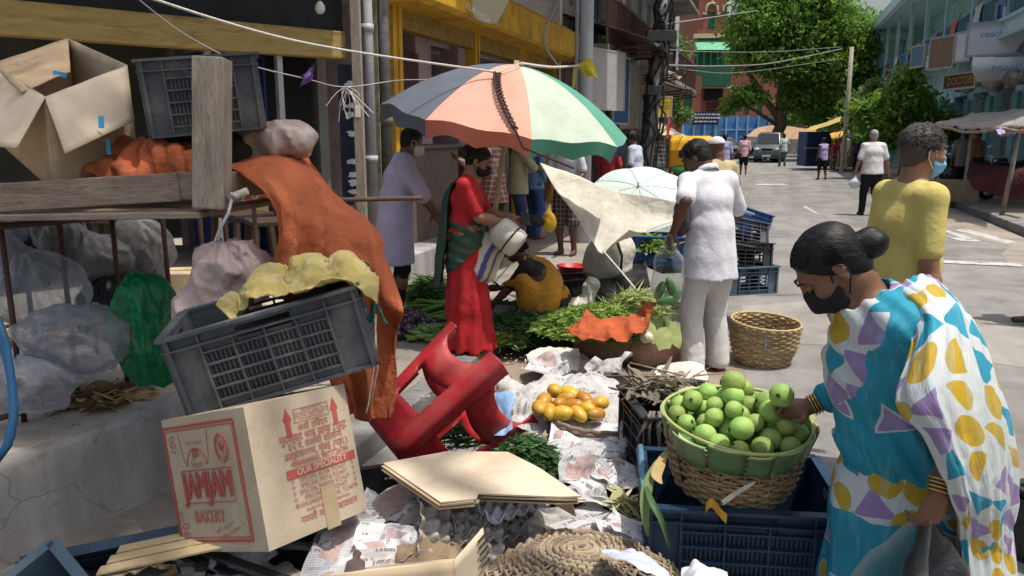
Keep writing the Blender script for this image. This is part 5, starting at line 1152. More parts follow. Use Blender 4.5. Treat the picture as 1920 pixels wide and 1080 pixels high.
def human(name_label,loc,yaw,h,o):
 """local frame: +y is where the person faces, +x their right, 1.7 units tall before scaling"""
 t=thing('person',name_label,'person',loc,(0,0,R(yaw)),scale=h/1.7);P=pose(o);vx=o.get('vox',.012);det=o.get('det',1);fat=P.fat
 sk=o.get('skin',SKM);sm=skin_mat(sk,'%d'%int(sk[0]*1000));b=SDF(vx);ev=o.get('belly',0)
 def torso(s,e,k=.05,top=True,hemz=None):
  f=fat;w=P.xr
  s.econe(P.pel+V3(0,0,-.04),P.waist,(.158*f+e,.115*f+e),(.138*f+e,.102*f+e),w,k)
  s.econe(P.waist,P.chest,(.138*f+e,.102*f+e),(.158*f+e,.112*f+e),w,k)
  if ev:s.ell(P.waist+P.fw*(.03+ev*.5),(.125*f+e,.08+ev+e,.15),None,.06)
  s.econe(P.chest,P.chest+P.up*.10,(.158*f+e,.112*f+e),(.145*f+e,.082+e),w,k)
  for q in(-1,1):s.cone(P.chest+P.up*.15,P.sh[q],.055+e*.6,.050+e*.7,k)
 torso(b,0)
 b.cone(P.chest+P.up*.14,P.nk2,.062,.056,.035);b.cone(P.nk2,H2W(P,(0,-.015,-.03)),.055,.056,.02)
 head_sdf(b,P,det)
 for q in(-1,1):
  a=o.get('arm',1.0)
  b.cone(P.sh[q],P.el[q],.047*a,.038*a,.03);b.cone(P.el[q],P.el[q]+(P.wr[q]-P.el[q])*.35,.038*a,.040*a,.02);b.cone(P.el[q]+(P.wr[q]-P.el[q])*.35,P.wr[q],.040*a,.025*a,.02)
  pn=V3(*o['palm'+('R' if q>0 else 'L')])if 'palm'+('R' if q>0 else 'L')in o else-q*P.xr*.8+P.fw*.2
  if vx<=.0125:hand_sdf(b,P.wr[q],P.hd[q],pn,1.02,o.get('curl',.55),side=o.get('thumb'+('R' if q>0 else 'L'),1),k=.004)
  else:
   d=P.hd[q];b.cone(P.wr[q],P.wr[q]+d*.09,.028,.033,.02);b.cone(P.wr[q]+d*.09,P.wr[q]+d*.15,.028,.016,.01);b.cone(P.wr[q]+d*.03,P.wr[q]+d*.08+P.fw*.03,.014,.011,.01)
  b.cone(P.hip[q],P.kn[q],.082*min(fat,1.15),.056,.04);b.cone(P.kn[q],P.kn[q]+(P.an[q]-P.kn[q])*.35,.054,.055,.03);b.cone(P.kn[q]+(P.an[q]-P.kn[q])*.35,P.an[q],.055,.036,.03)
  fd=V3(*o.get('toe',(q*.15,1,0)));fd=fd/np.linalg.norm(fd);b.cone(P.an[q]+V3(0,0,-.045)-fd*.03,P.an[q]+V3(0,0,-.05)+fd*.13,.034,.026,.03);b.cone(P.an[q],P.an[q]+V3(0,0,-.04),.036,.036,.02)
 body=sdf_obj('body',b,sm,t,smooth_it=1)
 hr=o.get('hair','short')
 if hr not in('none','cap','cloth'):
  s=SDF(min(vx,.009));g=.010 if hr!='bun' else.008
  s.ell(H2W(P,(0,-.020,.033)),(.076+g,.097+g,.085+g),P.HR,.02);s.ell(H2W(P,(0,-.05,-.03)),(.066,.055,.07),P.HR,.03)
  M3=np.array(P.HR);fl=V3(0,.80,-.60);hl=o.get('hairline',.020)
  s.plane(H2W(P,tuple(fl*hl)),M3@fl);s.plane(H2W(P,(0,0,-.075)),M3@V3(0,.25,-1))
  if hr=='short':s.disp=lambda x,y,z:.0045*ridge(x*38,y*38,z*26,3,2)
  else:s.disp=lambda x,y,z:.0025*ridge(x*25,y*25,z*70,3,2)
  ho=[s]
  if hr=='bun':
   u=SDF(min(vx,.008));u.ell(H2W(P,o.get('bun',(0,-.125,.02))),(.039,.035,.037),P.HR,.02);u.cone(H2W(P,(0,-.08,-.01)),H2W(P,o.get('bun',(0,-.125,.02))),.045,.038,.03);u.disp=lambda x,y,z:.003*np.sin(70*x+45*z+60*y);ho.append(u)
  sdf_obj('hair',ho,o.get('haircol',HAIRB if hr=='bun' else HAIR),t)
 if hr=='cap':
  s=SDF(.008);s.ell(H2W(P,(0,-.012,.035)),(.086,.105,.090),P.HR,.01);s.plane(H2W(P,(0,0,.045)),np.array(P.HR)@V3(0,.15,-1));s.cone(H2W(P,(-.03,.09,.045)),H2W(P,(.03,.09,.045)),.02,.02,.01);sdf_obj('cap',s,o['capcol'],t)
 if hr=='cloth':
  s=SDF(.010);s.ell(H2W(P,(0,-.015,.03)),(.092,.112,.102),P.HR,.01);s.cone(H2W(P,(0,-.08,-.02)),P.neck-P.fw*.08+P.up*-.02,.085,.1,.04);s.cone(H2W(P,(-.07,0,-.06)),P.neck+P.fw*.06-P.xr*.06,.04,.06,.03);s.cone(H2W(P,(.07,0,-.06)),P.neck+P.fw*.06+P.xr*.06,.04,.06,.03)
  s.ell(H2W(P,(0,.09,-.02)),(.055,.05,.07),P.HR,.01,True);s.disp=wrinkle(.006,16,2);sdf_obj('head_cloth',s,o['capcol'],t)
 if o.get('strands'):
  r_=random.Random(5);sb=MB();bt=H2W(P,o.get('bun',(0,-.12,0)))if hr=='bun' else None
  for k in range(o['strands']):
   if hr=='bun':
    a=r_.uniform(-1.75,1.75);u0=V3(math.sin(a)*.95,.80*math.cos(a*.8)+.05,.42+.25*math.cos(a*1.3));e0=V3(0,-.9,.15)
    if abs(a)>1.1:u0=V3(math.sin(a)*.9,.15-.5*(abs(a)-1.1),.10-.85*(abs(a)-1.1)*r_.random())
    u0=u0+V3(*[r_.uniform(-.06,.06)for _ in range(3)])
    q=[]
    for i in range(9):
     f=i/8;u=u0*(1-f)+e0*f+V3(0,0,.22*math.sin(PI*f));u/=np.linalg.norm(u);q.append(H2W(P,(u[0]*.0838,u[1]*.1025-.014,u[2]*.0935+.030+(.001*r_.random()))))
    sb.tube(q,r_.uniform(.0006,.0013),4,caps=False)
   else:
    u=V3(r_.gauss(0,1),r_.gauss(-.2,1),abs(r_.gauss(.1,.8))-.25);u/=np.linalg.norm(u)
    if u[1]*.094*.80-(u[2]*.085+.03)*.60>.020:continue
    d=np.cross(u,V3(r_.uniform(-.6,.6),r_.uniform(-.6,.6),1));d=d/np.linalg.norm(d)*r_.choice((-1,1))+V3(0,0,-.4);q=[]
    for i in range(4):w_=u+d*.11*i;w_/=np.linalg.norm(w_);g_=.011+.0045*i*r_.random();q.append(H2W(P,(w_[0]*(.075+g_),w_[1]*(.094+g_)-.014,w_[2]*(.085+g_)+.030)))
    sb.tube(q,[.0014,.0014,.0011,.0005],4,caps=False)
  sb.build('hair_strands',HAIRB if hr=='bun' else o.get('haircol',HAIR),t)
 if det and vx<=.0125:
  lid=o.get('head',(8,))[0]>18;ew=sm if lid else M('eye_white',(.62,.58,.54),.25,.03,5,0,10,.5);ei=M('eye_dark',(.012,.008,.006),.15,.1,5,0,10,.6);H3=P.HR
  for x in(-1,1):
   e=MB();e.ico(H2W(P,(x*.032,.081,.012)),.0125,2);e=e.build('eye',ew,t);i_=MB();i_.ico(H2W(P,(x*.032,.0895,.0095 if not lid else.001)),(.006,.0045,.006),2,rot=H3);i_.build('iris',ei,e)
   bw=MB();bw.tube([H2W(P,(x*.014,.098,.034)),H2W(P,(x*.032,.096,.040)),H2W(P,(x*.052,.080,.034))],[.003,.0042,.002],6);bw.build('eyebrow',HAIR,t)
 if o.get('mask'):
  s=SDF(.006);s.ell(H2W(P,(0,.030,-.050)),(.067,.086,.074),P.HR,.02);s.cone(H2W(P,(0,.098,-.012)),H2W(P,(0,.112,-.052)),.020,.020,.02)
  M3=np.array(P.HR);s.plane(H2W(P,(0,.10,.004)),M3@V3(0,-.30,1));s.plane(H2W(P,(0,.022,-.05)),M3@V3(0,-1,-.25));s.plane(H2W(P,(0,.06,-.118)),M3@V3(0,.1,-1))
  if o.get('pleat'):s.disp=lambda x,y,z:.0022*np.sin((z)*190)
  mk=sdf_obj('face_mask',s,o['mask'],t);st_=MB()
  for x in(-1,1):
   st_.tube([H2W(P,(x*.064,.030,-.022)),H2W(P,(x*.074,.012,.005)),H2W(P,(x*.083,-.016,.014)),H2W(P,(x*.086,-.030,-.006)),H2W(P,(x*.080,-.022,-.034)),H2W(P,(x*.066,.022,-.075))],.0024,5)
  st_.build('mask_strap',o.get('strap',o['mask']),mk)
 sh=o.get('shirt')
 if sh:
  e=sh.get('loose',.016);s=SDF(vx if vx<.02 else.016);torso(s,e)
  hem=sh.get('hem',.80);fl_=sh.get('flare',.01)
  s.econe(V3(P.pel[0],P.pel[1],hem-.06),P.waist,(.182*fat+e+fl_,.146*fat+e+fl_),(.146*fat+e,.112*fat+e),P.xr,.05)
  sl__=sh.get('sleeve','short')
  for q in(-1,1):
   if sl__=='none':continue
   f={'short':.72,'half':1.0,'elbow':1.0,'long':1.0}[sl__];a=P.sh[q];c_=a+(P.el[q]-a)*f;d=(c_-a)/np.linalg.norm(c_-a)
   s.cone(a,c_+d*.03,.058+e*.55,(.056 if sl__!='long' else.045)+e*.7,.035)
   if sl__=='long':s.cone(P.el[q],P.wr[q],.044+e*.6,.033+e*.4,.02)
  s.plane((0,0,hem),(0,sh.get('tilt',0),-1))if not sh.get('crouch')else None
  s.cone(P.neck-P.up*.0+P.fw*.022,P.nk2+P.up*.06+P.fw*.03,sh.get('neck',.062),.085,.0,True)
  s.disp=wrinkle(sh.get('wr',.008),sh.get('wsc',9),sh.get('seed',4));so_=sdf_obj('shirt',s,sh['mat'],t)
  if sh.get('collar'):
   cmb=MB();cen=P.neck+P.up*.012;q=[]
   for i in range(17):a=i/16*2*PI;q.append(cen+P.xr*.068*math.sin(a)-P.fw*.072*math.cos(a)+P.up*(.022*math.cos(a)))
   G=[[tuple(p)for p in q],[tuple(p+P.up*.028-(p-cen)*.10)for p in q],[tuple(p+P.up*.03+(p-cen)*.06)for p in q],[tuple(p+P.up*-.012+(p-cen)*.26)for p in q]];cmb.grid(np.array(G));cmb.build('collar',sh['mat'],so_,solid=.004)
 tr=o.get('legs')
 if tr:
  e=tr.get('loose',.018);s=SDF(vx if vx<.02 else.016);kz=tr.get('len',1.0)
  s.econe(P.pel+V3(0,0,.06),P.pel+V3(0,0,-.08),(.150*fat+e*.6,.112*fat+e*.6),(.158*fat+e,.118*fat+e),P.xr,.04)
  for q in(-1,1):
   s.cone(P.hip[q]+V3(0,0,-.04),P.kn[q],.088*min(fat,1.15)+e,.062+e,.04)
   if kz>.5:f=(kz-.5)*2;s.cone(P.kn[q],P.kn[q]+(P.an[q]-P.kn[q])*f,.060+e,tr.get('cuff',.052)+e*.8,.03)
  if kz>=1:s.plane((0,0,tr.get('hem',.035)),(0,0,-1))
  s.disp=wrinkle(tr.get('wr',.010),8,6,(1,1,.6));sdf_obj(tr.get('name','trousers'),s,tr['mat'],t)
  if kz<.5:pass
 if o.get('shoes'):
  s=SDF(.012)
  for q in(-1,1):
   fd=V3(*o.get('toe',(q*.15,1,0)));fd=fd/np.linalg.norm(fd);s.cone(P.an[q]+V3(0,0,-.052)-fd*.04,P.an[q]+V3(0,0,-.056)+fd*.15,.038,.030,.03)
  s.plane((0,0,0),(0,0,-1));sdf_obj('shoes',s,o['shoes'],t)
 t['_p']=0;del t['_p']
 return t,P
def LW(t,p):return wmat(t)@Vector([float(v)for v in p])
CL=lambda n,c,**k:M(n,c,.85,.10,6,.15,45,.15,sheen=.0,tl=k.pop('tl',.06),crease=5,ck=.5,**k)
DK=CL('charcoal_cloth',(.016,.016,.018));WH=CL('white_cotton',(.66,.66,.69),tl=.12);SHOE=M('dark_sandal',(.03,.025,.02),.6)
def ped(label,px,pyfeet,z,yaw,h,o,Y=None):
 p=atz(px,pyfeet,z)if Y is None else at(px,300,Y);o.setdefault('vox',.018);o.setdefault('det',0)
 return human(label,(p.x,p.y,z),yaw,h,o)
wt_,wP=ped('stout grey haired man in a white T-shirt walking away with a white bag',1628,404,0,-6,1.72,dict(fat=1.13,hair='short',haircol=HAIRW,skin=SKB,shirt=dict(mat=CL('white_tshirt',(.60,.59,.58)),hem=.84,loose=.022),legs=dict(mat=DK,hem=.05,loose=.022),shoes=SHOE,footL=(-.11,.10,0),footR=(.12,-.13,.05),handL=(-.33,.02,.84),handR=(.34,.06,.88),vox=.014))
p=LW(wt_,wP.wr[-1]+V3(0,0,-.10));bgm=SDF(.012);bgm.ell((0,0,-.14),(.13,.09,.11),k=.03);bgm.cone((0,0,-.08),(0,0,.04),.06,.02,.05);bgm.disp=lambda x,y,z:.012*ridge(x*14,y*14,z*10,3);o=sdf_obj('carrier_bag',bgm,M('white_polythene',(.66,.67,.69),.35,.06,6,.2,20,.5,tl=.2));o.location=p;tag(o,'bulging white carrier bag held by the stout man in the white T-shirt','bag')
ped('man in a lilac vest and dark shorts walking away by the bare pole',1541,337,0,10,1.5,dict(skin=SKD,shirt=dict(mat=CL('lilac_vest',(.42,.34,.60)),sleeve='none',hem=.80),legs=dict(mat=DK,len=.5,loose=.03,name='shorts'),footL=(-.1,.12,0),footR=(.1,-.1,.0)))
ped('man in a pink shirt and dark shorts walking up the road',1393,328,0,-12,1.6,dict(skin=SKM,shirt=dict(mat=CL('pink_shirt',(.60,.38,.42)),sleeve='elbow',hem=.78),legs=dict(mat=DK,len=.5,loose=.03,name='shorts'),footL=(-.1,.1,0),footR=(.1,-.1,0),handL=(-.28,.1,.72)))
ped('man in a lilac shirt walking ahead of the white shirted shopper',1358,330,0,0,1.62,dict(skin=SKM,shirt=dict(mat=CL('lilac_shirt',(.36,.34,.55)),sleeve='elbow',hem=.78),legs=dict(mat=CL('grey_trousers',(.16,.16,.17)))),Y=27)
ped('man in a pale green shirt standing by the dark grey van',1468,312,0,15,1.62,dict(skin=SKM,shirt=dict(mat=CL('pale_green_shirt',(.42,.52,.48)),hem=.78),legs=dict(mat=CL('slate_trousers',(.10,.13,.17))),footL=(-.16,.1,0),handR=(.25,.25,1.15)))
ped('bare chested man in a dark wrap standing under the canopy',1825,375,.15,30,1.6,dict(skin=SKM,legs=dict(mat=DK,len=.55,loose=.045,name='lungi')))
ped('man in a grey shirt standing close behind the bare chested man',1806,365,.15,-40,1.6,dict(skin=SKD,shirt=dict(mat=CL('grey_shirt',(.20,.20,.20)),sleeve='elbow',hem=.8),legs=dict(mat=DK)),Y=19.2)
ped('dark clothed person standing behind the bare pole stalls',1586,315,.1,90,1.55,dict(skin=SKD,shirt=dict(mat=CL('cream_kurta',(.46,.42,.35)),sleeve='long',hem=.62),legs=dict(mat=CL('cream_legs',(.42,.38,.32)))),Y=35)
ped('dark shirted man under the bright blue tarpaulin',1607,315,.1,160,1.6,dict(skin=SKD,shirt=dict(mat=CL('navy_shirt',(.03,.035,.06)),hem=.78),legs=dict(mat=DK)),Y=34.5)
ped('bent figure in a red top among the stalls near the bare pole',1562,315,.1,200,1.35,dict(skin=SKD,lean=20,shirt=dict(mat=CL('deep_red_top',(.26,.03,.04)),hem=.7),legs=dict(mat=CL('brown_cloth',(.14,.09,.06)))),Y=36)
ped('person in a black and white floral shirt near the yellow rickshaw',1236,330,.1,40,1.6,dict(skin=SKD,shirt=dict(mat=mat_check('floral_shirt',(.03,.03,.035),(.5,.5,.5),9,.4),hem=.8),legs=dict(mat=CL('jeans_blue',(.08,.13,.22)))),Y=20.5)
ped('man in a pale blue shirt and dark hair just beyond the green umbrella',1192,330,.1,60,1.6,dict(skin=SKD,head=(20,20,0),shirt=dict(mat=CL('pale_blue_shirt',(.45,.50,.60)),hem=.8),legs=dict(mat=DK)),Y=13.2)
ped('person in a scarlet top behind the parasol fringe',1142,330,.1,150,1.5,dict(skin=SKD,shirt=dict(mat=CL('scarlet_top',(.50,.05,.06)),hem=.75),legs=dict(mat=CL('wine_cloth',(.2,.03,.05)))),Y=14)
ped('person in a yellow top behind the leaning pole',1222,330,.1,100,1.45,dict(skin=SKD,shirt=dict(mat=CL('yellow_top',(.60,.42,.02)),hem=.75),legs=dict(mat=DK)),Y=23)
ped('man with a white cloth wound round his head and a dark checked wrap',1066,330,.12,150,1.62,dict(skin=SKD,hair='cloth',capcol=WH,head=(25,0,0),lean=10,shirt=dict(mat=CL('off_white_shirt',(.58,.60,.64)),hem=.84),legs=dict(mat=mat_check('black_check_lungi',(.02,.02,.022),(.22,.16,.13),16,.35),len=.55,loose=.04,name='lungi'),handL=(-.22,.22,.95),handR=(.28,.1,.8),vox=.014),Y=10.3)
ped('man in a brown and white plaid shirt at the shop counter',928,440,.12,75,1.63,dict(skin=SKD,head=(12,0,0),shirt=dict(mat=mat_check('plaid_shirt',(.16,.05,.045),(.45,.36,.30),16,.28),sleeve='long',hem=.80),legs=dict(mat=DK),handL=(-.16,.40,1.32),handR=(.20,.36,1.25),vox=.014),Y=9.3)
ped('man in a khaki green shirt examining something in his hands',970,436,.12,-88,1.62,dict(skin=SKM,head=(22,0,0),lean=5,shirt=dict(mat=CL('khaki_shirt',(.34,.31,.20)),sleeve='elbow',hem=.76,loose=.024),legs=dict(mat=CL('dark_blue_trousers',(.04,.05,.11))),handL=(-.08,.40,1.12),handR=(.08,.42,1.10),elbowR=(.6,-.6,-.6),vox=.012,det=1),Y=11.2)
ped('man in a blue denim shirt behind the one in khaki',1000,436,.12,-60,1.66,dict(skin=SKM,shirt=dict(mat=CL('denim_shirt',(.16,.27,.42)),sleeve='long',hem=.76),legs=dict(mat=CL('blue_jeans',(.05,.10,.22))),vox=.016),Y=11.9)
yb_=SDF(.012);yb_.ell((0,0,-.13),(.09,.05,.13),k=.03);yb_.cone((-.02,0,-.02),(0,0,.1),.045,.012,.03);yb_.disp=lambda x,y,z:.008*ridge(x*16,y*16,z*10,5);o=sdf_obj('carrier_bag',yb_,M('yellow_polythene',(.62,.38,.03),.35,.1,6,.2,25,.5,tl=.25));o.location=at(1031,398,10.0);tag(o,'yellow carrier bag hanging from the hand of the man in the checked wrap','bag')
kp,kP=ped('man in a khaki shirt and white cap standing beyond the white shirted shopper',1352,330,0,30,1.62,dict(skin=SKD,hair='cap',capcol=WH,head=(12,0,0),shirt=dict(mat=M('khaki_banded',(.40,.33,.19),.85,.1,6,.15,45),hem=.8),legs=dict(mat=DK),vox=.012,det=1),Y=8.2)
bd=SDF(.012);a,c_=kP.sh[1],kP.el[1];d=c_-a
for f in(.52,.64):
 bd.cone(a+d*f,a+d*(f+.03),.0725,.072,.0)
sdf_obj('sleeve_band',bd,M('brown_band',(.10,.06,.05),.85),kp)
ped('balding man in a pale lavender kurta with a white mask leaning on a board',735,470,.12,-76,1.60,dict(skin=SKM,head=(24,8,0),lean=12,hair='short',hairline=.005,mask=M('white_mask',(.55,.55,.56),.8),shirt=dict(mat=CL('lavender_kurta',(.44,.40,.56)),sleeve='elbow',hem=.50,loose=.030,wr=.007),legs=dict(mat=DK,loose=.004),handL=(-.05,.42,.86),handR=(.10,.44,.88),elbowR=(.5,-.3,-1),vox=.010),Y=6.7)
# big market parasol
def par_mat(n,c):return M('canvas_'+n,c,.75,.10,4,.12,60,.2,dirt=(c[0]*.7,c[1]*.68,c[2]*.66),dsc=3,damt=.5,tl=.18)
PM={k:par_mat(k,c)for k,c in dict(slate=(.13,.145,.18),salmon=(.70,.37,.28),pale_green=(.50,.58,.47),emerald=(.11,.33,.24),navy=(.025,.03,.09),red=(.58,.18,.12),yellow=(.45,.32,.05)).items()}
apx=at(968,121,6.3);bs=at(892,610,6.3);bs.z=.12
pu=thing('market_parasol','big faded parasol of slate, salmon and pale green panels leaning over the vegetable sellers','parasol',bs)
ax=(apx-bs).normalized();axr=Vector((ax.x,-.10,ax.z)).normalized();xr=Vector((0,1,0)).cross(axr).normalized();yr=axr.cross(xr)
hub=apx
def pc_(phi,f,dz=0):
 Rr=.98*f;z=-.44*f**1.9+dz
 return hub+xr*(Rr*math.sin(phi))-yr*(Rr*math.cos(phi))+axr*z
order=['slate','salmon','pale_green','emerald','navy','red','emerald','slate'];val=['slate','red','emerald','navy','yellow','red','emerald','slate']
for k in range(8):
 p0=R(-79+45*k);G=[]
 for f in np.linspace(.02,1,13):
  G.append([tuple(pc_(p0+R(45)*g,f*(1-.05*math.sin(PI*g)*f),-.018*math.sin(PI*g)*f+(.02*f*f*math.sin(7*g+k)*math.sin(PI*g))))for g in np.linspace(0,1,13)])
 b=MB();b.grid(crumple(np.array(G),.005,5,k,2));b.build('canopy_panel',PM[order[k]],pu,world=True)
 G2=[]
 for j,d in enumerate((0,.04,.085,.13)):
  row=[]
  for i,g in enumerate(np.linspace(0,1,13)):
   q=Vector(G[-1][i]);out=(q-hub-axr*(q-hub).dot(axr)).normalized();sc=1-.28*abs(math.sin(PI*2*g))
   row.append(tuple(q-axr*d*sc-out*(.02*d/.13*math.sin(9*g+k*2)+d*.15)))
  G2 .append(row)
 b=MB();b.grid(np.array(G2));b.build('valance',PM[val[k]],pu,world=True)
b=MB()
for k in range(8):b.tube([tuple(pc_(R(-79+45*k),f,-.012))for f in np.linspace(0,.98,8)],.006,5)
b.build('ribs_frame',MT['steel'],pu,world=True)
b=MB();b.tube([tuple(bs),tuple(bs.lerp(hub,.5)+Vector((.008,0,0))),tuple(hub+axr*.03)],[.024,.022,.02],10);b.build('pole',MT['pole_wood'],pu,world=True)
b=MB();b.tube([tuple(bs+(hub-bs)*.83),tuple(bs+(hub-bs)*.86+Vector((.03,-.03,0))),tuple(bs+(hub-bs)*.80+Vector((.22,-.1,-.15)))],.007,6);b.build('stay',MT['pole_wood'],pu,world=True)
b=MB()
for s_ in(0,1,2):
 q=[]
 for i in range(40):
  f=i/39;pt=pc_(R(-16+20*f),.45+.52*f,.022);out=axr*.6-yr*.6
  a=f*34+s_*2.1;q.append(tuple(pt+xr*.026*math.cos(a)*(1-.4*f)+out*(.012*math.sin(a)+.008)))
 b.tube(q,.008,5)
b.tube([tuple(pc_(R(4),.97,.02)),tuple(pc_(R(8),1.0,-.06)),tuple(pc_(R(30),1.02,-.14))],.008,5)
tag(b.build('twisted_rope',M('dark_brown_rope',(.075,.045,.035),.9,.5,40,.5,90)),'dark brown twisted rope lying across the salmon panel of the big parasol','rope')
kn_=pc_(R(-16),.45,.03)
wire('long white cord running from the top of the frame to the big parasol',[at(225,-22,4.6),at(560,78,5.3),tuple(kn_)],.008,MT['rope'],name='cord')
wire('thin straggling string with tatters strung before the corner shop',[at(235,-22,4.3),at(340,60,4.6),at(450,116,4.9),at(575,148,5.4),at(650,163,5.8),at(760,150,6.4),at(900,152,6.2)],.004,M('grey_string',(.35,.34,.33),.9),name='string')
wire('straight cord from the parasol top to the pale grey pole',[tuple(pc_(R(20),.1,.02)),at(1040,126,8.0),at(1090,122,11.3)],.012,MT['rope'],name='cord')
wire('loose pale cable looping down from the black awning to the cord',[at(1052,-5,10),at(1026,45,9.8),at(1022,85,9.6),at(1046,123,9.4)],.014,M_gw,name='cable')
wire('frayed twine from the salmon panel to the parasol top',[tuple(kn_),tuple(pc_(R(0),.25,.03)),tuple(pc_(R(20),.12,.03))],.004,MT['rope'],name='twine')
rows=[[at(566,140,5.35),at(578,132,5.35),at(590,118,5.3)],[at(562,152,5.35),at(576,146,5.3),at(590,132,5.35)],[at(560,168,5.35),at(570,160,5.35),at(585,150,5.35)]]
sheet('purple_rag','torn purple plastic rag caught on the thin string','rag',rows,M('purple_plastic',(.12,.06,.22),.5,.4,9,.3,30),12,12,.02,9,3,0)
b=MB();rr=random.Random(4);o_=at(648,163,5.8)
for k in range(12):a=rr.uniform(0,6.28);q=o_.copy();pts=[tuple(q)];
for k in range(12):
 q=o_.copy();pts=[tuple(q)];v=Vector((rr.uniform(-.6,.6),rr.uniform(-.2,.2),rr.uniform(-1,.1)))*.05
 for i in range(4):q=q+v;v=v+Vector((rr.uniform(-.02,.02),0,-.012));pts.append(tuple(q))
 b.tube(pts,.003,4)
tag(b.build('frayed_twine',MT['rope']),'frayed knot of twine hanging from the thin string near the post','twine')
# cream sheet and green checked umbrella over the stall
rows=[[at(1012,304,7.6),at(1075,325,7.35),at(1140,352,7.0),at(1210,366,6.6),at(1288,380,6.2)],[at(1040,352,7.25),at(1090,372,7.0),at(1145,388,6.75),at(1205,397,6.5),at(1268,408,6.2)],[at(1075,398,6.8),at(1110,415,6.6),at(1150,422,6.45),at(1190,422,6.35),at(1240,420,6.2)],[at(1102,440,6.45),at(1122,452,6.35),at(1142,452,6.3),at(1170,448,6.25),at(1208,434,6.2)],[at(1124,468,6.2),at(1129,472,6.2),at(1134,471,6.2),at(1150,455,6.2),at(1180,430,6.2)]]
sheet('cream_awning_sheet','big grimy cream sheet stretched slantwise over the stalls beside the green umbrella','sheet',rows,M('grimy_cream_sheet',(.72,.69,.60),.8,.08,5,.3,30,.2,crease=5,dirt=(.50,.46,.38),dsc=2.2,damt=.5,tl=.25),44,34,.018,3.2,5,.004,fine=.004,fsc=14)
wire('rope holding down the low corner of the cream sheet',[at(1130,470,6.2),at(1165,510,5.95),at(1196,548,5.75)],.008,MT['rope'],name='rope')
gu=thing('checked_umbrella','pale green and white checked umbrella propped open on its side behind the cream sheet','umbrella',at(1197,350,7.6));axg=Vector((-.10,-.55,.83)).normalized();xg=Vector((0,1,0)).cross(axg).normalized();yg=axg.cross(xg)
M_gu=mat_check('green_check_cloth',(.55,.64,.60),(.20,.42,.38),24,.16,uvm=True)
for k in range(8):
 P=np.array([[tuple(gu.location+xg*(.50*f*math.cos(R(45)*(k+g)))+yg*(.50*f*math.sin(R(45)*(k+g)))*1+axg*(.0-.15*f**1.7-.02*f*math.sin(PI*g)*-1))for g in np.linspace(0,1,7)]for f in np.linspace(.02,1,9)]);b=MB();b.grid(P,uvscale=(.35,.5));b.build('canopy_panel',M_gu,gu,world=True)
b=MB()
for k in range(8):b.tube([tuple(gu.location+xg*(.5*f*math.cos(R(45)*k))+yg*(.5*f*math.sin(R(45)*k))+axg*(-.15*f**1.7+.002))for f in np.linspace(.02,1,7)],.004,4)
b.build('ribs_frame',MT['steel'],gu,world=True);b=MB();b.tube([tuple(gu.location+axg*.05),tuple(gu.location-axg*.5)],.008,8);b.build('shaft',MT['steel'],gu,world=True)
# crates
def crate_mb(L,Wd,H,lip=.022,solid=.16,wall=.006,rows=4,slats=True,hand=True):
 """open stacking crate, origin at the centre of its base: ribbed walls with slotted middle, solid corners, rim, hand holes"""
 b=MB()
 def side(M4,l):
  e=solid*l if l>.5 else solid*1.15*l;zt=H-.075
  for x in(-1,1):b_box(M4,(x*(l/2-e/2),0,H/2),(e,wall,H))
  b_box(M4,(0,0,.018),(l-2*e,wall,.036))
  mid=l-2*e
  if hand:
   b_box(M4,(-mid*.36,0,H-.04),(mid*.28,wall,.08));b_box(M4,(mid*.36,0,H-.04),(mid*.28,wall,.08));b_box(M4,(0,0,H-.012),(mid*.46,wall,.024));b_box(M4,(0,0,H-.070),(mid*.46,wall,.02))
  else:b_box(M4,(0,0,H-.04),(mid,wall,.08))
  n=rows;hh=(zt-.036)/n
  for i in range(n+1):b_box(M4,(0,-.006,.036+hh*i),(mid+.01,.018,.006))
  m=max(2,int(round(mid/.11)))
  for i in range(m+1):b_box(M4,(-mid/2+mid*i/m,-.006,H/2-.02),(.006,.017,H-.05))
  b_box(M4,(0,.010,H/2-.02),(mid,.002,H-.10))if slats else None
  if slats:
   q=int(mid/.0135)
   for i in range(q):b_box(M4,(-mid/2+mid*(i+.5)/q,.001,.036+(zt-.036)/2),(.0062,.004,zt-.036))
  for x in(-1,1):b_box(M4,(x*l/2,-.008,H/2),(.012,.02,H));b_box(M4,(x*(l/2-e),-.007,H/2),(.007,.019,H-.02))
  b_box(M4,(0,-.012,H-.004),(l+.03,.034,.010));b_box(M4,(0,-.010,H-.045),(l+.02,.024,.006));b_box(M4,(0,-.006,.004),(l+.012,.02,.010))
 def b_box(M4,c,d):
  x,y,z=d[0]/2,d[1]/2,d[2]/2;c=Vector(c)
  b.add([M4@(Vector((a*x,e*y,f*z))+c)for a in(-1,1)for e in(-1,1)for f in(-1,1)],[(0,1,3,2),(4,6,7,5),(0,4,5,1),(2,3,7,6),(0,2,6,4),(1,5,7,3)])
 for rz,l,d in((0,L,Wd/2),(PI,L,Wd/2),(PI/2,Wd,L/2),(-PI/2,Wd,L/2)):
  side(Matrix.Rotation(rz,4,'Z')@Matrix.Translation((0,-d,0)),l)
 b.box((0,0,.006),(L-.012,Wd-.012,.006))
 return b
_CR={}
def crate(label,loc,rot,m,L=.58,Wd=.38,H=.27,group=None,centre=False,**k):
 key=(m.name,L,Wd,H,tuple(k.items()))
 if key not in _CR:o=crate_mb(L,Wd,H,**k).build('plastic_crate',m);_CR[key]=o.data
 else:o=link('plastic_crate',_CR[key])
 o.rotation_euler=rot.to_euler()if isinstance(rot,Matrix)else rot;o.location=Vector(loc)
 if centre:o.location=Vector(loc)-o.rotation_euler.to_matrix()@Vector((0,0,H/2))
 return tag(o,label,'crate',group)
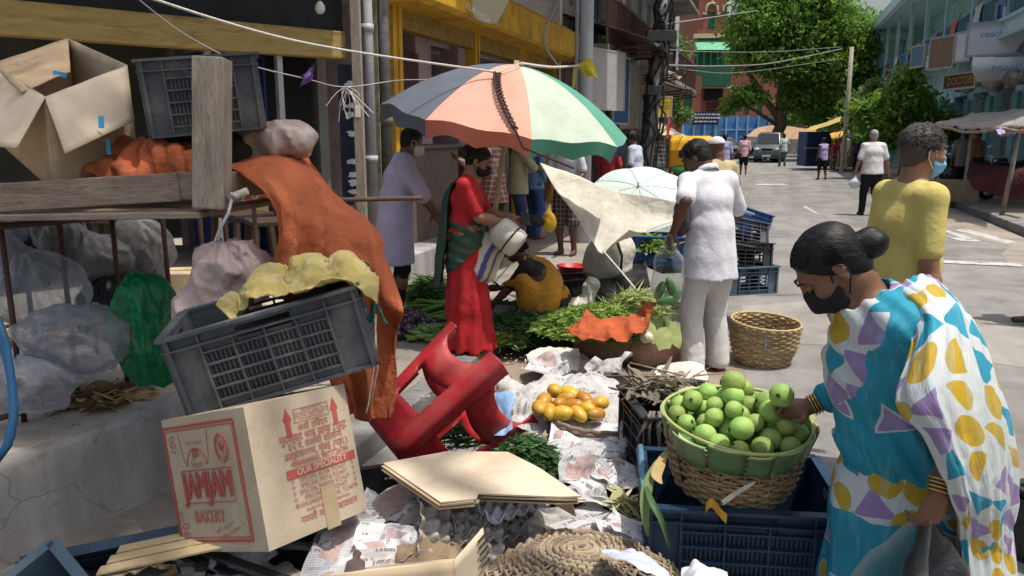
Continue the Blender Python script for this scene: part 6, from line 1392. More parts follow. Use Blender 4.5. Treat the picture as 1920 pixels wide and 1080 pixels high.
for i,(px,py,Y,rz,rx,lb,m)in enumerate(((1392,545,6.9,.25,0,'lowest grey crate of the stack behind the white shirted shopper','crate_steel'),(1382,505,6.95,.3,-.15,'black crate tilted on the stack behind the white shirted shopper','crate_black'),(1376,470,6.95,.35,-.35,'uppermost black crate leaning on the stack behind the white shirted shopper','crate_grey'),(1374,440,7.1,.2,-.1,'bright blue crate standing highest behind the white shirted shopper','crate_blue'))):
 crate(lb,at(px,py,Y),(rx,.1*i,rz),MT[m],.44,.34,.24,slats=False)
crate('bright blue crate behind the big white sack holding radish greens',at(1224,492,7.2),(0,.05,.1),MT['crate_blue'],.42,.34,.26,slats=False)
crate('black crate in the shade beside the bright blue one',at(1275,505,7.6),(0,0,.2),MT['crate_black'],.5,.36,.28,slats=False)
crate('small dark crate lying before the crouching seller',at(1082,560,6.9),(0,0,.3),MT['crate_black'],.42,.3,.2,slats=False)
# woven baskets
def basket_mb(r0,r1,h,rows=15,nst=30,rt=.009,bulge=.03,seed=1,z0=0,arc=None,wob=.0,hole=None):
 """cane basket: stakes and woven rounds going in and out of them"""
 b=MB();rr=random.Random(seed);n=nst*4
 prof=lambda f:r0+(r1-r0)*f+bulge*math.sin(PI*f)
 for j in range(rows):
  f=(j+.5)/rows;q=[];rad=h/rows*.56
  for i in range(n):
   a=2*PI*i/n;s_=math.sin(a*nst/2+(PI if j%2 else 0));R_=prof(f)+rt*.75*s_+wob*math.sin(a*3+j*.4)
   q.append((R_*math.cos(a),R_*math.sin(a),z0+h*f+rt*.35*rr.uniform(-1,1)))
  b.tube(q,[rad*rr.uniform(.8,1.1)]*n,6,closed=True,flat=1.0)
 for k in range(nst):
  a=2*PI*(k+.5)/nst;b.tube([((prof(f))*math.cos(a),(prof(f))*math.sin(a),z0+h*f)for f in np.linspace(0,1,7)],rt*.7,5)
 for j,dz in enumerate((0,.014)):
  q=[((prof(1)+.004+.004*math.sin(a*25+j*2))*math.cos(a),(prof(1)+.004+.004*math.sin(a*25+j*2))*math.sin(a),z0+h+dz)for a in np.linspace(0,2*PI,120)[:-1]];b.tube(q,.010,7,closed=True)
 b.lathe([(0,z0+.012),(prof(.02)*.98,z0+.012)],40)
 return b
p=atz(1440,690,0);wb=tag(basket_mb(.185,.245,.30,17,30,.008,.02,3).build('cane_basket',M('pale_cane',(.38,.27,.145),.65,.25,14,.25,60,.3,dirt=(.17,.12,.06),dsc=7,damt=.6,island=.2)),'large empty cane basket standing on the road beside the white shirted shopper','basket');wb.location=(p.x,p.y+.17,.0);wb.rotation_euler=(R(3),R(3),0)
b=MB();b.tube([(-.05,-.245,.29),(-.055,-.255,.2),(-.06,-.25,.16)],.008,5);b.tube([(-.08,-.25,.29),(-.03,-.25,.295)],.012,6);o=tag(b.build('blue_tie',M('pale_blue_rag',(.30,.38,.52),.8)),'pale blue rag tied to the rim of the large empty basket','rag');o.location=wb.location
# produce
def heap(n,cx,cy,rx,ry,h,seed,z0=.12,p=2.0):
 rr=random.Random(seed);out=[]
 for k in range(n*30):
  if len(out)>=n:break
  x,y=rr.uniform(-1,1),rr.uniform(-1,1)
  if x*x+y*y>1:continue
  z=z0+h*max(0,1-(x*x+y*y)**(p/2))
  q=Vector((cx+x*rx,cy+y*ry,z))
  if all((q-w).length>h_min(seed)for w in out):out.append(q)
 return out
def h_min(s):return.045
def scatter(name,label,cat,group,proto,pts,seed,rots=None,smin=.85,smax=1.15):
 rr=random.Random(seed);res=[]
 for i,q in enumerate(pts):
  o=proto if i==0 else proto.copy()
  if i:COL.objects.link(o)
  if i:
   for ch in proto.children:c_=ch.copy();COL.objects.link(c_);c_.parent=o
  o.location=q;s=rr.uniform(smin,smax);o.scale=(s,s,s)
  o.rotation_euler=rots(rr,i)if rots else(rr.uniform(0,6.3),rr.uniform(0,6.3),rr.uniform(0,6.3));res.append(o)
 return res
def aubergine():
 b=MB();b.ico((0,0,0),(.042,.042,.055),3,fn=lambda p:1+.1*p.z*-1);o=b.build('aubergine',M('aubergine_skin',(.035,.012,.035),.22,.4,6,.02,20,.6,rnd=.4))
 c_=MB()
 for k in range(5):a=k*2*PI/5;c_.add([(0,0,.058),(.018*math.cos(a-.5),.018*math.sin(a-.5),.053),(.033*math.cos(a),.033*math.sin(a),.040),(.018*math.cos(a+.5),.018*math.sin(a+.5),.053)],[(0,1,2,3)])
 c_.tube([(0,0,.05),(.004,0,.085)],.006,6);c_.build('calyx',M('aubergine_calyx',(.06,.10,.04),.7),o);return tag(o,'glossy dark purple aubergine in the heap left of the red sari','aubergine','aubergines heaped on the pavement')
g0=atz(765,618,.16);pts=heap(38,g0 .x,g0 .y+.05,.19,.26,.10,5,.16);scatter('aubergine','','','',aubergine(),pts,6)
def cuc(name,L,r,m,lab,cat,grp):
 b=MB();b.lathe([(0,-L/2)]+[(r*math.sin(PI*min(1,max(0,f)))**.45,-L/2+L*f)for f in np.linspace(.03,.97,12)]+[(0,L/2)],12,Matrix.Rotation(PI/2,4,'Y')@Matrix.Identity(4),fn=lambda p,a:Vector((p.x*(1+.03*math.cos(5*a))+.01*(p.z/L)**2,p.y,p.z)));return tag(b.build(name,m),lab,cat,grp)
g1=atz(805,632,.15);cu=cuc('cucumber',.15,.022,M('cucumber_skin',(.10,.20,.04),.4,.4,9,.1,40,.4,dirt=(.32,.40,.14),dsc=12,damt=.7,rnd=.3),'short pale striped cucumber in front of the aubergines','cucumber','cucumbers beside the red sari')
scatter('','','','',cu,heap(30,g1 .x,g1 .y+.06,.17,.17,.07,8,.15),9,lambda r,i:(r.uniform(-.2,.2),r.uniform(-.25,.25),r.uniform(-.6,.6)))
g2=atz(800,590,.18);gd=cuc('ridge_gourd',.30,.018,M('long_gourd_skin',(.09,.20,.035),.5,.3,9,.2,40,.3,dirt=(.18,.30,.07),dsc=8,rnd=.25),'long thin green gourd stacked behind the aubergines','gourd','long gourds stacked behind the aubergines')
scatter('','','','',gd,heap(20,g2 .x,g2 .y+.1,.17,.2,.12,10,.16),11,lambda r,i:(r.uniform(-.1,.1),r.uniform(-.2,.3),r.uniform(.2,1.0)))
def greens(name,label,cx,cy,rx,ry,h,n,L,w,m,seed,z0=.13,prof=1.2,dirz=0.0,spread=1.2,leaf=None,kind='stuff',cat='greens'):
 r=np.random.default_rng(seed);x,y=r.uniform(-1,1,(2,n*2));k=(x*x+y*y<1);x,y=x[k][:n],y[k][:n];N=len(x)
 top=h*np.maximum(0,1-(x*x+y*y)**prof);z=z0+top*r.random(N)**.35;th=dirz+r.normal(size=N)*spread;el=r.normal(size=N)*.22
 d=np.stack([np.cos(th)*np.cos(el),np.sin(th)*np.cos(el),np.sin(el)],1);P=np.stack([cx+x*rx,cy+y*ry,z],1);s=np.cross(d,r.normal(size=(N,3)));s/=np.linalg.norm(s,axis=1,keepdims=True)
 Ln=L*(.5+r.random((N,1)));ww=w*(.6+.8*r.random((N,1)));bend=r.normal(size=(N,3))*.18*Ln;bend[:,2]-=.1*Ln[:,0]
 rows=[]
 for t,wf in((0,.5),(.33,1),(.7,.9),(1,.15)):
  c_=P+d*Ln*(t-.4)+bend*t*t;c_[:,2]=np.maximum(c_[:,2],z0-.02);rows+=[c_-s*ww*wf*.5,c_+s*ww*wf*.5]
 V=np.stack(rows,1).reshape(-1,3);f=np.array([[0,1,3,2],[2,3,5,4],[4,5,7,6]]);Fc=(np.arange(N)[:,None,None]*8+f[None]).reshape(-1,4)
 me=bpy.data.meshes.new(name);me.from_pydata(V.tolist(),[],Fc.tolist());me.materials.append(m);me.polygons.foreach_set('use_smooth',np.ones(len(Fc),bool));return tag(link(name,me),label,cat,kind=kind)
G_dk=mat_leaf('dark_herb_leaf',(.018,.055,.016),(.07,.15,.05),.2,.55,4);G_lt=mat_leaf('pale_spinach_leaf',(.10,.20,.03),(.34,.44,.11),.35,.5,4);G_yl=mat_leaf('yellow_green_stem',(.22,.30,.08),(.48,.52,.22),.3,.5,5)
c=atz(1010,622,.15);greens('leafy_greens','wide dark green heap of long leafy stems spread on the ground',c.x,c.y+.05,.52,.36,.16,5200,.17,.014,G_dk,3)
c=atz(960,600,.15);greens('leafy_greens','narrow dark heap of greens reaching behind the red sari',c.x-.1,c.y+.25,.42,.2,.12,1800,.16,.013,G_dk,31)
c=atz(800,555,.15);greens('leafy_greens','dark bunches of greens behind the long gourds',c.x,c.y+.05,.2,.3,.2,1300,.16,.016,G_dk,4)
c=atz(1135,610,.3);greens('leafy_greens','pale yellow green heap of spinach stems above the orange cloth',c.x-.02,c.y+.12,.50,.36,.16,4200,.13,.022,G_lt,5,z0=.25,dirz=.9,spread=.8)
c=atz(1195,560,.45);greens('leafy_greens','thin pale stalks trailing down from the top of the spinach heap',c.x,c.y+.1,.24,.24,.16,1100,.2,.012,G_yl,6,z0=.32,dirz=1.2,spread=.5)
c=atz(910,640,.13);greens('leafy_greens','bright ragged leaves at the near edge of the dark heap',c.x+.1,c.y,.3,.07,.06,420,.11,.02,G_lt,7)
c=at(1218,445,7.1);greens('radish_greens','drooping radish leaves hanging over the bright blue crate',c.x,c.y,.16,.12,.12,420,.15,.035,G_lt,8,z0=c.z-.1)
c=at(1240,555,6.4);greens('leafy_greens','small dark clump of herbs beside the pale sacks',at(1110,565,6.2).x,6.2,.2,.15,.1,500,.1,.02,G_dk,9,z0=.25)
def lump(name,label,cat,c,r,m,vox=.014,amp=.02,sc=6,seed=1,extra=(),zcut=None,rot=None,k=.05,group=None,kd=None):
 s=SDF(vox);c=V3(*c);s.ell((0,0,0),r,rot,k)
 for(q,rr_)in extra:s.ell(q,rr_,None,k)
 s.disp=lambda x,y,z:-amp*ridge(x*sc,y*sc,z*sc,seed,3)
 if zcut is not None:s.plane((0,0,zcut-c[2]),(0,0,-1))
 o=sdf_obj(name,s,m);o.location=Vector(c);return tag(o,label,cat,group,kd)
p=at(1140,492,6.9);lump('sack','big bulging off white sack standing under the cream sheet','sack',p,(.21,.18,.24),MT['white_sack'],extra=(((.08,0,.12),(.15,.14,.14)),),seed=3)
b=MB();b.tube([at(1158,455,6.68),at(1166,480,6.66),at(1164,512,6.68)],.012,6);tag(b.build('green_strap',M('dark_green_strap',(.02,.09,.07),.8)),'dark green strap down the side of the big off white sack','strap')
p=at(1072,516,7.3);t=thing('red_tub','bright red plastic tub on the dark crate under the cream sheet','tub',p);b=MB();b.lathe([(0,-.1),(.11,-.1),(.135,.08),(.142,.085),(.142,.095),(.128,.095),(.105,-.085),(0,-.085)],28);part('tub',b,M('bright_red_plastic',(.48,.02,.02),.4,.1,5,0,10,.5),t)
crate('dark crate carrying the bright red tub',(p.x,p.y,p.z-.1-.34),(0,0,.15),MT['crate_black'],.42,.32,.33,slats=False)
rows=[[at(1075,520,7.0),at(1140,500,7.0),at(1210,485,7.0)],[at(1070,545,6.6),at(1140,530,6.6),at(1215,515,6.6)],[at(1085,565,6.4),at(1150,555,6.4),at(1220,535,6.4)]]
sheet('black_sheet','crumpled black plastic sheet spread behind the spinach heap','sheet',rows,M('black_polythene',(.012,.012,.013),.4,.3,5,.4,20,.5),30,20,.04,5,4,.008)
p=at(1105,552,6.3);lump('rag','dirty white rag twisted upright beside the crouching seller','rag',p,(.05,.05,.12),MT['white_sack'],.01,.02,12,5,extra=(((-.10,0,-.08),(.12,.1,.05)),((.03,0,.09),(.045,.04,.05))))
p=atz(1140,690,.02);lump('cloth_covered_basket','brown cloth covered basket under the orange cloth rim','basket',(p.x+.02,p.y+.22,.17),(.26,.22,.19),MT['jute'],.014,.012,9,7,zcut=.0)
rows=[[at(1062,630,5.2),at(1100,648,5.0),at(1150,645,5.0),at(1205,628,5.05),at(1225,585,5.3)],[at(1090,605,5.35),at(1115,622,5.15),at(1155,622,5.15),at(1200,605,5.25),at(1216,570,5.4)],[at(1095,592,5.5),at(1130,605,5.4),at(1165,605,5.4),at(1195,590,5.45),at(1210,568,5.5)]]
sheet('orange_cloth','ragged orange cloth folded over the rim of the spinach basket','cloth',rows,M('orange_net_cloth',(.46,.10,.035),.85,.25,8,.4,60,tl=.15,crease=9,dirt=(.26,.06,.025)),50,26,.055,7,6,.003,fine=.010)
p=atz(1235,695,.0);lump('sack','dusty pink printed sack of leaves lying beside the white trousers','sack',(p.x-.02,p.y+.13,.13),(.22,.15,.14),M('pink_printed_sack',(.50,.33,.26),.85,.15,6,.3,60,dirt=(.42,.13,.08),dsc=5,damt=.6),.013,.02,7,8,zcut=.0)
rr=random.Random(6)
for k,(px,py,Y,s_)in enumerate(((1215,622,5.2,.12),(1245,636,5.12,.11),(1262,625,5.3,.12),(1228,612,5.3,.11))):
 c_=at(px,py,Y);P=np.array([[tuple(c_+Vector(((u-.5)*s_*1.0*(1-.7*abs(v-.5)*2*abs(v-.5)),(v-.5)*s_*.6,.10*s_*math.sin(3*u+k)+.3*s_*(u-.5)*(1 if k%2 else-1)+(v-.5)*s_*1.2)))for u in np.linspace(0,1,10)]for v in np.linspace(0,1,10)]);b=MB();b.grid(crumple(P,.012,12,k));tag(b.build('cabbage_leaf',G_yl),'large pale outer leaf thrown on the pink printed sack','leaf','pale outer leaves on the pink sack')
p=at(1213,632,5.15);lump('cauliflower','small white cauliflower head on the pink printed sack','cauliflower',p,(.04,.04,.035),M('cauliflower_white',(.58,.54,.40),.9,.1,20,.5,60),.008,.012,25,3)
p=atz(1065,690,.12);t=MB();t.box((0,0,.05),(.26,.2,.13),(0,.05,.2));o=tag(t.build('stone_block',MT['concrete'],bev=.02),'squared stone block lying at the kerb before the brown basket','stone');o.location=(p.x+.02,p.y+.12,.05)
MP1=mat_paper('newsprint',sc=2.2);MP2=mat_paper('newsprint_colour',(.60,.60,.61),(.12,.12,.13),.30,sc=1.5);MP3=mat_paper('newsprint_plain',(.55,.54,.52),(.2,.2,.2),.05,sc=2.6)
def paper(label,rows,m,nu=36,nv=30,amp=.025,sc=7,seed=1,name='newspaper',cat='newspaper',fine=.005,uvs=(1,1)):
 b=MB();b.grid(crumple(loft(rows,nu,nv),amp,sc,seed,3,fine,24),uvscale=uvs);return tag(b.build(name,m),label,cat)
paper('dirty white paper scraps lying on the stone block',[[at(985,660,5.4),at(1030,645,5.5),at(1085,650,5.4)],[at(990,672,5.2),at(1035,664,5.2),at(1090,668,5.2)],[at(1000,680,5.1),at(1045,682,5.05),at(1085,690,5.05)]],MT['white_sack'],24,18,.03,8,3,'paper_scrap','paper')
rows=[[at(1232,688,4.45),at(1275,678,4.55),at(1318,684,4.5)],[at(1225,706,4.2),at(1275,698,4.25),at(1328,702,4.25)],[at(1230,722,4.0),at(1280,718,4.0),at(1325,720,4.05)]]
sheet('white_cloth','folded dirty white cloth on the dark crate behind the guava basket','cloth',rows,MT['white_sack'],26,18,.02,7,8,.012)
rr=random.Random(12);b=MB()
for k in range(300):
 px,py=rr.uniform(760,1260),rr.uniform(650,760);p=atz(px,py,.125 if px<1010+(py-690)*-1 else.008);a=rr.uniform(0,6.28);s_=rr.uniform(.006,.022);v=Vector((math.cos(a),math.sin(a),rr.uniform(-.1,.3)));w=Vector((-v.y,v.x,.1));b.add([p,p+v*s_+w*s_*.35,p+v*s_*2,p+v*s_-w*s_*.35],[(0,1,2,3)])
tag(b.build('litter',MT['dry_leaf']),'dry leaf scraps littered over the pavement','litter',kind='stuff')
# railing, upturned wooden stand and orange tarp
rl=thing('railing','rusty iron railing along the plinth holding back the heap of plastic bags','railing',atz(145,745,.5))
RB=[atz(45,785,.52),atz(146,748,.52),atz(240,730,.52),atz(330,712,.52)];d_=(RB[2]-RB[0]).normalized()
for q in[RB[0]-d_*.34]+RB+[RB[3]+d_*.34]:b=MB();b.tube([tuple(q-Vector((0,0,.03))),tuple(q+Vector((.004,0,.4))),tuple(q+Vector((0,0,.81)))],.0115,8);b.build('upright',MT['rust'],rl,world=True)
for z in(.035,.80):b=MB();b.tube([tuple(RB[0]-d_*.6+Vector((0,0,z))),tuple(RB[3]+d_*.9+Vector((0,0,z)))],.013,8);b.build('rail',MT['rust'],rl,world=True)
rl2=thing('railing','second rusty railing farther back inside the plinth','railing',atz(180,560,.5));q0=at(60,600,4.1);q0 .z=.5
for i in range(7):b=MB();q=q0+Vector((.27*i,.10*i,0));b.tube([tuple(q),tuple(q+Vector((0,0,.82)))],.013,8);b.build('upright',MT['rust'],rl2,world=True)
b=MB();b.tube([tuple(q0-Vector((.5,.15,-.8))),tuple(q0+Vector((2.0,.68,.8)))],.014,8);b.build('rail',MT['rust'],rl2,world=True)
st=thing('wooden_stand','upturned grey wooden stand with a thick square post resting on the railing','stand',at(250,400,3.1))
def plank(name,p,q,w,h,up=(0,0,1),m=None):b=MB();b.bar(p,q,w,h,up);return b.build(name,m or MT['wood'],st,world=True,bev=.004)
plank('plank',at(-40,402,3.05),at(405,396,3.05),.34,.022);plank('plank',at(-40,392,3.42),at(430,380,3.42),.30,.022);plank('plank',at(380,398,2.97),at(516,376,3.35),.10,.02)
plank('side_board',at(-40,373,2.93),at(338,350,2.98),.03,.105);plank('side_board',at(335,347,2.985),at(372,350,2.99),.028,.10);plank('side_board',at(428,346,3.0),at(508,342,3.3),.032,.095)
b=MB();pb,pt_=at(398,392,2.94),at(398,109,2.98);b.bar(pb,pt_,.115,.10,(0,1,0));b.build('post',MT['woodv'],st,world=True,bev=.008)
b=MB();b.tube([at(428,372,2.93),at(464,358,2.93)],.014,8);b.build('peg',M('pale_wood_peg',(.45,.42,.38),.8),st,world=True)
b=MB();b.tube([at(436,370,2.92),at(428,400,2.90),at(412,430,2.92),at(400,462,2.95),at(386,488,3.0)],.006,6);b.tube([at(432,362,2.915),at(446,372,2.91),at(436,376,2.915),at(434,362,2.915),at(448,368,2.91)],.005,6);tag(b.build('string',M('pale_plastic_string',(.55,.55,.57),.5)),'pale plastic string knotted on the wooden peg and hanging down','string')
tp_=thing('orange_tarp','faded orange tarpaulin draped over the wooden stand and hanging to the ground','tarpaulin',at(620,500,2.95))
rows=[[at(420,306,3.2),at(480,292,3.35),at(530,287,3.5),at(575,290,3.65)],[at(455,322,2.99),at(515,308,3.08),at(585,322,3.25),at(632,362,3.42)],[at(505,366,2.9),at(560,376,2.94),at(630,400,3.12),at(708,424,3.24)],[at(521,430,2.86),at(575,446,2.90),at(640,462,3.02),at(732,484,3.10)],[at(510,505,2.85),at(575,525,2.86),at(650,540,2.98),at(755,578,2.96)],[at(525,555,2.86),at(598,580,2.85),at(668,600,2.97),at(740,612,3.05)],[at(588,645,2.9),at(640,660,2.88),at(688,672,2.96),at(727,690,3.05)],[at(640,770,2.92),at(668,785,2.9),at(695,790,2.95),at(722,782,3.0)]]
P=loft(rows,70,110);uu=np.linspace(0,1,70)[None,:];vv=np.linspace(0,1,110)[:,None]
fold=.034*np.sin(uu*17+vv*3.0+1.2*np.sin(vv*6))*np.clip(vv*2.2-.3,0,1)+.016*np.sin(uu*31+vv*7)*np.clip(vv*2-.4,0,1);fold=fold+.045*(ridge(uu*4.2+.5*vv,vv*1.1,0,5,3)-.3)*np.clip(vv*2,.15,1);P=P+gnormals(P)*fold[...,None];P=crumple(P,.012,7,3,4,.005,18)
b=MB();b.grid(P);b.build('hanging_cloth',MT['tarp'],tp_,world=True,solid=.003)
b=MB();b.tube([tuple(P[i,0])for i in range(0,70,3)],.006,6);b.tube([tuple(P[i,-1])for i in range(0,110,4)],.005,6);b.build('hem',M('dark_orange_hem',(.34,.08,.03),.8),tp_,world=True)
rows=[[at(165,332,3.12),at(230,345,3.08),at(300,348,3.06),at(372,372,3.06)],[at(190,300,3.2),at(245,305,3.14),at(305,290,3.1),at(372,318,3.1)],[at(235,274,3.3),at(280,280,3.24),at(325,283,3.2),at(375,300,3.2)],[at(262,288,3.5),at(310,292,3.45),at(370,296,3.4),at(440,298,3.4)]]
P=loft(rows,60,44);P=P+gnormals(P)*(.016*np.sin(np.linspace(0,1,60)[None,:]*38+np.linspace(0,1,44)[:,None]*9)*np.sin(np.linspace(0,PI,44))[:,None])[...,None];b=MB();b.grid(crumple(P,.035,8,8,4,.006,22));b.build('bunched_cloth',MT['tarp'],tp_,world=True,solid=.003)
lump('dark_bundle','dark bundle under the tilted grey crate on the wooden stand','bundle',at(360,285,3.45),(.26,.15,.10),M('dark_cloth_bundle',(.03,.025,.025),.9),.016,.02,7,4)
crate('dark grey crate with slotted sides tilted on the heap behind the square wooden post',(-1.235,3.29,1.829),(.0323,-.0938,.31),MT['crate_grey'],.40,.27,.292,centre=True)
lump('plastic_bag','scrunched clear plastic bag with brown wrapping lying on the orange tarpaulin','bag',at(505,266,3.5),(.15,.09,.065),M('milky_polythene_brown',(.36,.27,.22),.35,.5,5,.3,20,.5,dirt=(.62,.62,.62),dsc=4,damt=.9),.009,.028,9,4,extra=(((.10,0,.01),(.09,.08,.06)),((-.12,0,-.01),(.06,.06,.03))))
def flap(o,mats,quad,n=10,amp=.004,seed=1):
 P=np.array([[tuple((Vector(quad[0])*(1-u)+Vector(quad[1])*u)*(1-v)+(Vector(quad[3])*(1-u)+Vector(quad[2])*u)*v)for u in np.linspace(0,1,n)]for v in np.linspace(0,1,n)]);b=MB();b.grid(crumple(P,amp,6,seed,2),smooth=True);return b.build('flap',mats,o,world=True,solid=.005)
ob=thing('open_carton','big open brown carton with its pale inner flaps folded out on the wooden stand','box',at(84,340,2.75))
A,Bk=at(84,182,3.02),at(238,122,3.36);Cc=at(128,72,3.9);Dd=Cc+(A-Bk);dz=Vector((.01,0,-.36))
b=MB()
for p,q in((A,Bk),(Bk,Cc),(Cc,Dd),(Dd,A)):
 P=np.array([[tuple(p.lerp(q,u)+dz*v)for u in np.linspace(0,1,14)]for v in np.linspace(0,1,10)]);b.grid(crumple(P,.004,4,5,2))
b.quad(A+dz,Bk+dz,Cc+dz,Dd+dz);b.build('carton_body',MT['card'],ob,world=True,solid=.005)
flap(ob,MT['card_in'],(A,Bk,at(252,226,3.2),at(122,288,2.86)),seed=3);f2=flap(ob,MT['card_in'],(Dd,A,at(30,277,2.86),at(-130,262,3.2)),seed=4)
fq=(Dd+Vector((0,.0,0)),Cc,at(132,134,3.42),at(40,172,3.12));f3=flap(ob,M('warm_card',(.50,.36,.22),.85,.07,4,.06,60,.15),fq,seed=6)
n_=(fq[1]-fq[0]).cross(fq[3]-fq[0]).normalized();n_=n_ if n_.z>0 else-n_;xx_=(fq[3]-fq[2]).normalized()*-1;yy_=n_.cross(xx_)
M4=Matrix((xx_,yy_,n_)).transposed().to_4x4();M4 .translation=at(45,122,3.42)+n_*.012
text_mb('1251H',.085,M4,shear=.2).build('scribble',M('faint_pen',(.26,.19,.12),.9),f3,world=True)
TB=M('blue_sticker',(.06,.36,.62),.4);
for(x0,y0,Y,w,h,an)in((190,229,3.04,.02,.045,.1),(203,275,3.16,.016,.06,0),(112,139,3.37,.05,.02,.2)):b=MB();b.box(at(x0,y0,Y-.012),(w,.003,h),(0,an,.3));b.build('sticker',TB,ob,world=True)
# plastic bags and rubbish behind the railing
F_clear=mat_film('grey_clear_film',(.56,.58,.62),.42,.2);F_grey=mat_film('grey_film',(.42,.42,.43),.25,.35);F_green=mat_film('green_film',(.02,.33,.14),.15,.2,.5);F_black=M('black_bin_bag',(.015,.015,.017),.35,.3,6,.5,16,.5,crease=9)
M_mauve=M('mauve_bag',(.46,.36,.345),.65,.18,7,.4,18,.3,crease=9)
def bag(label,px,py,Y,r,m,seed,amp=.035,sc=7,extra=(),rot=None):
 s=SDF(.008);s.ell((0,0,0),r,rot,.06);rr_=random.Random(seed);nx,ny=rr_.uniform(-.5,.5)*r[0],-.3*r[1];(s.cone((nx*.5,ny*.5,r[2]*.7),(nx*1.6,ny*1.3,r[2]*1.3),r[0]*.3,.012,.07),s.cone((nx*1.6,ny*1.3,r[2]*1.3),(nx*2.4,ny*1.9,r[2]*1.5),.012,r[0]*.2,.02))if seed in(1,4)else None
 for(q,r_)in extra:s.ell(q,r_,None,.06)
 def dp(x,y,z):a=np.arctan2(y-ny,x-nx);u=z/r[2];return-amp*.85*ridge(np.cos(a)*1.5+seed,np.sin(a)*1.5,u*.8+.5*x/r[0],seed,3)-amp*.55*ridge(x*9+z*5,y*9,z*6-x*4,seed+3,2)
 s.disp=dp;o=sdf_obj('plastic_bag',s,m,smooth_it=0);o.location=at(px,py,Y);return tag(o,label,'bag')
bag('crumpled clear grey bag highest at the left behind the railing',90,545,3.35,(.15,.14,.13),F_clear,1,.05,6,(((-.12,0,-.02),(.12,.12,.09)),))
bag('clear grey bag spilling through the middle of the railing',140,625,3.12,(.19,.12,.085),F_clear,2,.045,7,(((.08,0,-.05),(.12,.1,.08)),))
bag('pale grey bag low at the left end of the railing',60,715,2.98,(.15,.12,.085),F_clear,3,.04,8)
bag('dim grey bag slumped far back between the railings',195,490,3.75,(.16,.14,.10),F_grey,4,.03,7)
bag('dark grey bag standing at the back beside the brown cartons',265,470,3.85,(.13,.12,.15),F_grey,5,.03,7)
bag('milky bag hanging at the top left of the railing',105,440,3.65,(.09,.08,.16),F_grey,6,.03,8)
bag('black bag in the shadow behind the green one',235,575,3.7,(.22,.15,.15),F_black,7,.03,7)
bag('dark bag in the far left corner behind the railing',20,480,3.7,(.28,.2,.16),F_black,8,.03,6)
bag('shiny green bag bulging between two railing uprights',272,612,3.22,(.105,.11,.19),F_green,9,.032,7,(((.03,0,-.12),(.10,.1,.11)),((.02,0,.12),(.08,.08,.08))))
bag('crumpled mauve bag resting on the tilted crate',425,535,2.98,(.115,.11,.125),M_mauve,10,.05,7,(((-.04,-.04,-.1),(.11,.09,.07)),((.05,0,.04),(.09,.08,.08))))
rows=[[at(428,604,2.5),at(480,575,2.45),at(560,560,2.4),at(640,545,2.42),at(700,575,2.5)],[at(432,575,2.66),at(490,545,2.6),at(565,530,2.56),at(640,518,2.55),at(706,555,2.6)],[at(470,560,2.8),at(520,520,2.78),at(580,505,2.75),at(645,500,2.7),at(690,525,2.72)],[at(500,555,2.9),at(550,520,2.92),at(600,506,2.88),at(650,503,2.85),at(680,525,2.85)]]
P=loft(rows,90,60);ug=np.linspace(0,1,90)[None,:];vg=np.linspace(0,1,60)[:,None];P[...,2]+=.018*np.sin(ug*23+4*vg)*np.sin(vg*3)-.010*np.abs(np.sin(ug*9))*(1-vg)**4;P=crumple(P,.05,7,14,4,.010,20);b=MB();b.grid(P);tag(b.build('yellow_sack',M('yellow_sack_cloth',(.55,.44,.15),.75,.2,5,.35,45,.25,crease=9,dirt=(.50,.46,.30),dsc=4,damt=.7,tl=.15),solid=.003),'crumpled yellow sack lying over the rim of the tilted crate','sack')
b=MB();rr=random.Random(9)
for k in range(14):q=at(702,560,2.6)+Vector((rr.uniform(-.01,.01),0,0));pts=[tuple(q)];v=Vector((rr.uniform(-.4,.5),rr.uniform(-.2,.2),-1))*.014;[pts.append(tuple(q:=q+v+Vector((rr.uniform(-.004,.004),0,0))))for _ in range(6)];b.tube(pts,.0022,4)
tag(b.build('green_twine',M('green_twine',(.04,.20,.15),.8)),'tuft of green twine at the corner of the yellow sack','twine')
b=MB();b.tube([at(704,590,2.62),at(702,680,2.62),at(690,760,2.64),at(686,775,2.63)],.0035,5);b.tube([at(703,600,2.62),at(708,690,2.63),at(697,750,2.63)],.0025,5);tag(b.build('string',MT['rope']),'thin frayed string hanging down the orange tarpaulin from the crate corner','string')
b=MB();b.tube([at(-6,595,2.6),at(10,640,2.58),at(22,720,2.55),at(26,780,2.5),at(14,835,2.46),at(-12,870,2.44)],.014,10);b.tube([at(-10,615,2.63),at(16,690,2.57),at(30,760,2.52),at(22,820,2.47),at(-6,862,2.44)],.010,8);tag(b.build('blue_strap',M('blue_strap',(.03,.13,.27),.5,.2,9,.2,40)),'dusty blue strap curling down at the left end of the railing','strap')
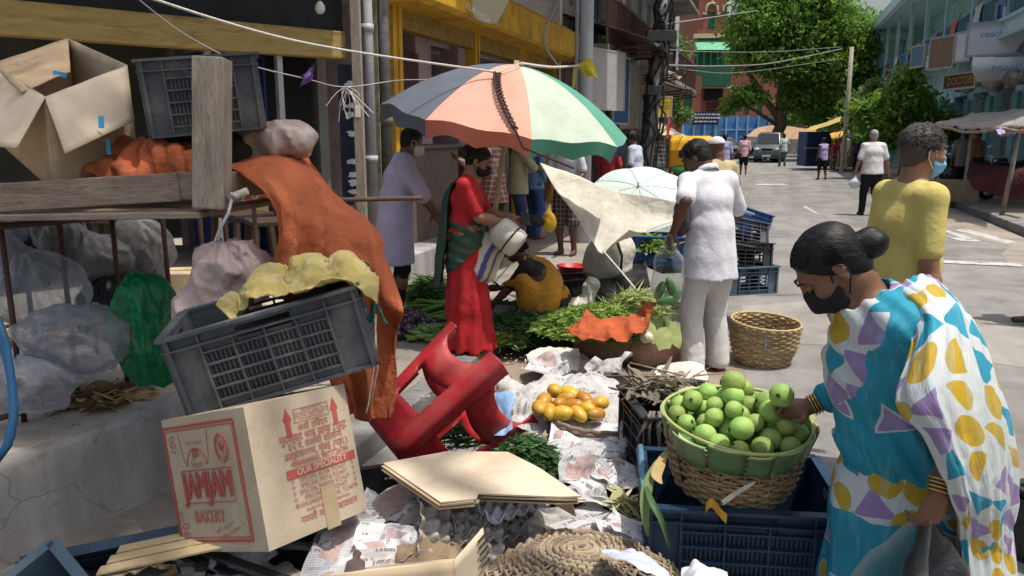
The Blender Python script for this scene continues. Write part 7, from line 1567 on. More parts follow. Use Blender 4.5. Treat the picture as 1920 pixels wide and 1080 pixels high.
def husks(name,label,cx,cy,rx,ry,n,seed,m,z0,L=(.05,.14),w=.012,h=.06):
 rr=random.Random(seed);b=MB()
 for k in range(n):
  a=rr.uniform(0,6.28);f=rr.random()**.5;x,y=cx+rx*f*math.cos(a),cy+ry*f*math.sin(a);l=rr.uniform(*L);th=rr.uniform(0,6.28);cu_=rr.uniform(-3,3);z=z0+h*rr.random()*(1-f)+.008;el=rr.uniform(-.2,.6);p=Vector((x,y,z));d=Vector((math.cos(th)*math.cos(el),math.sin(th)*math.cos(el),math.sin(el)));s_=Vector((-math.sin(th),math.cos(th),rr.uniform(-.5,.5))).normalized();vs=[];W_=w*rr.uniform(.5,1.6)
  for i in range(6):t=i/5;wf=W_*(.35+1.2*math.sin(PI*min(1,t*.9+.05)));c_=p+d*l*t+Vector((0,0,-.3*l*t*t*abs(cu_)*.5));c_.z=max(c_.z,z0+.003);tw=Vector((0,0,1))*wf*.4*math.sin(cu_*t*2);vs+=[c_-s_*wf-tw,c_+s_*wf+tw]
  b.add(vs,[(2*i,2*i+1,2*i+3,2*i+2)for i in range(5)],0,True)
 return tag(b.build(name,m),label,'husks',kind='stuff')
c=atz(150,748,.5);husks('dry_husks','straw coloured dry husks spilling under the railing',c.x,c.y-.03,.28,.16,260,4,MT['dry_leaf'],.5)
c=atz(90,640,.5);husks('dry_husks','darker husks and stems caught behind the railing',c.x,c.y,.3,.14,130,5,MT['dry_leaf'],.55,h=.15)
c=atz(345,500,.5);husks('dry_husks','dry twigs poking up beside the mauve bag',c.x,c.y-.9,.12,.1,60,6,MT['dry_leaf'],.72,(.05,.16),.006,.1)
rr=random.Random(15);b=MB()
for k in range(220):
 p=atz(rr.uniform(-20,330),rr.uniform(740,860),.5);e=-1.86+(p.y-2.71)*.5;
 if p.x>e-.12:continue
 b.ico((p.x,p.y,.502),rr.uniform(.002,.008),1)
tag(b.build('gravel_grit',MT['soil']),'grit and pebbles scattered on the plinth top','grit',kind='stuff')
# the bakery carton and the crate on it
EB=(-.0938,-.2921,-.561);bx=thing('bakery_carton','pale brown bakery carton with red printing standing tilted below the crate','box',(-.779,2.366,.647),EB);DX,DY,DZ=.411,.391,.411
b=MB()
for rz,w,d in((0,DX,DY/2),(PI/2,DY,DX/2),(PI,DX,DY/2),(-PI/2,DY,DX/2)):
 M4=Matrix.Rotation(rz,4,'Z')@Matrix.Translation((0,-d,0));P=np.array([[tuple(M4@Vector((w*(u-.5),.0012*math.sin(PI*u)*math.sin(PI*v),DZ*(v-.5))))for u in np.linspace(0,1,12)]for v in np.linspace(0,1,12)]);b.grid(P)
b.quad((-DX/2,-DY/2,-DZ/2),(-DX/2,DY/2,-DZ/2),(DX/2,DY/2,-DZ/2),(DX/2,-DY/2,-DZ/2));b.quad((-DX/2,-DY/2,DZ/2),(DX/2,-DY/2,DZ/2),(DX/2,DY/2,DZ/2),(-DX/2,DY/2,DZ/2))
b.build('carton_body',MT['card_box'],bx)
b=MB();b.box((DX/2+.001,.05,-DZ/2+.055),(.003,.055,.13));b.build('tape',M('clear_brown_tape',(.40,.31,.19),.4),bx)
IK,IP=MT['red_ink'],MT['red_ink_pale']
FM=Matrix.Translation((-DX/2,-DY/2-.0016,-DZ/2))@FACE
def fr(b,u0,v0,u1,v1,t=.006,r=None):
 for(a,c_,e,f)in((u0,v0,u1,v0),(u1,v0,u1,v1),(u1,v1,u0,v1),(u0,v1,u0,v0)):b.bar(FM@Vector((a*DX,c_*DZ,0)),FM@Vector((e*DX,f*DZ,0)),t,.0006,(0,-1,0))
b=MB();fr(b,-.0,.08,.86,.93,.008);fr(b,.02,.105,.835,.905,.003);fr(b,.15,.36,.74,.60,.003);b.build('printed_border',IK,bx)
fm=lambda u,v:FM@Matrix.Translation((u*DX,v*DZ,0))
b=text_mb('JAMJAM',.112,fm(.44,.478),xs=.62);[text_mb('JAMJAM',.112,fm(.44,.478)@Matrix.Translation((q*.0022,(q%2)*.001,.0003*(q+4))),b,xs=.62)for q in(-2,-1,1,2)];b.build('lettering',IK,bx)
b=text_mb('BAKERY',.052,fm(.40,.255),bold=.0012,xs=.80);text_mb('JJB',.036,fm(.36,.725),b,bold=.0008,xs=.9);text_mb('Super',.026,fm(.36,.645),b);text_mb('FOR TOASTS',.014,fm(.36,.80),b);text_mb('BEST QUALITY',.014,fm(.56,.175)@Matrix.Rotation(.3,4,'Z'),b);text_mb('FAMILY BAKERY',.014,fm(.62,.135)@Matrix.Rotation(.3,4,'Z'),b);text_mb('30',.05,fm(.09,.16)@Matrix.Rotation(PI/2,4,'Z'),b);text_mb('SIZE',.018,fm(.06,.27)@Matrix.Rotation(PI/2,4,'Z'),b);text_mb('100',.04,fm(.10,.80)@Matrix.Rotation(PI/2,4,'Z'),b);b.build('lettering',IP,bx)
b=MB()
for r_,t_ in((.042,.004),(.033,.002)):b.tube([FM@Vector((.68*DX+r_*.72*math.cos(a),.745*DZ+r_*math.sin(a),0))for a in np.linspace(0,2*PI,36)[:-1]],t_*.5,4,closed=True)
b.tube([FM@Vector((.36*DX+.048*math.cos(a),.635*DZ+.052*math.sin(a),0))for a in np.linspace(0,PI,20)],.0015,4)
for s_ in(-1,1):b.tube([FM@Vector((.36*DX+s_*(.05+.022*f**.4*1),.64*DZ+.10*f,0))for f in np.linspace(0,1,6)],.0012,4)
b.tube([FM@Vector((.68*DX+x*.02,.745*DZ+y*.02,0))for x,y in((-.7,.7),(.3,.8),(.6,.2),(0,-.2),(-.5,-.1),(-.2,.4),(.1,-.9))],.003,4);b.build('emblem',IK,bx)
SM=Matrix.Translation((DX/2+.0016,-DY/2,-DZ/2))@Matrix.Rotation(PI/2,4,'Z')@FACE
sm_=lambda u,v:SM@Matrix.Translation((u*DY,v*DZ,0))
b=MB()
for u,v in((.36,.80),(.84,.80)):b.prism([(-.009,-.035),(.009,-.035),(.009,.012),(.017,.012),(0,.05),(-.017,.012),(-.009,.012)],-.0003,.0003,sm_(u,v))
b.prism([(-.1375,-.013),(.1375,-.013),(.1375,.013),(-.1375,.013)],-.0003,.0003,sm_(.62,.452));b.build('printed_arrow',IK,bx)
b=MB();x0,x1,y0,y1=.43*DY,.78*DY,.805*DZ,.90*DZ
for p,q in(((x0,y0),(x1,y0)),((x1,y0),(x1,y1)),((x1,y1),(x0,y1)),((x0,y1),(x0,y0))):b.bar(SM@Vector((*p,0)),SM@Vector((*q,0)),.0015,.0006,(1,0,0))
for i,s_ in enumerate(('INGREDIENTS','Wheat Flour, Sugar, Yeast,','Salt, Milk, Ghee, Elaichi &','Permitted flavours')):text_mb(s_,.013,sm_(.605,.888-.021*i),b)
b.build('lettering',IP,bx)
b=MB()
for i,(s_,z,xs)in enumerate((('\u0905\u0932\u0940 \u0928\u093f\u0935\u0947\u0926\u0928',.027,1),('\u092e\u0941\u0926\u0938\u094d\u0938\u0930 \u092d\u093e\u0908 \u0916\u093e\u0938 \u091f\u094b\u0938\u094d\u091f',.032,.95),('\u0967\u096b \u0928\u0902. \u092a\u0902\u091c\u093e\u092c\u0940 \u0915\u0949\u0932\u094b\u0928\u0940',.029,.95),('\u0909\u0932\u094d\u0939\u093e\u0938\u0928\u0917\u0930, \u092e\u0941\u0902\u092c\u0908 (\u092e\u0939\u093e.)',.030,.95))):text_mb(s_,z,sm_(.60,.762-.062*i),b,xs=xs,bold=.0004)
text_mb('9850000550, 9877726784',.022,sm_(.62,.515),b,bold=.0004)
for i,s_ in enumerate(('SPECIAL RUSK TOAST','SPECIAL PISTA TOAST','SPECIAL MAWA TOAST','SPECIAL TEA TOAST','EVERGREEN SPECIAL TOAST')):text_mb(s_,.0195,sm_(.62,.395-.044*i),b);text_mb('*',.03,sm_(.31,.385-.044*i),b);text_mb('*',.03,sm_(.93,.385-.044*i),b)
text_mb('Badam Kaju Khari, Nankhatai',.015,sm_(.62,.175),b);text_mb('\u0928\u0915\u0932\u0940 \u092e\u093e\u0932 \u0938\u0947 \u0938\u093e\u0935\u0927\u093e\u0928',.028,sm_(.62,.115),b,bold=.0004);b.build('lettering',IP,bx)
b=text_mb('OUR SPECIALITY',.027,sm_(.62,.452)@Matrix.Translation((0,0,.0009)),bold=.0006);b.build('lettering',MT['card_box'],bx)
crate('big dark grey crate lying tilted across the top of the bakery carton',(-.785,2.58,1.013),(.02,-.247,.20),MT['crate_grey'],.575,.36,.271,centre=True)
crate('blue grey crate tipped on its side at the bottom left corner',at(40,1225,2.1),(.35,-.5,.75),MT['crate_steel'],.46,.32,.22,centre=True)
crate('dark navy crate lying against the plinth behind the blue grey one',at(245,1140,2.5),(.9,-.1,.25),MT['crate_navy'],.58,.38,.27,centre=True)
crate('black crate carrying the bakery carton',(-.70,2.36,.14),(0,0,-.5),MT['crate_black'],.58,.40,.28)
crate('lowest black crate under the bakery carton',(-.72,2.40,0),(0,0,-.45),MT['crate_black'],.56,.38,.14)
crate('black crate beside the newspaper at the foot of the bakery carton',at(535,1090,2.25)-Vector((0,0,.16)),(.1,.1,.2),MT['crate_black'],.5,.34,.22)
paper('dusty newspaper trodden flat at the foot of the bakery carton',[[at(330,1040,2.3),at(430,1045,2.3),at(540,1040,2.3)],[at(340,1065,2.2),at(440,1070,2.18),at(560,1066,2.2)],[at(345,1100,2.1),at(450,1105,2.08),at(575,1100,2.1)]],MP3,40,26,.035,6,61,uvs=(.7,.4))
c=at(270,1085,2.1);b=MB();rr=random.Random(2)
for k in range(6):q=c+Vector((-.10+.05*k,.02*k,.01*k));b.bar(q,q+Vector((.10,.16,.02)),.045,.006)
for k in range(3):q=c+Vector((-.14,.02+.06*k,.012));b.bar(q,q+Vector((.36,.07,.05)),.045,.006)
tag(b.build('split_cane_mat',M('pale_split_cane',(.40,.31,.18),.7,.2,9,.2,30)),'scrap of pale woven split cane at the bottom beside the bakery carton','mat')
c=atz(380,1060,.3);husks('dry_husks','pale dry straw at the foot of the bakery carton',c.x,c.y,.10,.06,70,12,MT['dry_leaf'],c.z,(.05,.12),.005,.04)
# red plastic stools lying tipped
def stool_mb(a=.138,b=.182,h=.47,rc=.022,n=40):
 """moulded square stool: rounded tapering legs, a window in every side, arched lower bands, dished seat. Origin between its feet"""
 us=np.concatenate([np.linspace(-1,1,n)]);B=MB();ring=[]
 for k in range(4):
  for u in us[:-1]:ring.append((k,u))
 def pt(k,u,z,w,out=0):
  c=w-rc;t=u*1.25;x=max(-1,min(1,t))*c;ex=abs(t)-1;y=w
  if ex>0:an=ex/.25*PI/4;x=math.copysign(c+rc*math.sin(an),t);y=c+rc*math.cos(an)
  y+=out;q=(x,y);a_=k*PI/2;return(q[0]*math.cos(a_)+q[1]*math.sin(a_),-q[0]*math.sin(a_)+q[1]*math.cos(a_),z)
 lv=[(0,i/6)for i in range(7)]+[(1,i/4)for i in range(1,5)]+[(2,i/6)for i in range(1,7)]+[(3,i/4)for i in range(1,5)]+[(4,i/6)for i in range(1,7)]
 G=[]
 for part_,f in lv:
  row=[]
  for k,u in ring:
   L=.035+.06*max(0,1-(u/.62)**2)**.5;W2=.19+.02*max(0,1-(u/.6)**2);z=(f*L,L+(W2-L)*f,W2+(.325-W2)*f,.325+.115*f,.44+.03*math.sin(f*PI/2))[part_];w=a+(b-a)*(1-z/h)-(.03*(1-math.cos(f*PI/2))if part_==4 else 0)
   o_=(.010*math.sin(PI*f)*max(0,1-(u/.7)**2)if part_==1 else 0)+(.006 if abs(u)>.58 and part_<4 else 0)
   row.append(pt(k,u,z,w,o_))
  G.append(row)
 N=len(ring);vs=[p for r in G for p in r];fs=[]
 for r in range(len(G)-1):
  part_=lv[r+1][0]
  for c in range(N):
   u=ring[c][1]+(us[1]-us[0])/2
   if part_ in(0,2)and abs(u)<.58-(.05*(lv[r+1][1])if part_==2 else 0):continue
   d=(c+1)%N;fs.append((r*N+c,r*N+d,(r+1)*N+d,(r+1)*N+c))
 B.add(vs,fs,0,True);S=MB();last=G[-1]
 S.add([tuple(np.array(p)*(f,f,1)-np.array((0,0,.006*(1-f))))for f in(1,.8,.5,.2,.02)for p in last],[(r*N+c,r*N+(c+1)%N,(r+1)*N+(c+1)%N,(r+1)*N+c)for r in range(4)for c in range(N)],0,True)
 return B,S
def red_stool(label,loc,rot,sc=1.0):
 t=thing('plastic_stool',label,'stool',loc,rot,None,sc);B,S=stool_mb();B.build('leg_frame',MT['red_plastic'],t,solid=.007);S.build('seat',MT['red_plastic'],t,solid=.006);return t
Lg=Vector((.74,.36,.55)).normalized();n2=Vector((.52,-.82,-.20));n2=(n2-Lg*n2 .dot(Lg)).normalized();n1=n2 .cross(Lg)
RC=Matrix((n2,n1,-Lg)).transposed();CS=1.2;CH=at(938,676,3.2)-RC@Vector((.18,.18,0))*CS
red_stool('red plastic stool lying on its side with its legs pointing up',CH,RC,CS)
crate('dark crate propping up the red stool',(-.42,3.0,.0),(0,0,.3),MT['crate_black'],.5,.36,.30)
c=at(875,800,3.75);greens('spring_onions','green onion tops seen through the window of the red stool',c.x,3.75,.17,.12,.10,320,.22,.008,G_dk,21,z0=c.z-.06,dirz=.8,spread=.4)
c=at(985,830,3.0);greens('leafy_greens','bunch of dark green herbs between the red stools and the newspaper',c.x,c.y,.13,.12,.12,1500,.07,.014,G_dk,22,z0=c.z-.10)
# flattened cartons on egg trays
zc=.60;poly=[(718,868),(838,846),(952,847),(1010,876),(1090,930),(1050,931),(897,925),(893,935),(826,941)]
for i,(dx,dy,dzz)in enumerate(((0,0,0),(-4,5,-.010),(5,6,-.020),(-3,12,-.030))):
 b=MB();q=[atz(x+dx*(1 if x<900 else 1.5),y+dy,zc+dzz+.02*(x-900)/200*.4+.006*i*math.sin(x))for x,y in poly];q=[Vector((p.x,p.y,p.z))for p in q];n=len(q)
 b.add([tuple(p)for p in q]+[tuple(p-Vector((0,0,.005)))for p in q],[tuple(range(n))[::-1],tuple(range(n,2*n))]+[(k,(k+1)%n,n+(k+1)%n,n+k)for k in range(n)])
 tag(b.build('flattened_carton',MT['card']if i%2 else MT['card_in']),('flattened brown carton lying on top of the egg trays','second flattened carton, just below the top one','third flattened carton of the layered pile','lowest flattened carton touching the egg trays')[i],'cardboard','flattened cartons on the egg trays')
b=MB();b.add([tuple(atz(1015,932,.59)),tuple(atz(1070,932,.60)),tuple(at(1080,968,2.42)),tuple(at(1040,942,2.45))],[(0,1,2,3)]);tag(b.build('carton_flap',MT['card'],solid=.004),'torn brown flap hanging from the flattened cartons','cardboard')
def tray_mb(nx=6,ny=5,s=.048,h=.045,crush=0,seed=1):
 n=8;G=[]
 for j in range(ny*n+1):
  row=[]
  for i in range(nx*n+1):
   x,y=i/n,j/n;cx,cy=math.cos(2*PI*x),math.cos(2*PI*y);z=h*(.5-.25*(cx+cy));z=h-z;z+=.006*max(0,cx*cy)
   row.append(((x-nx/2)*s,(y-ny/2)*s,z))
  G.append(row)
 G=np.array(G)
 if crush:G[...,2]+=crush*fbm(G[...,0]*8,G[...,1]*8,0,seed,2);G[...,0]+=crush*.6*fbm(G[...,0]*7,G[...,1]*7,1,seed+4,2)
 b=MB();b.grid(G);return b
et=[(890,985,2.40,(.28,.12,.5),0,'crushed grey egg tray at the bottom of the tray pile',.04,1),(880,972,2.42,(.22,.08,.35),0,'grey egg tray second from the bottom of the pile',.03,2),(900,960,2.44,(.15,.03,.55),0,'grey egg tray in the middle of the pile',.02,3),(905,946,2.46,(.12,.02,.45),0,'grey egg tray just below the pale one',.015,4),(860,1010,2.30,(.75,.25,.2),0,'torn grey egg tray slipping down the front of the pile',.06,6),(955,940,2.47,(.10,.0,.6),1,'clean pale lilac egg tray under the flattened cartons',.004,5)]
for px,py,Y,rot,wh,lb,cr_,sd__ in et:o=tag(tray_mb(crush=cr_,seed=sd__).build('egg_tray',MT['egg_white']if wh else MT['egg_grey'],solid=.003),lb,'egg tray','egg trays under the flattened cartons');o.location=at(px,py,Y);o.rotation_euler=rot
# papers, sack, open carton at the bottom
paper('big crumpled colour newspaper below the bakery carton',[[at(672,935,2.52),at(720,925,2.6),at(782,960,2.6)],[at(610,990,2.32),at(690,965,2.42),at(772,985,2.45)],[at(585,1025,2.2),at(670,1010,2.3),at(740,1020,2.35)],[at(560,1080,2.1),at(650,1065,2.15),at(715,1045,2.25)]],MP2,44,40,.05,5,11,uvs=(.7,.8))
paper('torn newspaper sheet with a printed portrait at the bottom edge',[[at(640,1042,2.13),at(665,1030,2.17),at(705,1028,2.2)],[at(625,1068,2.06),at(660,1058,2.09),at(700,1052,2.12)],[at(610,1095,2.0),at(655,1088,2.03),at(690,1075,2.06)]],MP2,26,22,.012,6,17,uvs=(.3,.3))
b=MB();b.prism([(-.03,-.03),(.03,-.03),(.026,.004),(.010,.014),(.013,.03),(0,.042),(-.013,.03),(-.010,.014),(-.026,.004)],0,.002,Matrix.Translation(at(667,1056,2.06))@Matrix.Rotation(R(35),4,'X'));tag(b.build('printed_portrait',M('portrait_ink',(.10,.07,.06),.8,.5,30)),'small printed portrait of a person on the torn newspaper','picture')
paper('folded newspaper with red and blue bands right of the flattened cartons',[[at(1018,985,2.5),at(1060,960,2.6),at(1105,935,2.7)],[at(1045,1000,2.42),at(1090,978,2.5),at(1155,965,2.58)],[at(1090,1005,2.4),at(1125,990,2.45),at(1158,978,2.5)]],MP2,30,20,.008,6,19,uvs=(.5,.3))
lump('sack','small brown jute sack slumped before the egg trays','sack',at(800,1058,2.24),(.11,.09,.075),MT['jute'],.009,.032,9,15)
oc=thing('open_carton','open brown carton with black printed bars at the bottom edge','box',at(760,1078,1.95));a0,a1,a2=at(600,1082,2.02),at(850,1052,2.0),at(905,990,2.12)
flap(oc,MT['card'],(a0,a1,a1-Vector((0,.02,.25)),a0-Vector((0,.02,.25))),seed=5);flap(oc,MT['card_in'],(a1,a2,a2+Vector((.03,0,-.25)),a1-Vector((0,0,.25))),seed=6);flap(oc,MT['card_in'],(a1+Vector((0,.005,0)),a0+Vector((0,.005,0)),a0+Vector((.02,.22,-.1)),a1+Vector((.05,.2,-.1))),seed=7)
ed=(a2-a1).normalized();up_=Vector((.03,0,-.25)).normalized();nn_=ed.cross(up_).normalized();nn_=-nn_ if nn_.y>0 else nn_
b=MB()
for k in range(5):q=a1 .lerp(a2,.72)+up_*(.016+.020*k)+nn_*.008;b.bar(q,q+ed*.045,.006,.0012,nn_)
b.build('printed_bars',MT['black_ink'],oc,world=True)
wk=thing('wicker_basket','collapsed weathered wicker basket lying upside down at the bottom of the heap','basket',at(1080,1050,2.15))
c0=at(1090,1085,2.12)+Vector((0,.02,-.06));rr=random.Random(21);b=MB();NR_=17;NS=56
def wpt(f,a,off=0):rad=.010+.305*f;x=rad*1.12*math.cos(a);y=rad*.92*math.sin(a);z=.145*(1-f**2.4)+.016*math.sin(a*2+1)*f+.02*math.sin(a*3+f*4)*f;return c0+Vector((x,y,z+off))
for j in range(NR_):
 f=(j+.4)/NR_;n=150;a_lo=-PI+(rr.uniform(0,.9)if j>4 else 0)+j;a_hi=a_lo+2*PI-rr.uniform(.1,.9)
 q=[tuple(wpt(f,a_lo+(a_hi-a_lo)*i/n,.0075*math.sin((a_lo+(a_hi-a_lo)*i/n)*NS/2+(PI if j%2 else 0))))for i in range(n+1)]
 b.tube(q,.0082*rr.uniform(.85,1.1),6,flat=.55)
b.build('weave',MT['cane_grey'],wk,world=True)
b=MB()
for k in range(NS):a=2*PI*k/NS;b.tube([tuple(wpt(f,a+.02*math.sin(f*9+k),-.002))for f in np.linspace(.0,1.04+.05*rr.random(),9)],.0046,5)
b.build('stake',MT['cane_grey'],wk,world=True)
for nm,lb,rows,m in(('plastic_scrap','white and pale blue plastic scrap lying over the collapsed wicker basket',[[at(1130,1012,2.1),at(1170,1020,2.05),at(1230,1045,1.98)],[at(1125,1030,2.02),at(1180,1040,1.97),at(1260,1062,1.9)],[at(1160,1062,1.92),at(1210,1070,1.9),at(1270,1085,1.86)]],M('pale_blue_plastic',(.50,.55,.66),.4,.2,5,.3,20,.5,dirt=(.3,.28,.26),dsc=5)),('plastic_scrap','crumpled white plastic at the bottom edge before the navy crate',[[at(1275,1055,1.92),at(1310,1048,1.92),at(1365,1070,1.9)],[at(1260,1075,1.86),at(1305,1062,1.85),at(1370,1085,1.84)],[at(1255,1100,1.8),at(1310,1095,1.78),at(1370,1105,1.78)]],M('crumpled_white_plastic',(.62,.62,.64),.5,.1,5,.3,20,.4))):sheet(nm,lb,'plastic',rows,m,30,22,.035,8,5,.0,fine=.006)
# navy crates, guava basket
cr0=(.715,2.37,.30);crate('upper navy crate with a pale blue rim carrying the guava basket',cr0,(0,0,-.12),MT['crate_navy'],.56,.42,.30)
crate('lower navy crate standing on the road under the guava basket',(.72,2.37,0),(0,0,-.10),MT['crate_navy'],.56,.42,.30)
b=MB();b.tube([tuple(Matrix.Rotation(-.12,3,'Z')@Vector(p)+Vector(cr0))for p in((-.295,-.2,.302),(-.297,0,.306),(-.295,.225,.304))],.011,8);tag(b.build('blue_strip',M('pale_blue_edge',(.10,.22,.34),.45,.2,6)),'faded pale blue strip on the left rim of the upper navy crate','strip')
crate('black crate standing behind the guava basket under dried leaves',(.64,2.98,.34),(0,0,.12),MT['crate_black'],.32,.36,.32);crate('black crate beneath the one with dried leaves',(.64,2.98,0),(0,0,.05),MT['crate_black'],.34,.38,.34)
BC=Vector((.69,2.36,.597));GS=.90;TILT=Euler((R(7),R(1.5),0)).to_matrix()
gb=thing('guava_basket','cane basket lined with banana leaf and heaped with green guavas on the navy crate','basket',BC,TILT,scale=GS);b=basket_mb(.185,.224,.19,13,32,.008,.012,5);b.build('weave',MT['cane'],gb)
M_ban_=NT('banana_leaf');v=M_ban_.uv();s=M_ban_.n('ShaderNodeSeparateXYZ',Vector=v);st_=M_ban_.noise(M_ban_.vmath('MULTIPLY',v,(260,3,1)),1,2);cc=M_ban_.mix(st_,c3((.05,.11,.04)),c3((.12,.21,.085)));cc=M_ban_.mix(M_ban_.math('GREATER_THAN',s.outputs[1],.93),cc,c3((.46,.52,.20)));cc=M_ban_.mix(M_ban_.math('MULTIPLY',M_ban_.ramp(M_ban_.noise(M_ban_.obj(),9,4),.5,.7),.5),cc,c3((.20,.30,.16)));M_ban_.set(M_ban_.b.inputs['Base Color'],cc);M_ban_.b.inputs['Roughness'].default_value=.42;M_ban_.set(M_ban_.b.inputs['Normal'],M_ban_.bump(st_,.35,.004))
rr=random.Random(31);a=0;seg=[]
while a<2*PI-.05:w=rr.uniform(.30,.62);seg.append((a,min(a+w,2*PI)));a+=w
b=MB()
for a0_,a1_ in seg:
 lean=rr.uniform(-.010,.014);P=np.array([[((.228+.022*f+lean+.007*math.sin(PI*g))*math.cos(a0_+.011+(a1_-a0_-.022)*g),(.228+.022*f+lean+.007*math.sin(PI*g))*math.sin(a0_+.011+(a1_-a0_-.022)*g),.168+(.083+.006*math.sin(a0_*5))*f-.012*rr.random()*(1 if f==0 else 0))for g in np.linspace(0,1,7)]for f in np.linspace(0,1,6)]);b.grid(P)
b.build('banana_leaf',M_ban_.m,gb,solid=.003)
b=MB();b.tube([((.250+.006*math.sin(3*a))*math.cos(a),(.250+.006*math.sin(3*a))*math.sin(a),.252+.005*math.sin(2*a))for a in np.linspace(0,2*PI,64)[:-1]],.0062,7,closed=True);b.build('leaf_rim',M('yellow_green_midrib',(.34,.38,.14),.5),gb)
P=np.array([[((.236*f)*math.cos(a),(.236*f)*math.sin(a),.17+.05*f)for a in np.linspace(0,2*PI,40)]for f in np.linspace(.02,1,6)]);b=MB();b.grid(P);b.build('leaf_bed',M_ban_.m,gb)
b=MB()
for a_,m_ in((-.55,0),(-2.75,0)):b.tube([(.232*math.cos(a_),.232*math.sin(a_),.20),(.228*math.cos(a_+.03),.228*math.sin(a_+.03),.15),(.215*math.cos(a_+.12),.215*math.sin(a_+.12),.06)],.009,6)
b.build('tie',MT['black_ink'],gb)
def guava_mb():
 b=MB();b.ico((0,0,0),(.0335,.0335,.0345),3,fn=lambda p:1+.02*math.sin(5*math.atan2(p.y,p.x))*(1-p.z*p.z)-.05*max(0,p.z-.88)*8*.3);return b
gv=guava_mb().build('guava',MT['guava'],None);cal=MB();cal.lathe([(0,.0325),(.003,.0318),(.0056,.0342),(.0066,.0360),(.0048,.0350),(0,.034)],10,None,fn=lambda p,a:Vector((p.x*(1+.3*math.cos(5*a)),p.y*(1+.3*math.cos(5*a)),p.z)));cal.build('calyx',MT['guava_end'],gv)
tag(gv,'round green guava heaped in the leaf lined basket','guava','guavas heaped in the leaf lined basket')
rr=random.Random(3);pts=[]
def gtry(z,n,rmax):
 for k in range(6000):
  if n<=0:break
  a,f=rr.uniform(0,6.28),math.sqrt(rr.random())*rmax;q=Vector((f*math.cos(a),f*math.sin(a),z+rr.uniform(-.004,.004)))
  if all((q-w).length>.0655 for w in pts):pts.append(q);n-=1
gtry(.236,46,.212);gtry(.276,34,.185);gtry(.312,13,.12)
pts=[Vector((-.012,.06,.362))]+pts
for i,q in enumerate(pts):
 o=gv if i==0 else gv.copy()
 if i:COL.objects.link(o);c_=gv.children[0].copy();COL.objects.link(c_);c_.parent=o
 o.location=BC+TILT@(q*GS);s_=rr.uniform(.80,1.06);o.scale=(s_,s_,s_*rr.uniform(.95,1.05));o.rotation_euler=(rr.uniform(0,6.3),rr.uniform(0,6.3),rr.uniform(0,6.3))
gv.location=BC+TILT@(Vector((-.012,.06,.352))*GS);gv.scale=(1.12,)*3
for k,(px,py,w,m,lb)in enumerate(((1340,958,.03,MT['yellow'],'yellow plastic scrap caught under the guava basket'),)):
 c=at(px,py,2.12+.0*k);P=np.array([[tuple(c+Vector(((u-.5)*w*2,.015*math.sin(5*u+k),(v-.5)*w+.02*math.sin(4*u))))for u in np.linspace(0,1,9)]for v in np.linspace(0,1,6)]);b=MB();b.grid(crumple(P,.008,20,k));tag(b.build('scrap',m),lb,'scrap')
b=MB();b.grid(crumple(loft([[at(1352,938,2.1),at(1372,926,2.09),at(1395,912,2.1),at(1415,902,2.11)],[at(1356,948,2.1),at(1376,934,2.09),at(1398,920,2.1),at(1417,905,2.11)]],14,4),.006,20,3));tag(b.build('scrap',MT['white_sack']),'pale torn strip across the cane of the guava basket','scrap')
def blade(label,pts,w,m,name='leaf_blade'):
 q=_cr([tuple(p)for p in pts],14);P=np.array([[tuple(Vector(p)+Vector((s_*w*math.sin(PI*min(.97,.12+.85*i/13)),-abs(s_)*.01,0)))for s_ in(-1,0,1)]for i,p in enumerate(q)]);b=MB();b.grid(P);return tag(b.build(name,m),label,'leaf')
blade('dull green leaf blade hanging down the front of the navy crate',[at(1208,905,2.2),at(1222,940,2.12),at(1240,975,2.08),at(1256,1030,2.05)],.011,G_dk);blade('broad dying leaf hanging at the left corner of the navy crate',[at(1232,860,2.3),at(1215,900,2.2),at(1208,950,2.14),at(1214,1005,2.1)],.017,mat_leaf('dying_leaf',(.10,.16,.06),(.20,.24,.10),.2,.7,8))
blade('straw coloured husk at the left corner of the navy crate',[at(1246,845,2.32),at(1236,868,2.24),at(1230,890,2.2),at(1240,905,2.16)],.018,MT['dry_leaf'])
c=at(1170,930,2.6);husks('corn_husks','pale tuft of corn husks beside the navy crate',c.x,c.y,.05,.05,46,14,mat_leaf('pale_husk',(.42,.38,.18),(.60,.55,.32),.3,.7,6),c.z-.06,(.06,.13),.005,.09)
c=at(1242,715,3.05);husks('dry_leaves','grey dried leaves drooping over the black crate behind the guavas',c.x+.0,c.y,.13,.13,170,15,MT['dry_grey'],.655,(.07,.16),.006,.07);b=MB()
for k in range(16):q=Vector((c.x-.09+.012*k,2.78,.68));b.tube([tuple(q),tuple(q+Vector((rr.uniform(-.05,.03),-.02,-.05))),tuple(q+Vector((rr.uniform(-.06,.05),-.02,rr.uniform(-.22,-.1))))],[.008,.011,.002],5,flat=.3)
tag(b.build('dry_stalks',MT['dry_grey']),'withered stalks hanging down the front of the black crate','stalks',kind='stuff')
b=MB();rr2=random.Random(8)
for k in range(7):q=at(1205+18*k,735,3.0);b.tube([tuple(q),tuple(q+Vector((rr2 .uniform(-.1,.1),.05,.05))),tuple(q+Vector((rr2 .uniform(-.2,.2),.1,rr2 .uniform(.0,.14))))],.004,5)
tag(b.build('twigs',MT['cane_grey']),'bare twigs sticking up among the dried leaves','twigs',kind='stuff')
paper('crumpled newspaper stuffed between the bakery carton and the egg trays',[[at(690,905,2.75),at(740,925,2.72),at(790,950,2.65)],[at(680,930,2.62),at(730,950,2.6),at(790,980,2.52)],[at(690,965,2.5),at(740,985,2.48),at(800,1010,2.42)]],MP1,36,30,.05,7,41,uvs=(.5,.4))
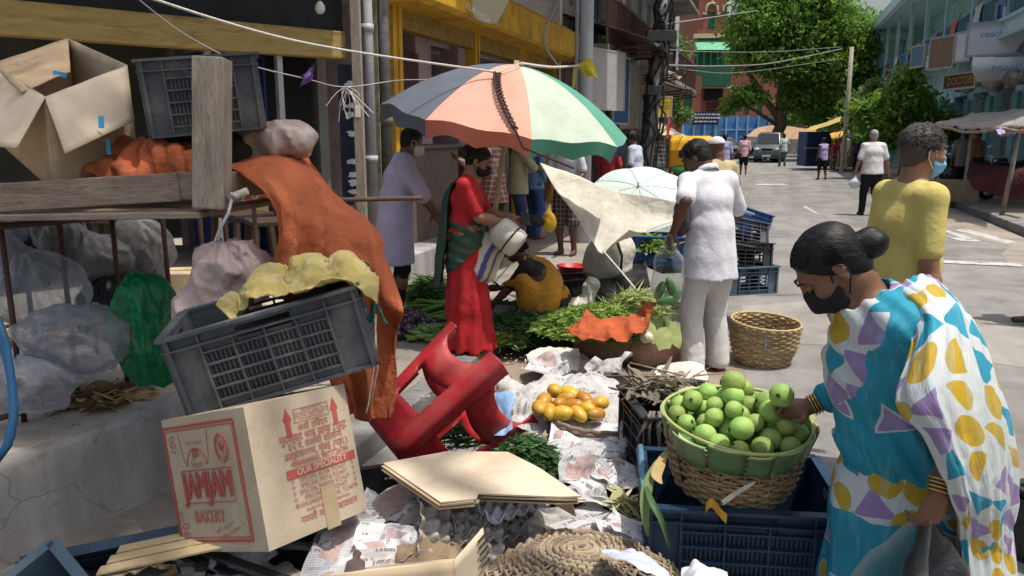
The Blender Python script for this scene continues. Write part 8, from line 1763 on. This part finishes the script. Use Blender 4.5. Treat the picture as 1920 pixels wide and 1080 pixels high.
paper('crumpled newspaper lying between the mango basket and the flattened cartons',[[at(985,880,2.9),at(1040,890,2.92),at(1120,905,2.9)],[at(1000,905,2.75),at(1060,915,2.76),at(1140,930,2.72)],[at(1020,935,2.62),at(1080,940,2.62),at(1160,955,2.6)]],MP3,40,30,.05,6,42,uvs=(.6,.4))
paper('torn newspaper half under the wicker basket at the right',[[at(1110,960,2.5),at(1160,965,2.45),at(1215,985,2.4)],[at(1120,985,2.4),at(1175,995,2.35),at(1225,1010,2.3)],[at(1140,1010,2.3),at(1190,1020,2.25),at(1235,1040,2.2)]],MP1,34,26,.035,7,43,uvs=(.5,.4))
def scrap_paper(px,py,Y,w,seed,m):
 r_=random.Random(seed);c=at(px,py,Y);u_=Vector((r_.uniform(.6,1),r_.uniform(-.5,.5),r_.uniform(-.3,.3))).normalized()*w;v_=Vector((r_.uniform(-.4,.4),r_.uniform(.5,1),r_.uniform(.1,.7))).normalized()*w*.8
 rows=[[c+u_*(i-1)+v_*(j-1)+Vector((r_.uniform(-1,1),r_.uniform(-1,1),r_.uniform(-1,1)))*w*.45 for i in range(4)]for j in range(4)]
 b=MB();b.grid(crumple(loft(rows,30,28),w*.28,.9/w,seed,3,.006,26),uvscale=(.4,.4));tag(b.build('newspaper_scrap',m),'crumpled scrap of newspaper squeezed into the heap','newspaper','newspaper scraps squeezed into the heap')
for k,(px,py,Y,w)in enumerate(((612,955,2.62,.07),(648,1005,2.36,.07),(735,985,2.45,.08),(706,1040,2.22,.06),(1000,985,2.5,.07),(1075,905,2.78,.07),(1150,900,2.82,.06),(1195,835,3.05,.06),(960,880,2.95,.06),(1180,1000,2.35,.06),(1120,700,4.4,.09),(1010,690,4.6,.09),(1195,770,3.6,.06),(960,745,3.9,.07),(560,1020,2.4,.06),(420,1062,2.25,.06))):scrap_paper(px,py,Y,w,k+70,(MP1,MP3,MP2)[k%3])
# mango basket wrapped in newspaper
mbk=thing('mango_basket','dark cane basket wrapped in newspaper holding yellow mangoes','basket',(.42,3.42,.17));basket_mb(.20,.25,.26,14,28,.008,.02,9).build('weave',MT['cane_grey'],mbk)
crate('dark crate under the mango basket',(.42,3.42,0),(0,0,.2),MT['crate_black'],.46,.40,.17)
def mango():b=MB();b.ico((0,0,0),(.030,.027,.044),3,fn=lambda p:1+.10*p.x*p.z);return tag(b.build('mango',M('mango_skin',(.52,.27,.025),.4,.2,8,.08,40,.45,dirt=(.30,.30,.06),dsc=11,damt=.8,rnd=.25)),'yellow mango on the newspaper in the cane basket','mango','mangoes on the newspaper')
mg=[];rr=random.Random(44)
for px,py in((1020,752),(1040,733),(1068,738),(1095,748),(1050,757),(1075,762),(1108,760),(1128,755),(1060,748),(1030,772),(1052,775),(1085,776),(1118,776),(1012,765),(1100,768)):mg.append(atz(px,py,.47+.001*(778-py)))
scatter('','','','',mango(),mg,5,lambda r,i:(r.uniform(1.1,2.0),r.uniform(-.4,.4),r.uniform(0,6.3)),1.05,1.3)
paper('crumpled newspaper behind the mangoes',[[at(948,790,3.35),at(965,730,3.6),at(1010,700,3.8),at(1080,690,3.95),at(1150,705,3.9),at(1205,755,3.65)],[at(975,795,3.3),at(990,745,3.45),at(1030,722,3.6),at(1085,715,3.75),at(1140,730,3.7),at(1180,768,3.5)],[at(1000,800,3.3),at(1015,770,3.4),at(1045,760,3.48),at(1085,755,3.55),at(1125,765,3.52),at(1150,785,3.42)],[at(1015,800,3.3),at(1040,785,3.38),at(1065,780,3.42),at(1090,778,3.45),at(1115,780,3.44),at(1130,790,3.4)]],MP3,70,40,.05,6,22,uvs=(1.1,.5))
paper('crumpled newspaper hanging down the front of the mango basket',[[at(1035,782,3.32),at(1075,778,3.36),at(1130,776,3.36),at(1175,785,3.3),at(1222,800,3.2)],[at(1030,812,3.16),at(1070,815,3.15),at(1125,812,3.14),at(1180,815,3.12),at(1228,825,3.1)],[at(1012,850,3.04),at(1055,856,3.02),at(1110,850,3.01),at(1160,850,3.02),at(1190,848,3.06)],[at(1050,888,3.0),at(1075,895,2.98),at(1100,900,2.97),at(1130,890,2.98),at(1150,880,3.0)],[at(1090,915,2.99),at(1100,920,2.98),at(1112,926,2.97),at(1122,922,2.98),at(1135,905,2.99)]],MP1,60,50,.045,6,23,uvs=(.9,.9))
rows=[[at(905,812,3.3),at(912,775,3.4),at(920,740,3.5)],[at(935,815,3.25),at(940,770,3.35),at(950,735,3.48)],[at(955,800,3.25),at(958,765,3.35),at(968,740,3.45)]]
sheet('blue_plastic','pale blue plastic sheet between the red stools and the newspaper','plastic',rows,M('sky_blue_plastic',(.22,.36,.58),.4,.2,5,.3,20,.5),20,20,.03,7,3,.0)
b=MB();b.tube([at(1172,820,3.12),at(1178,850,3.08),at(1176,885,3.06)],.010,6);tag(b.build('purple_strap',M('purple_strap',(.10,.02,.14),.6)),'purple strap down the side of the mango basket','strap')
# unseen tree added behind the camera, its crown shaped to dapple the heap
tree('unseen_dapple_tree','unseen tree added behind the camera to dapple the heap of crates',(4.6,-3.0,.1),([(0,0,0),(.1,.2,3.6),(-.3,.8,7.2),(-.6,1.6,10.5)],.34,.2),[([(-.3,.8,7.4),(-1.7,2.2,10.0),(-2.8,4.0,12.7)],.16,.05),([(-.5,1.4,9.6),(-2.3,3.2,12),(-3.4,4.4,13.0)],.14,.04),([(-.4,1.2,9),(-.9,3,11.5),(-2.0,4.6,13)],.1,.03)],[((-3.2,4.2,13.4),(1.4,1.2,.8)),((-2.3,4.4,13.6),(1.0,1.1,.7)),((-1.75,5.0,13.2),(.6,.6,.5)),((-3.8,5.0,13.4),(1.3,1.1,.6)),((-2.7,5.6,13.8),(.8,.6,.5)),((-3.6,3.2,13.2),(1.1,.9,.6)),((-2.4,3.4,13.0),(.8,.7,.5))],3900,.2,L_mid,33,spread=.2)
# stout man in yellow with a blue surgical mask
def inv(loc,yaw,h,p):s=h/1.7;v=Matrix.Rotation(-R(yaw),3,'Z')@(Vector(p)-Vector(loc));return(v.x/s,v.y/s,v.z/s)
L2=(1.83,3.70,0);M_bm=M('surgical_blue',(.20,.46,.72),.75,.06,5,.1,30,tl=.15)
human('stout man in a yellow T-shirt and blue surgical mask',L2,-80,1.69,dict(fat=.98,belly=.035,skin=SKB,strands=900,lean=2,head=(9,0,0),hair='short',haircol=HAIRG,hairline=.012,mask=M_bm,strap=MT['white'],pleat=1,shirt=dict(mat=CL('yellow_tshirt',(.56,.47,.15),dirt=(.46,.38,.11),dsc=3),hem=.93,loose=.014,wr=.009,wsc=6,neck=.068),legs=dict(mat=DK),handR=(.25,.02,.82),elbowR=(.15,-1,0),handL=(-.25,.06,.82),shw=.16,shoes=SHOE,vox=.009))
# man in white seen from behind with a clear bag
L3=(1.375,5.46,0);t3,P3=human('man in white shirt and trousers with his back turned beside the empty basket',L3,22,1.64,dict(skin=SKD,strands=500,lean=9,head=(38,34,0),hair='short',shirt=dict(mat=CL('white_shirt',(.68,.67,.72),tl=.12),sleeve='short',hem=.72,loose=.024,wr=.008,wsc=6,flare=.018,collar=1),legs=dict(mat=CL('white_trousers',(.62,.60,.57),tl=.1),loose=.024,cuff=.072,hem=.03,wr=.008),handL=inv(L3,22,1.64,at(1262,436,5.3)),elbowL=(-.6,-1,-.2),handR=(.16,.30,1.10),elbowR=(1,-.6,-.4),footL=(-.12,-.02,0),footR=(.13,.03,0),vox=.0095,shoes=M('maroon_sandal',(.12,.03,.03),.6)))
F_bag=mat_film('clear_film',(.66,.68,.66),.66,.2,.1)
p=at(1255,446,5.28);s=SDF(.011);s.cone((0,0,.0),(.0,0,-.13),.018,.085,.03);s.ell((0,0,-.30),(.105,.085,.165),k=.08);s.disp=lambda x,y,z:-.013*ridge(x*14,y*14,z*4,5,3);o=sdf_obj('carrier_bag',s,F_bag);o.location=p;tag(o,'long clear polythene bag of green gourds in the hand of the man in white','bag')
GM=M('gourd_green',(.07,.17,.04),.4,.2,8,.05,30,.45,rnd=.2)
for i,(x,z,a)in enumerate(((-.05,-.36,.3),(.02,-.33,-.4),(.05,-.40,.2),(-.01,-.42,1.3))):
 g_=tag(MB().ico((0,0,0),(.032,.032,.07),2).build('gourd',GM),'short green gourd at the bottom of the long clear bag','gourd','gourds in the long clear bag');g_.location=p+Vector((x,-.01*i,z));g_.rotation_euler=(0,a,0)
lump('cloth_bag','dark folded cloth bag tucked under the arm of the man in white','bag',at(1278,408,5.42),(.05,.07,.12),M('dark_mauve_cloth',(.07,.05,.07),.9),.010,.014,12,3)
# woman in the red sari
RED=M('red_sari_cloth',(.42,.018,.022),.7,.22,9,.25,60,.25,dirt=(.26,.01,.015),dsc=6,damt=.6);GRN=M('dark_green_silk',(.022,.06,.042),.6,.4,7,.2,40,.3,dirt=(.14,.10,.03),dsc=12,damt=.45);BRD=M('gold_brown_border',(.20,.10,.03),.6,.6,30,.2,40,dirt=(.42,.28,.07),dsc=30,damt=.9)
LR=at(872,650,5.66);LR.z=.12
t4,P4=human('woman in a red sari with a dark green waist fold and a black mask',LR,-98,1.47,dict(fat=1.02,belly=.02,skin=SKB,lean=6,head=(30,0,0),hair='bun',bun=(0,-.125,.025),mask=M('black_mask',(.012,.012,.014),.8,.3),shirt=dict(mat=RED,sleeve='short',hem=1.02,loose=.010,wr=.006,neck=.085),handL=(-.10,.40,1.10),handR=(.07,.38,1.08),elbowL=(-.4,-1,-.6),elbowR=(.5,-.7,-.8),arm=1.15,vox=.009,toe=(0,1,0)))
s=SDF(.011);s.econe((0,.01,1.0),(0,.03,.40),(.178,.155),(.19,.17),k=.05);s.econe((0,.03,.42),(0,.05,.03),(.187,.168),(.225,.215),k=.06);s.plane((0,0,.015),(0,0,-1));s.disp=lambda x,y,z:.015*np.sin(np.arctan2(x,y)*11+3*fbm(x*3,y*3,z*2,3)+z*3)*np.clip(1.05-z,0,1)+.008*ridge(x*9,y*9,z*5,4);sdf_obj('skirt',s,RED,t4)
s=SDF(.011);s.econe((0,.015,1.04),(0,.02,.74),(.182,.162),(.200,.176),k=.04);s.plane((0,.05,.80),(0,.9,-1));s.disp=lambda x,y,z:.006*np.sin((z+.4*y)*70+2*fbm(x*4,y*4,z*4,1));sdf_obj('waist_fold',s,GRN,t4)
s=SDF(.011);s.econe((0,.015,1.08),(0,.015,.99),(.178,.160),(.190,.170),k=.02);s.plane((0,.0,.985),(0,.25,-1));s.plane((0,0,1.055),(0,-.2,1));s.disp=wrinkle(.008,14,4);sdf_obj('border',s,BRD,t4)
rows=[[(-.17,.02,1.42),(-.12,-.02,1.455),(-.06,-.06,1.44),(.02,-.10,1.39)],[(-.19,-.10,1.30),(-.10,-.15,1.32),(.02,-.16,1.28),(.12,-.13,1.20)],[(-.17,-.15,1.08),(-.08,-.19,1.08),(.06,-.19,1.04),(.18,-.12,1.0)],[(-.15,-.20,.80),(-.06,-.24,.78),(.06,-.23,.76),(.17,-.16,.76)],[(-.12,-.22,.56),(-.04,-.26,.54),(.06,-.25,.54),(.14,-.19,.56)]]
P=loft(rows,36,44);P=crumple(P,.012,5,3,3);P[...,1]+=.012*np.sin(np.linspace(0,1,36)*26)[None,:];b=MB();b.grid(P);b.build('pallu',GRN,t4,solid=.003);b=MB();b.grid(P[:,:5]+np.array((-.003,-.006,0)));b.build('pallu_border',BRD,t4,solid=.003)
rows=[[(.13,.04,1.43),(.08,.10,1.40),(.02,.12,1.36)],[(.02,.16,1.28),(-.02,.165,1.22),(-.06,.155,1.18)],[(-.12,.12,1.12),(-.14,.11,1.06),(-.14,.10,1.0)]]
b=MB();b.grid(crumple(loft(rows,16,24),.01,8,5));b.build('shoulder_drape',RED,t4,solid=.003)
hp_=LW(t4,(P4 .wr[-1]+P4 .wr[1])/2+V3(0,.12,.03));t=thing('phone','dark mobile phone with a black pouch held in both hands by the woman in red','phone',hp_,(.5,.3,.2));part('body',MB().box((0,0,0),(.075,.15,.012)),MT['black_ink'],t,bev=.004);part('pouch',MB().ico((.10,.05,-.02),(.06,.05,.035),3,fn=lambda p:1+.1*math.sin(7*p.x)*math.sin(6*p.y)),M('black_pouch',(.02,.018,.018),.8),t)
jr=at(952,444,5.55);t=thing('jerrycan','white plastic jerrycan with a yellowed base tilted in front of the woman in red','jerrycan',jr,(0,R(128),R(-15)));b=MB();b.lathe([(0,-.17),(.03,-.17),(.032,-.135),(.06,-.12),(.098,-.09),(.106,-.06),(.106,.06),(.098,.098),(.07,.11),(0,.104)],28,None,fn=lambda p,a:Vector((p.x,p.y*.88,p.z)));part('body',b,M('milky_white_can',(.62,.61,.55),.45,.06,4,.05,30,.4,dirt=(.50,.42,.20),dsc=4,damt=.6,tl=.2),t);part('strap',MB().tube([(.108*math.cos(a),.096*math.sin(a),.03)for a in np.linspace(0,2*PI,24)[:-1]],.006,6,closed=True),MT['black_ink'],t)
SB=NT('striped_sack_cloth');x_=SB.n('ShaderNodeSeparateXYZ',Vector=SB.obj());q_=SB.math('FRACT',SB.math('ADD',SB.math('MULTIPLY',x_.outputs[0],5.5),SB.math('MULTIPLY',SB.noise(SB.obj(),6,3),.35)));cc=SB.mix(SB.math('LESS_THAN',q_,.22),c3((.42,.36,.22)),c3((.05,.07,.20)));cc=SB.mix(SB.math('GREATER_THAN',q_,.62),cc,c3((.50,.46,.38)));cc=SB.mix(SB.math('MULTIPLY',SB.math('GREATER_THAN',q_,.40),SB.math('LESS_THAN',q_,.50)),cc,c3((.10,.07,.17)));SB.set(SB.b.inputs['Base Color'],cc);SB.b.inputs['Roughness'].default_value=.7;SB.set(SB.b.inputs['Normal'],SB.bump(SB.noise(SB.obj(),30,4),.3,.01))
s=SDF(.010);s.econe((0,0,.13),(0,0,-.13),(.10,.06),(.125,.085),k=.03);s.plane((0,0,.14),(0,0,1));s.disp=lambda x,y,z:.012*ridge(x*10,y*10,z*5,7);o=sdf_obj('striped_bag',s,SB.m);o.location=at(915,478,5.62);o.rotation_euler=(0,R(28),R(15));tag(o,'striped cream and blue woven shopping bag under the white jerrycan','bag')
# seller crouching in a mustard sari
MUS=M('mustard_sari',(.50,.24,.03),.75,.25,8,.25,50,.2,dirt=(.34,.12,.02),dsc=6,damt=.6)
LS=at(1036,592,6.35);LS.z=.12
t6,P6=human('seller in a mustard sari crouching over the dark greens with her back bent',LS,78,1.42,dict(skin=SKD,pelvis=(0,-.05,.24),lean=38,head=(30,10,0),hair='bun',bun=(0,-.11,-.03),footL=(-.13,.22,0),footR=(.13,.22,0),kneeL=(-.3,.5,1),kneeR=(.3,.5,1),handL=(-.12,.62,.18),handR=(.1,.55,.35),shirt=dict(mat=M('dark_blouse',(.025,.02,.022),.8),sleeve='short',hem=.3,loose=.004,crouch=1),legs=dict(mat=MUS,loose=.03,wr=.012,len=.98,name='sari_skirt'),vox=.010))
rows=[[P6 .sh[-1]+P6 .up*.06-P6 .fw*.05,P6 .neck-P6 .fw*.05+P6 .up*.03,P6 .sh[1]*.6+P6 .neck*.4-P6 .fw*.06+P6 .up*.04],[P6 .sh[-1]+P6 .fw*.10,P6 .chest-P6 .fw*.16,P6 .chest-P6 .fw*.15+P6 .xr*.12],[P6 .el[-1]+V3(-.07,.06,.06),P6 .waist-P6 .xr*.20-P6 .fw*.04,P6 .waist-P6 .fw*.16+P6 .xr*.02],[P6 .kn[-1]+V3(-.10,.02,.04),P6 .pel+V3(-.26,.10,.08),P6 .pel+V3(-.2,-.06,.08)],[P6 .an[-1]+V3(-.12,.02,.1),P6 .pel+V3(-.28,.15,-.12),P6 .pel+V3(-.24,0,-.16)]]
b=MB();b.grid(crumple(loft([[tuple(q)for q in r]for r in rows],24,36),.012,7,6));b.build('pallu',MUS,t6,solid=.004)
p=at(935,590,6.3);lump('plastic_bag','shiny pale plastic bag of produce before the crouching seller','bag',(p.x+.02,p.y+.1,.20),(.14,.12,.08),F_clear,.010,.025,9,12);p=at(950,600,6.05);t=thing('tray','white enamel tray on the ground before the crouching seller','tray',(p.x,p.y,.16));b=MB();b.lathe([(0,0),(.13,0),(.17,.03),(.175,.03),(.14,-.008),(0,-.008)],28);part('dish',b,MT['white'],t)
human('person in a dark green shirt half out of the frame at the right edge',(4.86,6.95,0),80,1.65,dict(skin=SKD,shirt=dict(mat=CL('bottle_green_shirt',(.03,.07,.05)),hem=.78),legs=dict(mat=DK),footL=(-.1,.25,0),footR=(.1,-.15,0),handL=(-.2,.22,1.05),vox=.014,shoes=SHOE))
# woman in the turquoise printed sari, nearest to us
LH,YH,HH=Vector((1.085,2.0,0)),87,1.50
S_w,S_t,S_k=mat_sari('white_print_sari',0),mat_sari('turquoise_print_wrap',1),mat_sari('turquoise_print_skirt',2)
lh=lambda px,py,Y:inv(LH,YH,HH,at(px,py,Y));wR,wL=lh(1518,762,2.24),lh(1764,925,1.68)
t1,Q=human('elderly woman in a turquoise and white geometric print sari reaching for a guava',LH,YH,HH,dict(fat=1.2,belly=.06,skin=SKM,lean=20,head=(52,-8,0),hair='bun',bun=(.0,-.128,-.038),hairline=.016,strands=700,mask=M('black_mask',(.012,.012,.014),.8,.3),handR=wR,elbowR=(.3,-.6,-1),hdirR=(-.10,1,-.10),palmR=(-.55,-.1,.8),thumbR=-1,handL=wL,elbowL=(-.15,-.5,-.7),hdirL=(.12,.26,-1),palmL=(.9,.2,.1),thumbL=1,curl=.85,vox=.0085,arm=1.12,toe=(0,1,0)))
st_m=MB();st_m.tube([H2W(Q,(.026*math.cos(a),-.120+.008*math.sin(a),-.012+.026*math.sin(a)))for a in np.linspace(0,2*PI,20)[:-1]],.003,5,closed=True);st_m.build('hair_tie',MT['rope'],t1)
uvc=lambda P_:np.stack([np.arctan2(P_[:,0]+.0,P_[:,1])*-.22+P_[:,1]*.25,P_[:,2]],1)
s=SDF(.0085);w=Q.xr;e=.026;f_=1.2
s.econe(Q.pel,Q.waist,(.165*f_+e,.125*f_+e),(.15*f_+e,.12*f_+e),w,.06);s.econe(Q.waist,Q.chest,(.15*f_+e,.12*f_+e),(.155*f_+e,.12*f_+e),w,.06);s.ell(Q.waist+Q.fw*.09,(.17,.12,.15),None,.08);s.ell(Q.chest+Q.fw*.08-Q.up*.03,(.16,.11,.11),None,.06);s.econe(Q.chest,Q.chest+Q.up*.12,(.16*f_+e,.12*f_),(.13*f_+e,.09+e),w,.05)
for q in(-1,1):s.cone(Q.chest+Q.up*.14,Q.sh[q],.075,.074,.05);s.cone(Q.sh[q],Q.el[q],.076,.058,.04)
s.cone(Q.el[1],Q.el[1]+(Q.wr[1]-Q.el[1])*.72,.070,.058,.05);s.cone(Q.neck+Q.fw*.0,Q.nk2+Q.up*.07+Q.fw*.04,.074,.10,.0,True)
D1=V3(0,.62,.78);
def wrapd(x,y,z):t_=(y*.80-z*.58);l_=y*.58+z*.80;return.010*ridge(t_*17+.3*x,l_*2.2,x*5,7,2)+.004*np.sin(t_*120+4*fbm(x*5,y*5,z*5,2))
s.disp=wrapd;sdf_obj('sari_wrap',s,S_t,t1,uvf=uvc)
s=SDF(.0095);s.econe((0,Q.pel[1],1.0),(0,.02,.80),(.185,.165),(.225,.205),k=.06);s.econe((0,.02,.82),(0,.03,.03),(.225,.205),(.285,.275),k=.08);s.ell((0,-.10,.85),(.19,.13,.15),None,.08);s.plane((0,0,.02),(0,0,-1))
s.disp=lambda x,y,z:.017*np.sin(np.arctan2(x,y)*9+2.5*fbm(x*2.5,y*2.5,z*1.5,3))*np.clip(1.0-z,0,1)*np.clip(.7+y*2,.25,1)+.009*ridge(x*8+z*3,y*8,z*3,9,2)
sdf_obj('sari_skirt',s,S_k,t1,uvf=uvc)
rows=[[at(1672,566,1.95),at(1694,528,1.97),at(1728,514,2.03),at(1764,528,2.12),at(1792,565,2.26)],[at(1690,625,1.83),at(1732,580,1.81),at(1780,575,1.90),at(1814,605,2.04),at(1828,655,2.24)],[at(1646,728,1.76),at(1716,690,1.70),at(1785,688,1.78),at(1832,712,1.96),at(1852,750,2.22)],[at(1694,790,1.71),at(1746,785,1.67),at(1806,798,1.76),at(1850,822,1.95),at(1874,860,2.22)],[at(1752,900,1.70),at(1788,900,1.67),at(1828,912,1.78),at(1866,930,1.96),at(1890,955,2.22)],[at(1790,985,1.72),at(1814,990,1.72),at(1844,1005,1.82),at(1880,1020,1.98),at(1902,1040,2.22)],[at(1800,1100,1.76),at(1824,1105,1.76),at(1856,1110,1.86),at(1892,1115,2.0),at(1914,1130,2.24)],[at(1802,1330,1.80),at(1830,1330,1.80),at(1866,1330,1.9),at(1904,1330,2.02),at(1926,1330,2.26)]]
P=loft(rows,90,120);uu=np.linspace(0,1,90)[None,:];vv=np.linspace(0,1,120)[:,None];P=P+gnormals(P)*(.007*np.sin(uu*13+vv*4+2*np.sin(vv*4))*np.clip(vv*2.5-.2,0,1)+.002*np.sin(uu*60-vv*9))[...,None];P=crumple(P,.004,9,4,3,.0012,40);P[8:90,:80,1]-=.10*np.sin(np.linspace(.25,PI,82))[:,None]*np.linspace(.9,.75,80)[None,:]
b=MB();P[20:75,40:,0]+=.03*np.sin(np.linspace(0,PI,55))[:,None]*np.linspace(0,1,50)[None,:];b.grid(P,uvscale=(.55,1.40));b.build('pallu',S_w,t1,world=True,solid=.003)
rows=[[lh(1640,556,2.0),lh(1655,552,1.97),lh(1690,528,1.97)],[lh(1592,620,1.86),lh(1630,606,1.82),lh(1690,610,1.82)],[lh(1562,715,1.80),lh(1610,715,1.75),lh(1668,722,1.76)],[lh(1556,800,1.80),lh(1590,812,1.76),lh(1640,800,1.74)]]
bg_m=MB()
for k in range(4):c_=V3(*wL)-V3(*lh(1752,985,1.66));c_=c_/np.linalg.norm(c_);o_=V3(*wL)+c_*(.006+.010*k);u_=np.cross(c_,(1,.2,0));u_/=np.linalg.norm(u_);v_=np.cross(c_,u_);bg_m=MB();bg_m.tube([tuple(o_+u_*.036*math.cos(a)+v_*.034*math.sin(a))for a in np.linspace(0,2*PI,26)[:-1]],.0032,6,closed=True);bg_m.build('bangle',MT['gold'],t1)
for k in range(3):c_=Q.el[1]-Q.wr[1];c_=c_/np.linalg.norm(c_);o_=Q.wr[1]+c_*(.008+.010*k);u_=np.cross(c_,(0,.3,1));u_/=np.linalg.norm(u_);v_=np.cross(c_,u_);bg_m=MB();bg_m.tube([tuple(o_+u_*.036*math.cos(a)+v_*.034*math.sin(a))for a in np.linspace(0,2*PI,26)[:-1]],.003,6,closed=True);bg_m.build('bangle',MT['gold'],t1)
hg=gv.copy();COL.objects.link(hg);c_=gv.children[0].copy();COL.objects.link(c_);c_.parent=hg;hg.location=LW(t1,Q.wr[1]+V3(-.035,.105,.048));hg.scale=(1.06,)*3;hg.rotation_euler=(R(75),0,R(-35));hg['label']='dark green guava held up in the hand of the woman in turquoise';del hg['group']
hb=LW(t1,Q.wr[-1]+Q.hd[-1]*.10)
s=SDF(.008);s.cone((0,0,.02),(-.05,0,-.10),.012,.055,.03);s.ell((-.075,0,-.20),(.085,.07,.11),k=.06);s.disp=lambda x,y,z:-.010*ridge(x*16,y*16,z*5,5,3);o=sdf_obj('carrier_bag',s,F_bag);o.location=hb;tag(o,'clear plastic bag of pale green vegetables carried by the woman in turquoise','bag')
s=SDF(.008);s.cone((.01,0,.01),(.04,.01,-.10),.012,.05,.03);s.ell((.06,.02,-.22),(.075,.07,.12),k=.06);s.disp=lambda x,y,z:-.012*ridge(x*17,y*17,z*5,8,3);o=sdf_obj('carrier_bag',s,F_black);o.location=hb;tag(o,'black plastic bag carried beside the clear one by the woman in turquoise','bag')
for i,(x,z)in enumerate(((-.10,-.16),(-.05,-.19),(-.09,-.23))):g_=tag(MB().ico((0,0,0),(.042,.036,.034),2).build('vegetable',M('pale_green_vegetable',(.42,.50,.16),.5,.2,8)),'pale green vegetable inside the clear bag of the woman in turquoise','vegetable','vegetables in the clear bag');g_.location=hb+Vector((x,-.01+.01*i,z));g_.rotation_euler=(0,.4*i,0)
crate('dark slatted crate at the right edge beside the turquoise sari',(2.32,2.9,0),(0,0,.4),MT['crate_black'],.5,.38,.30)
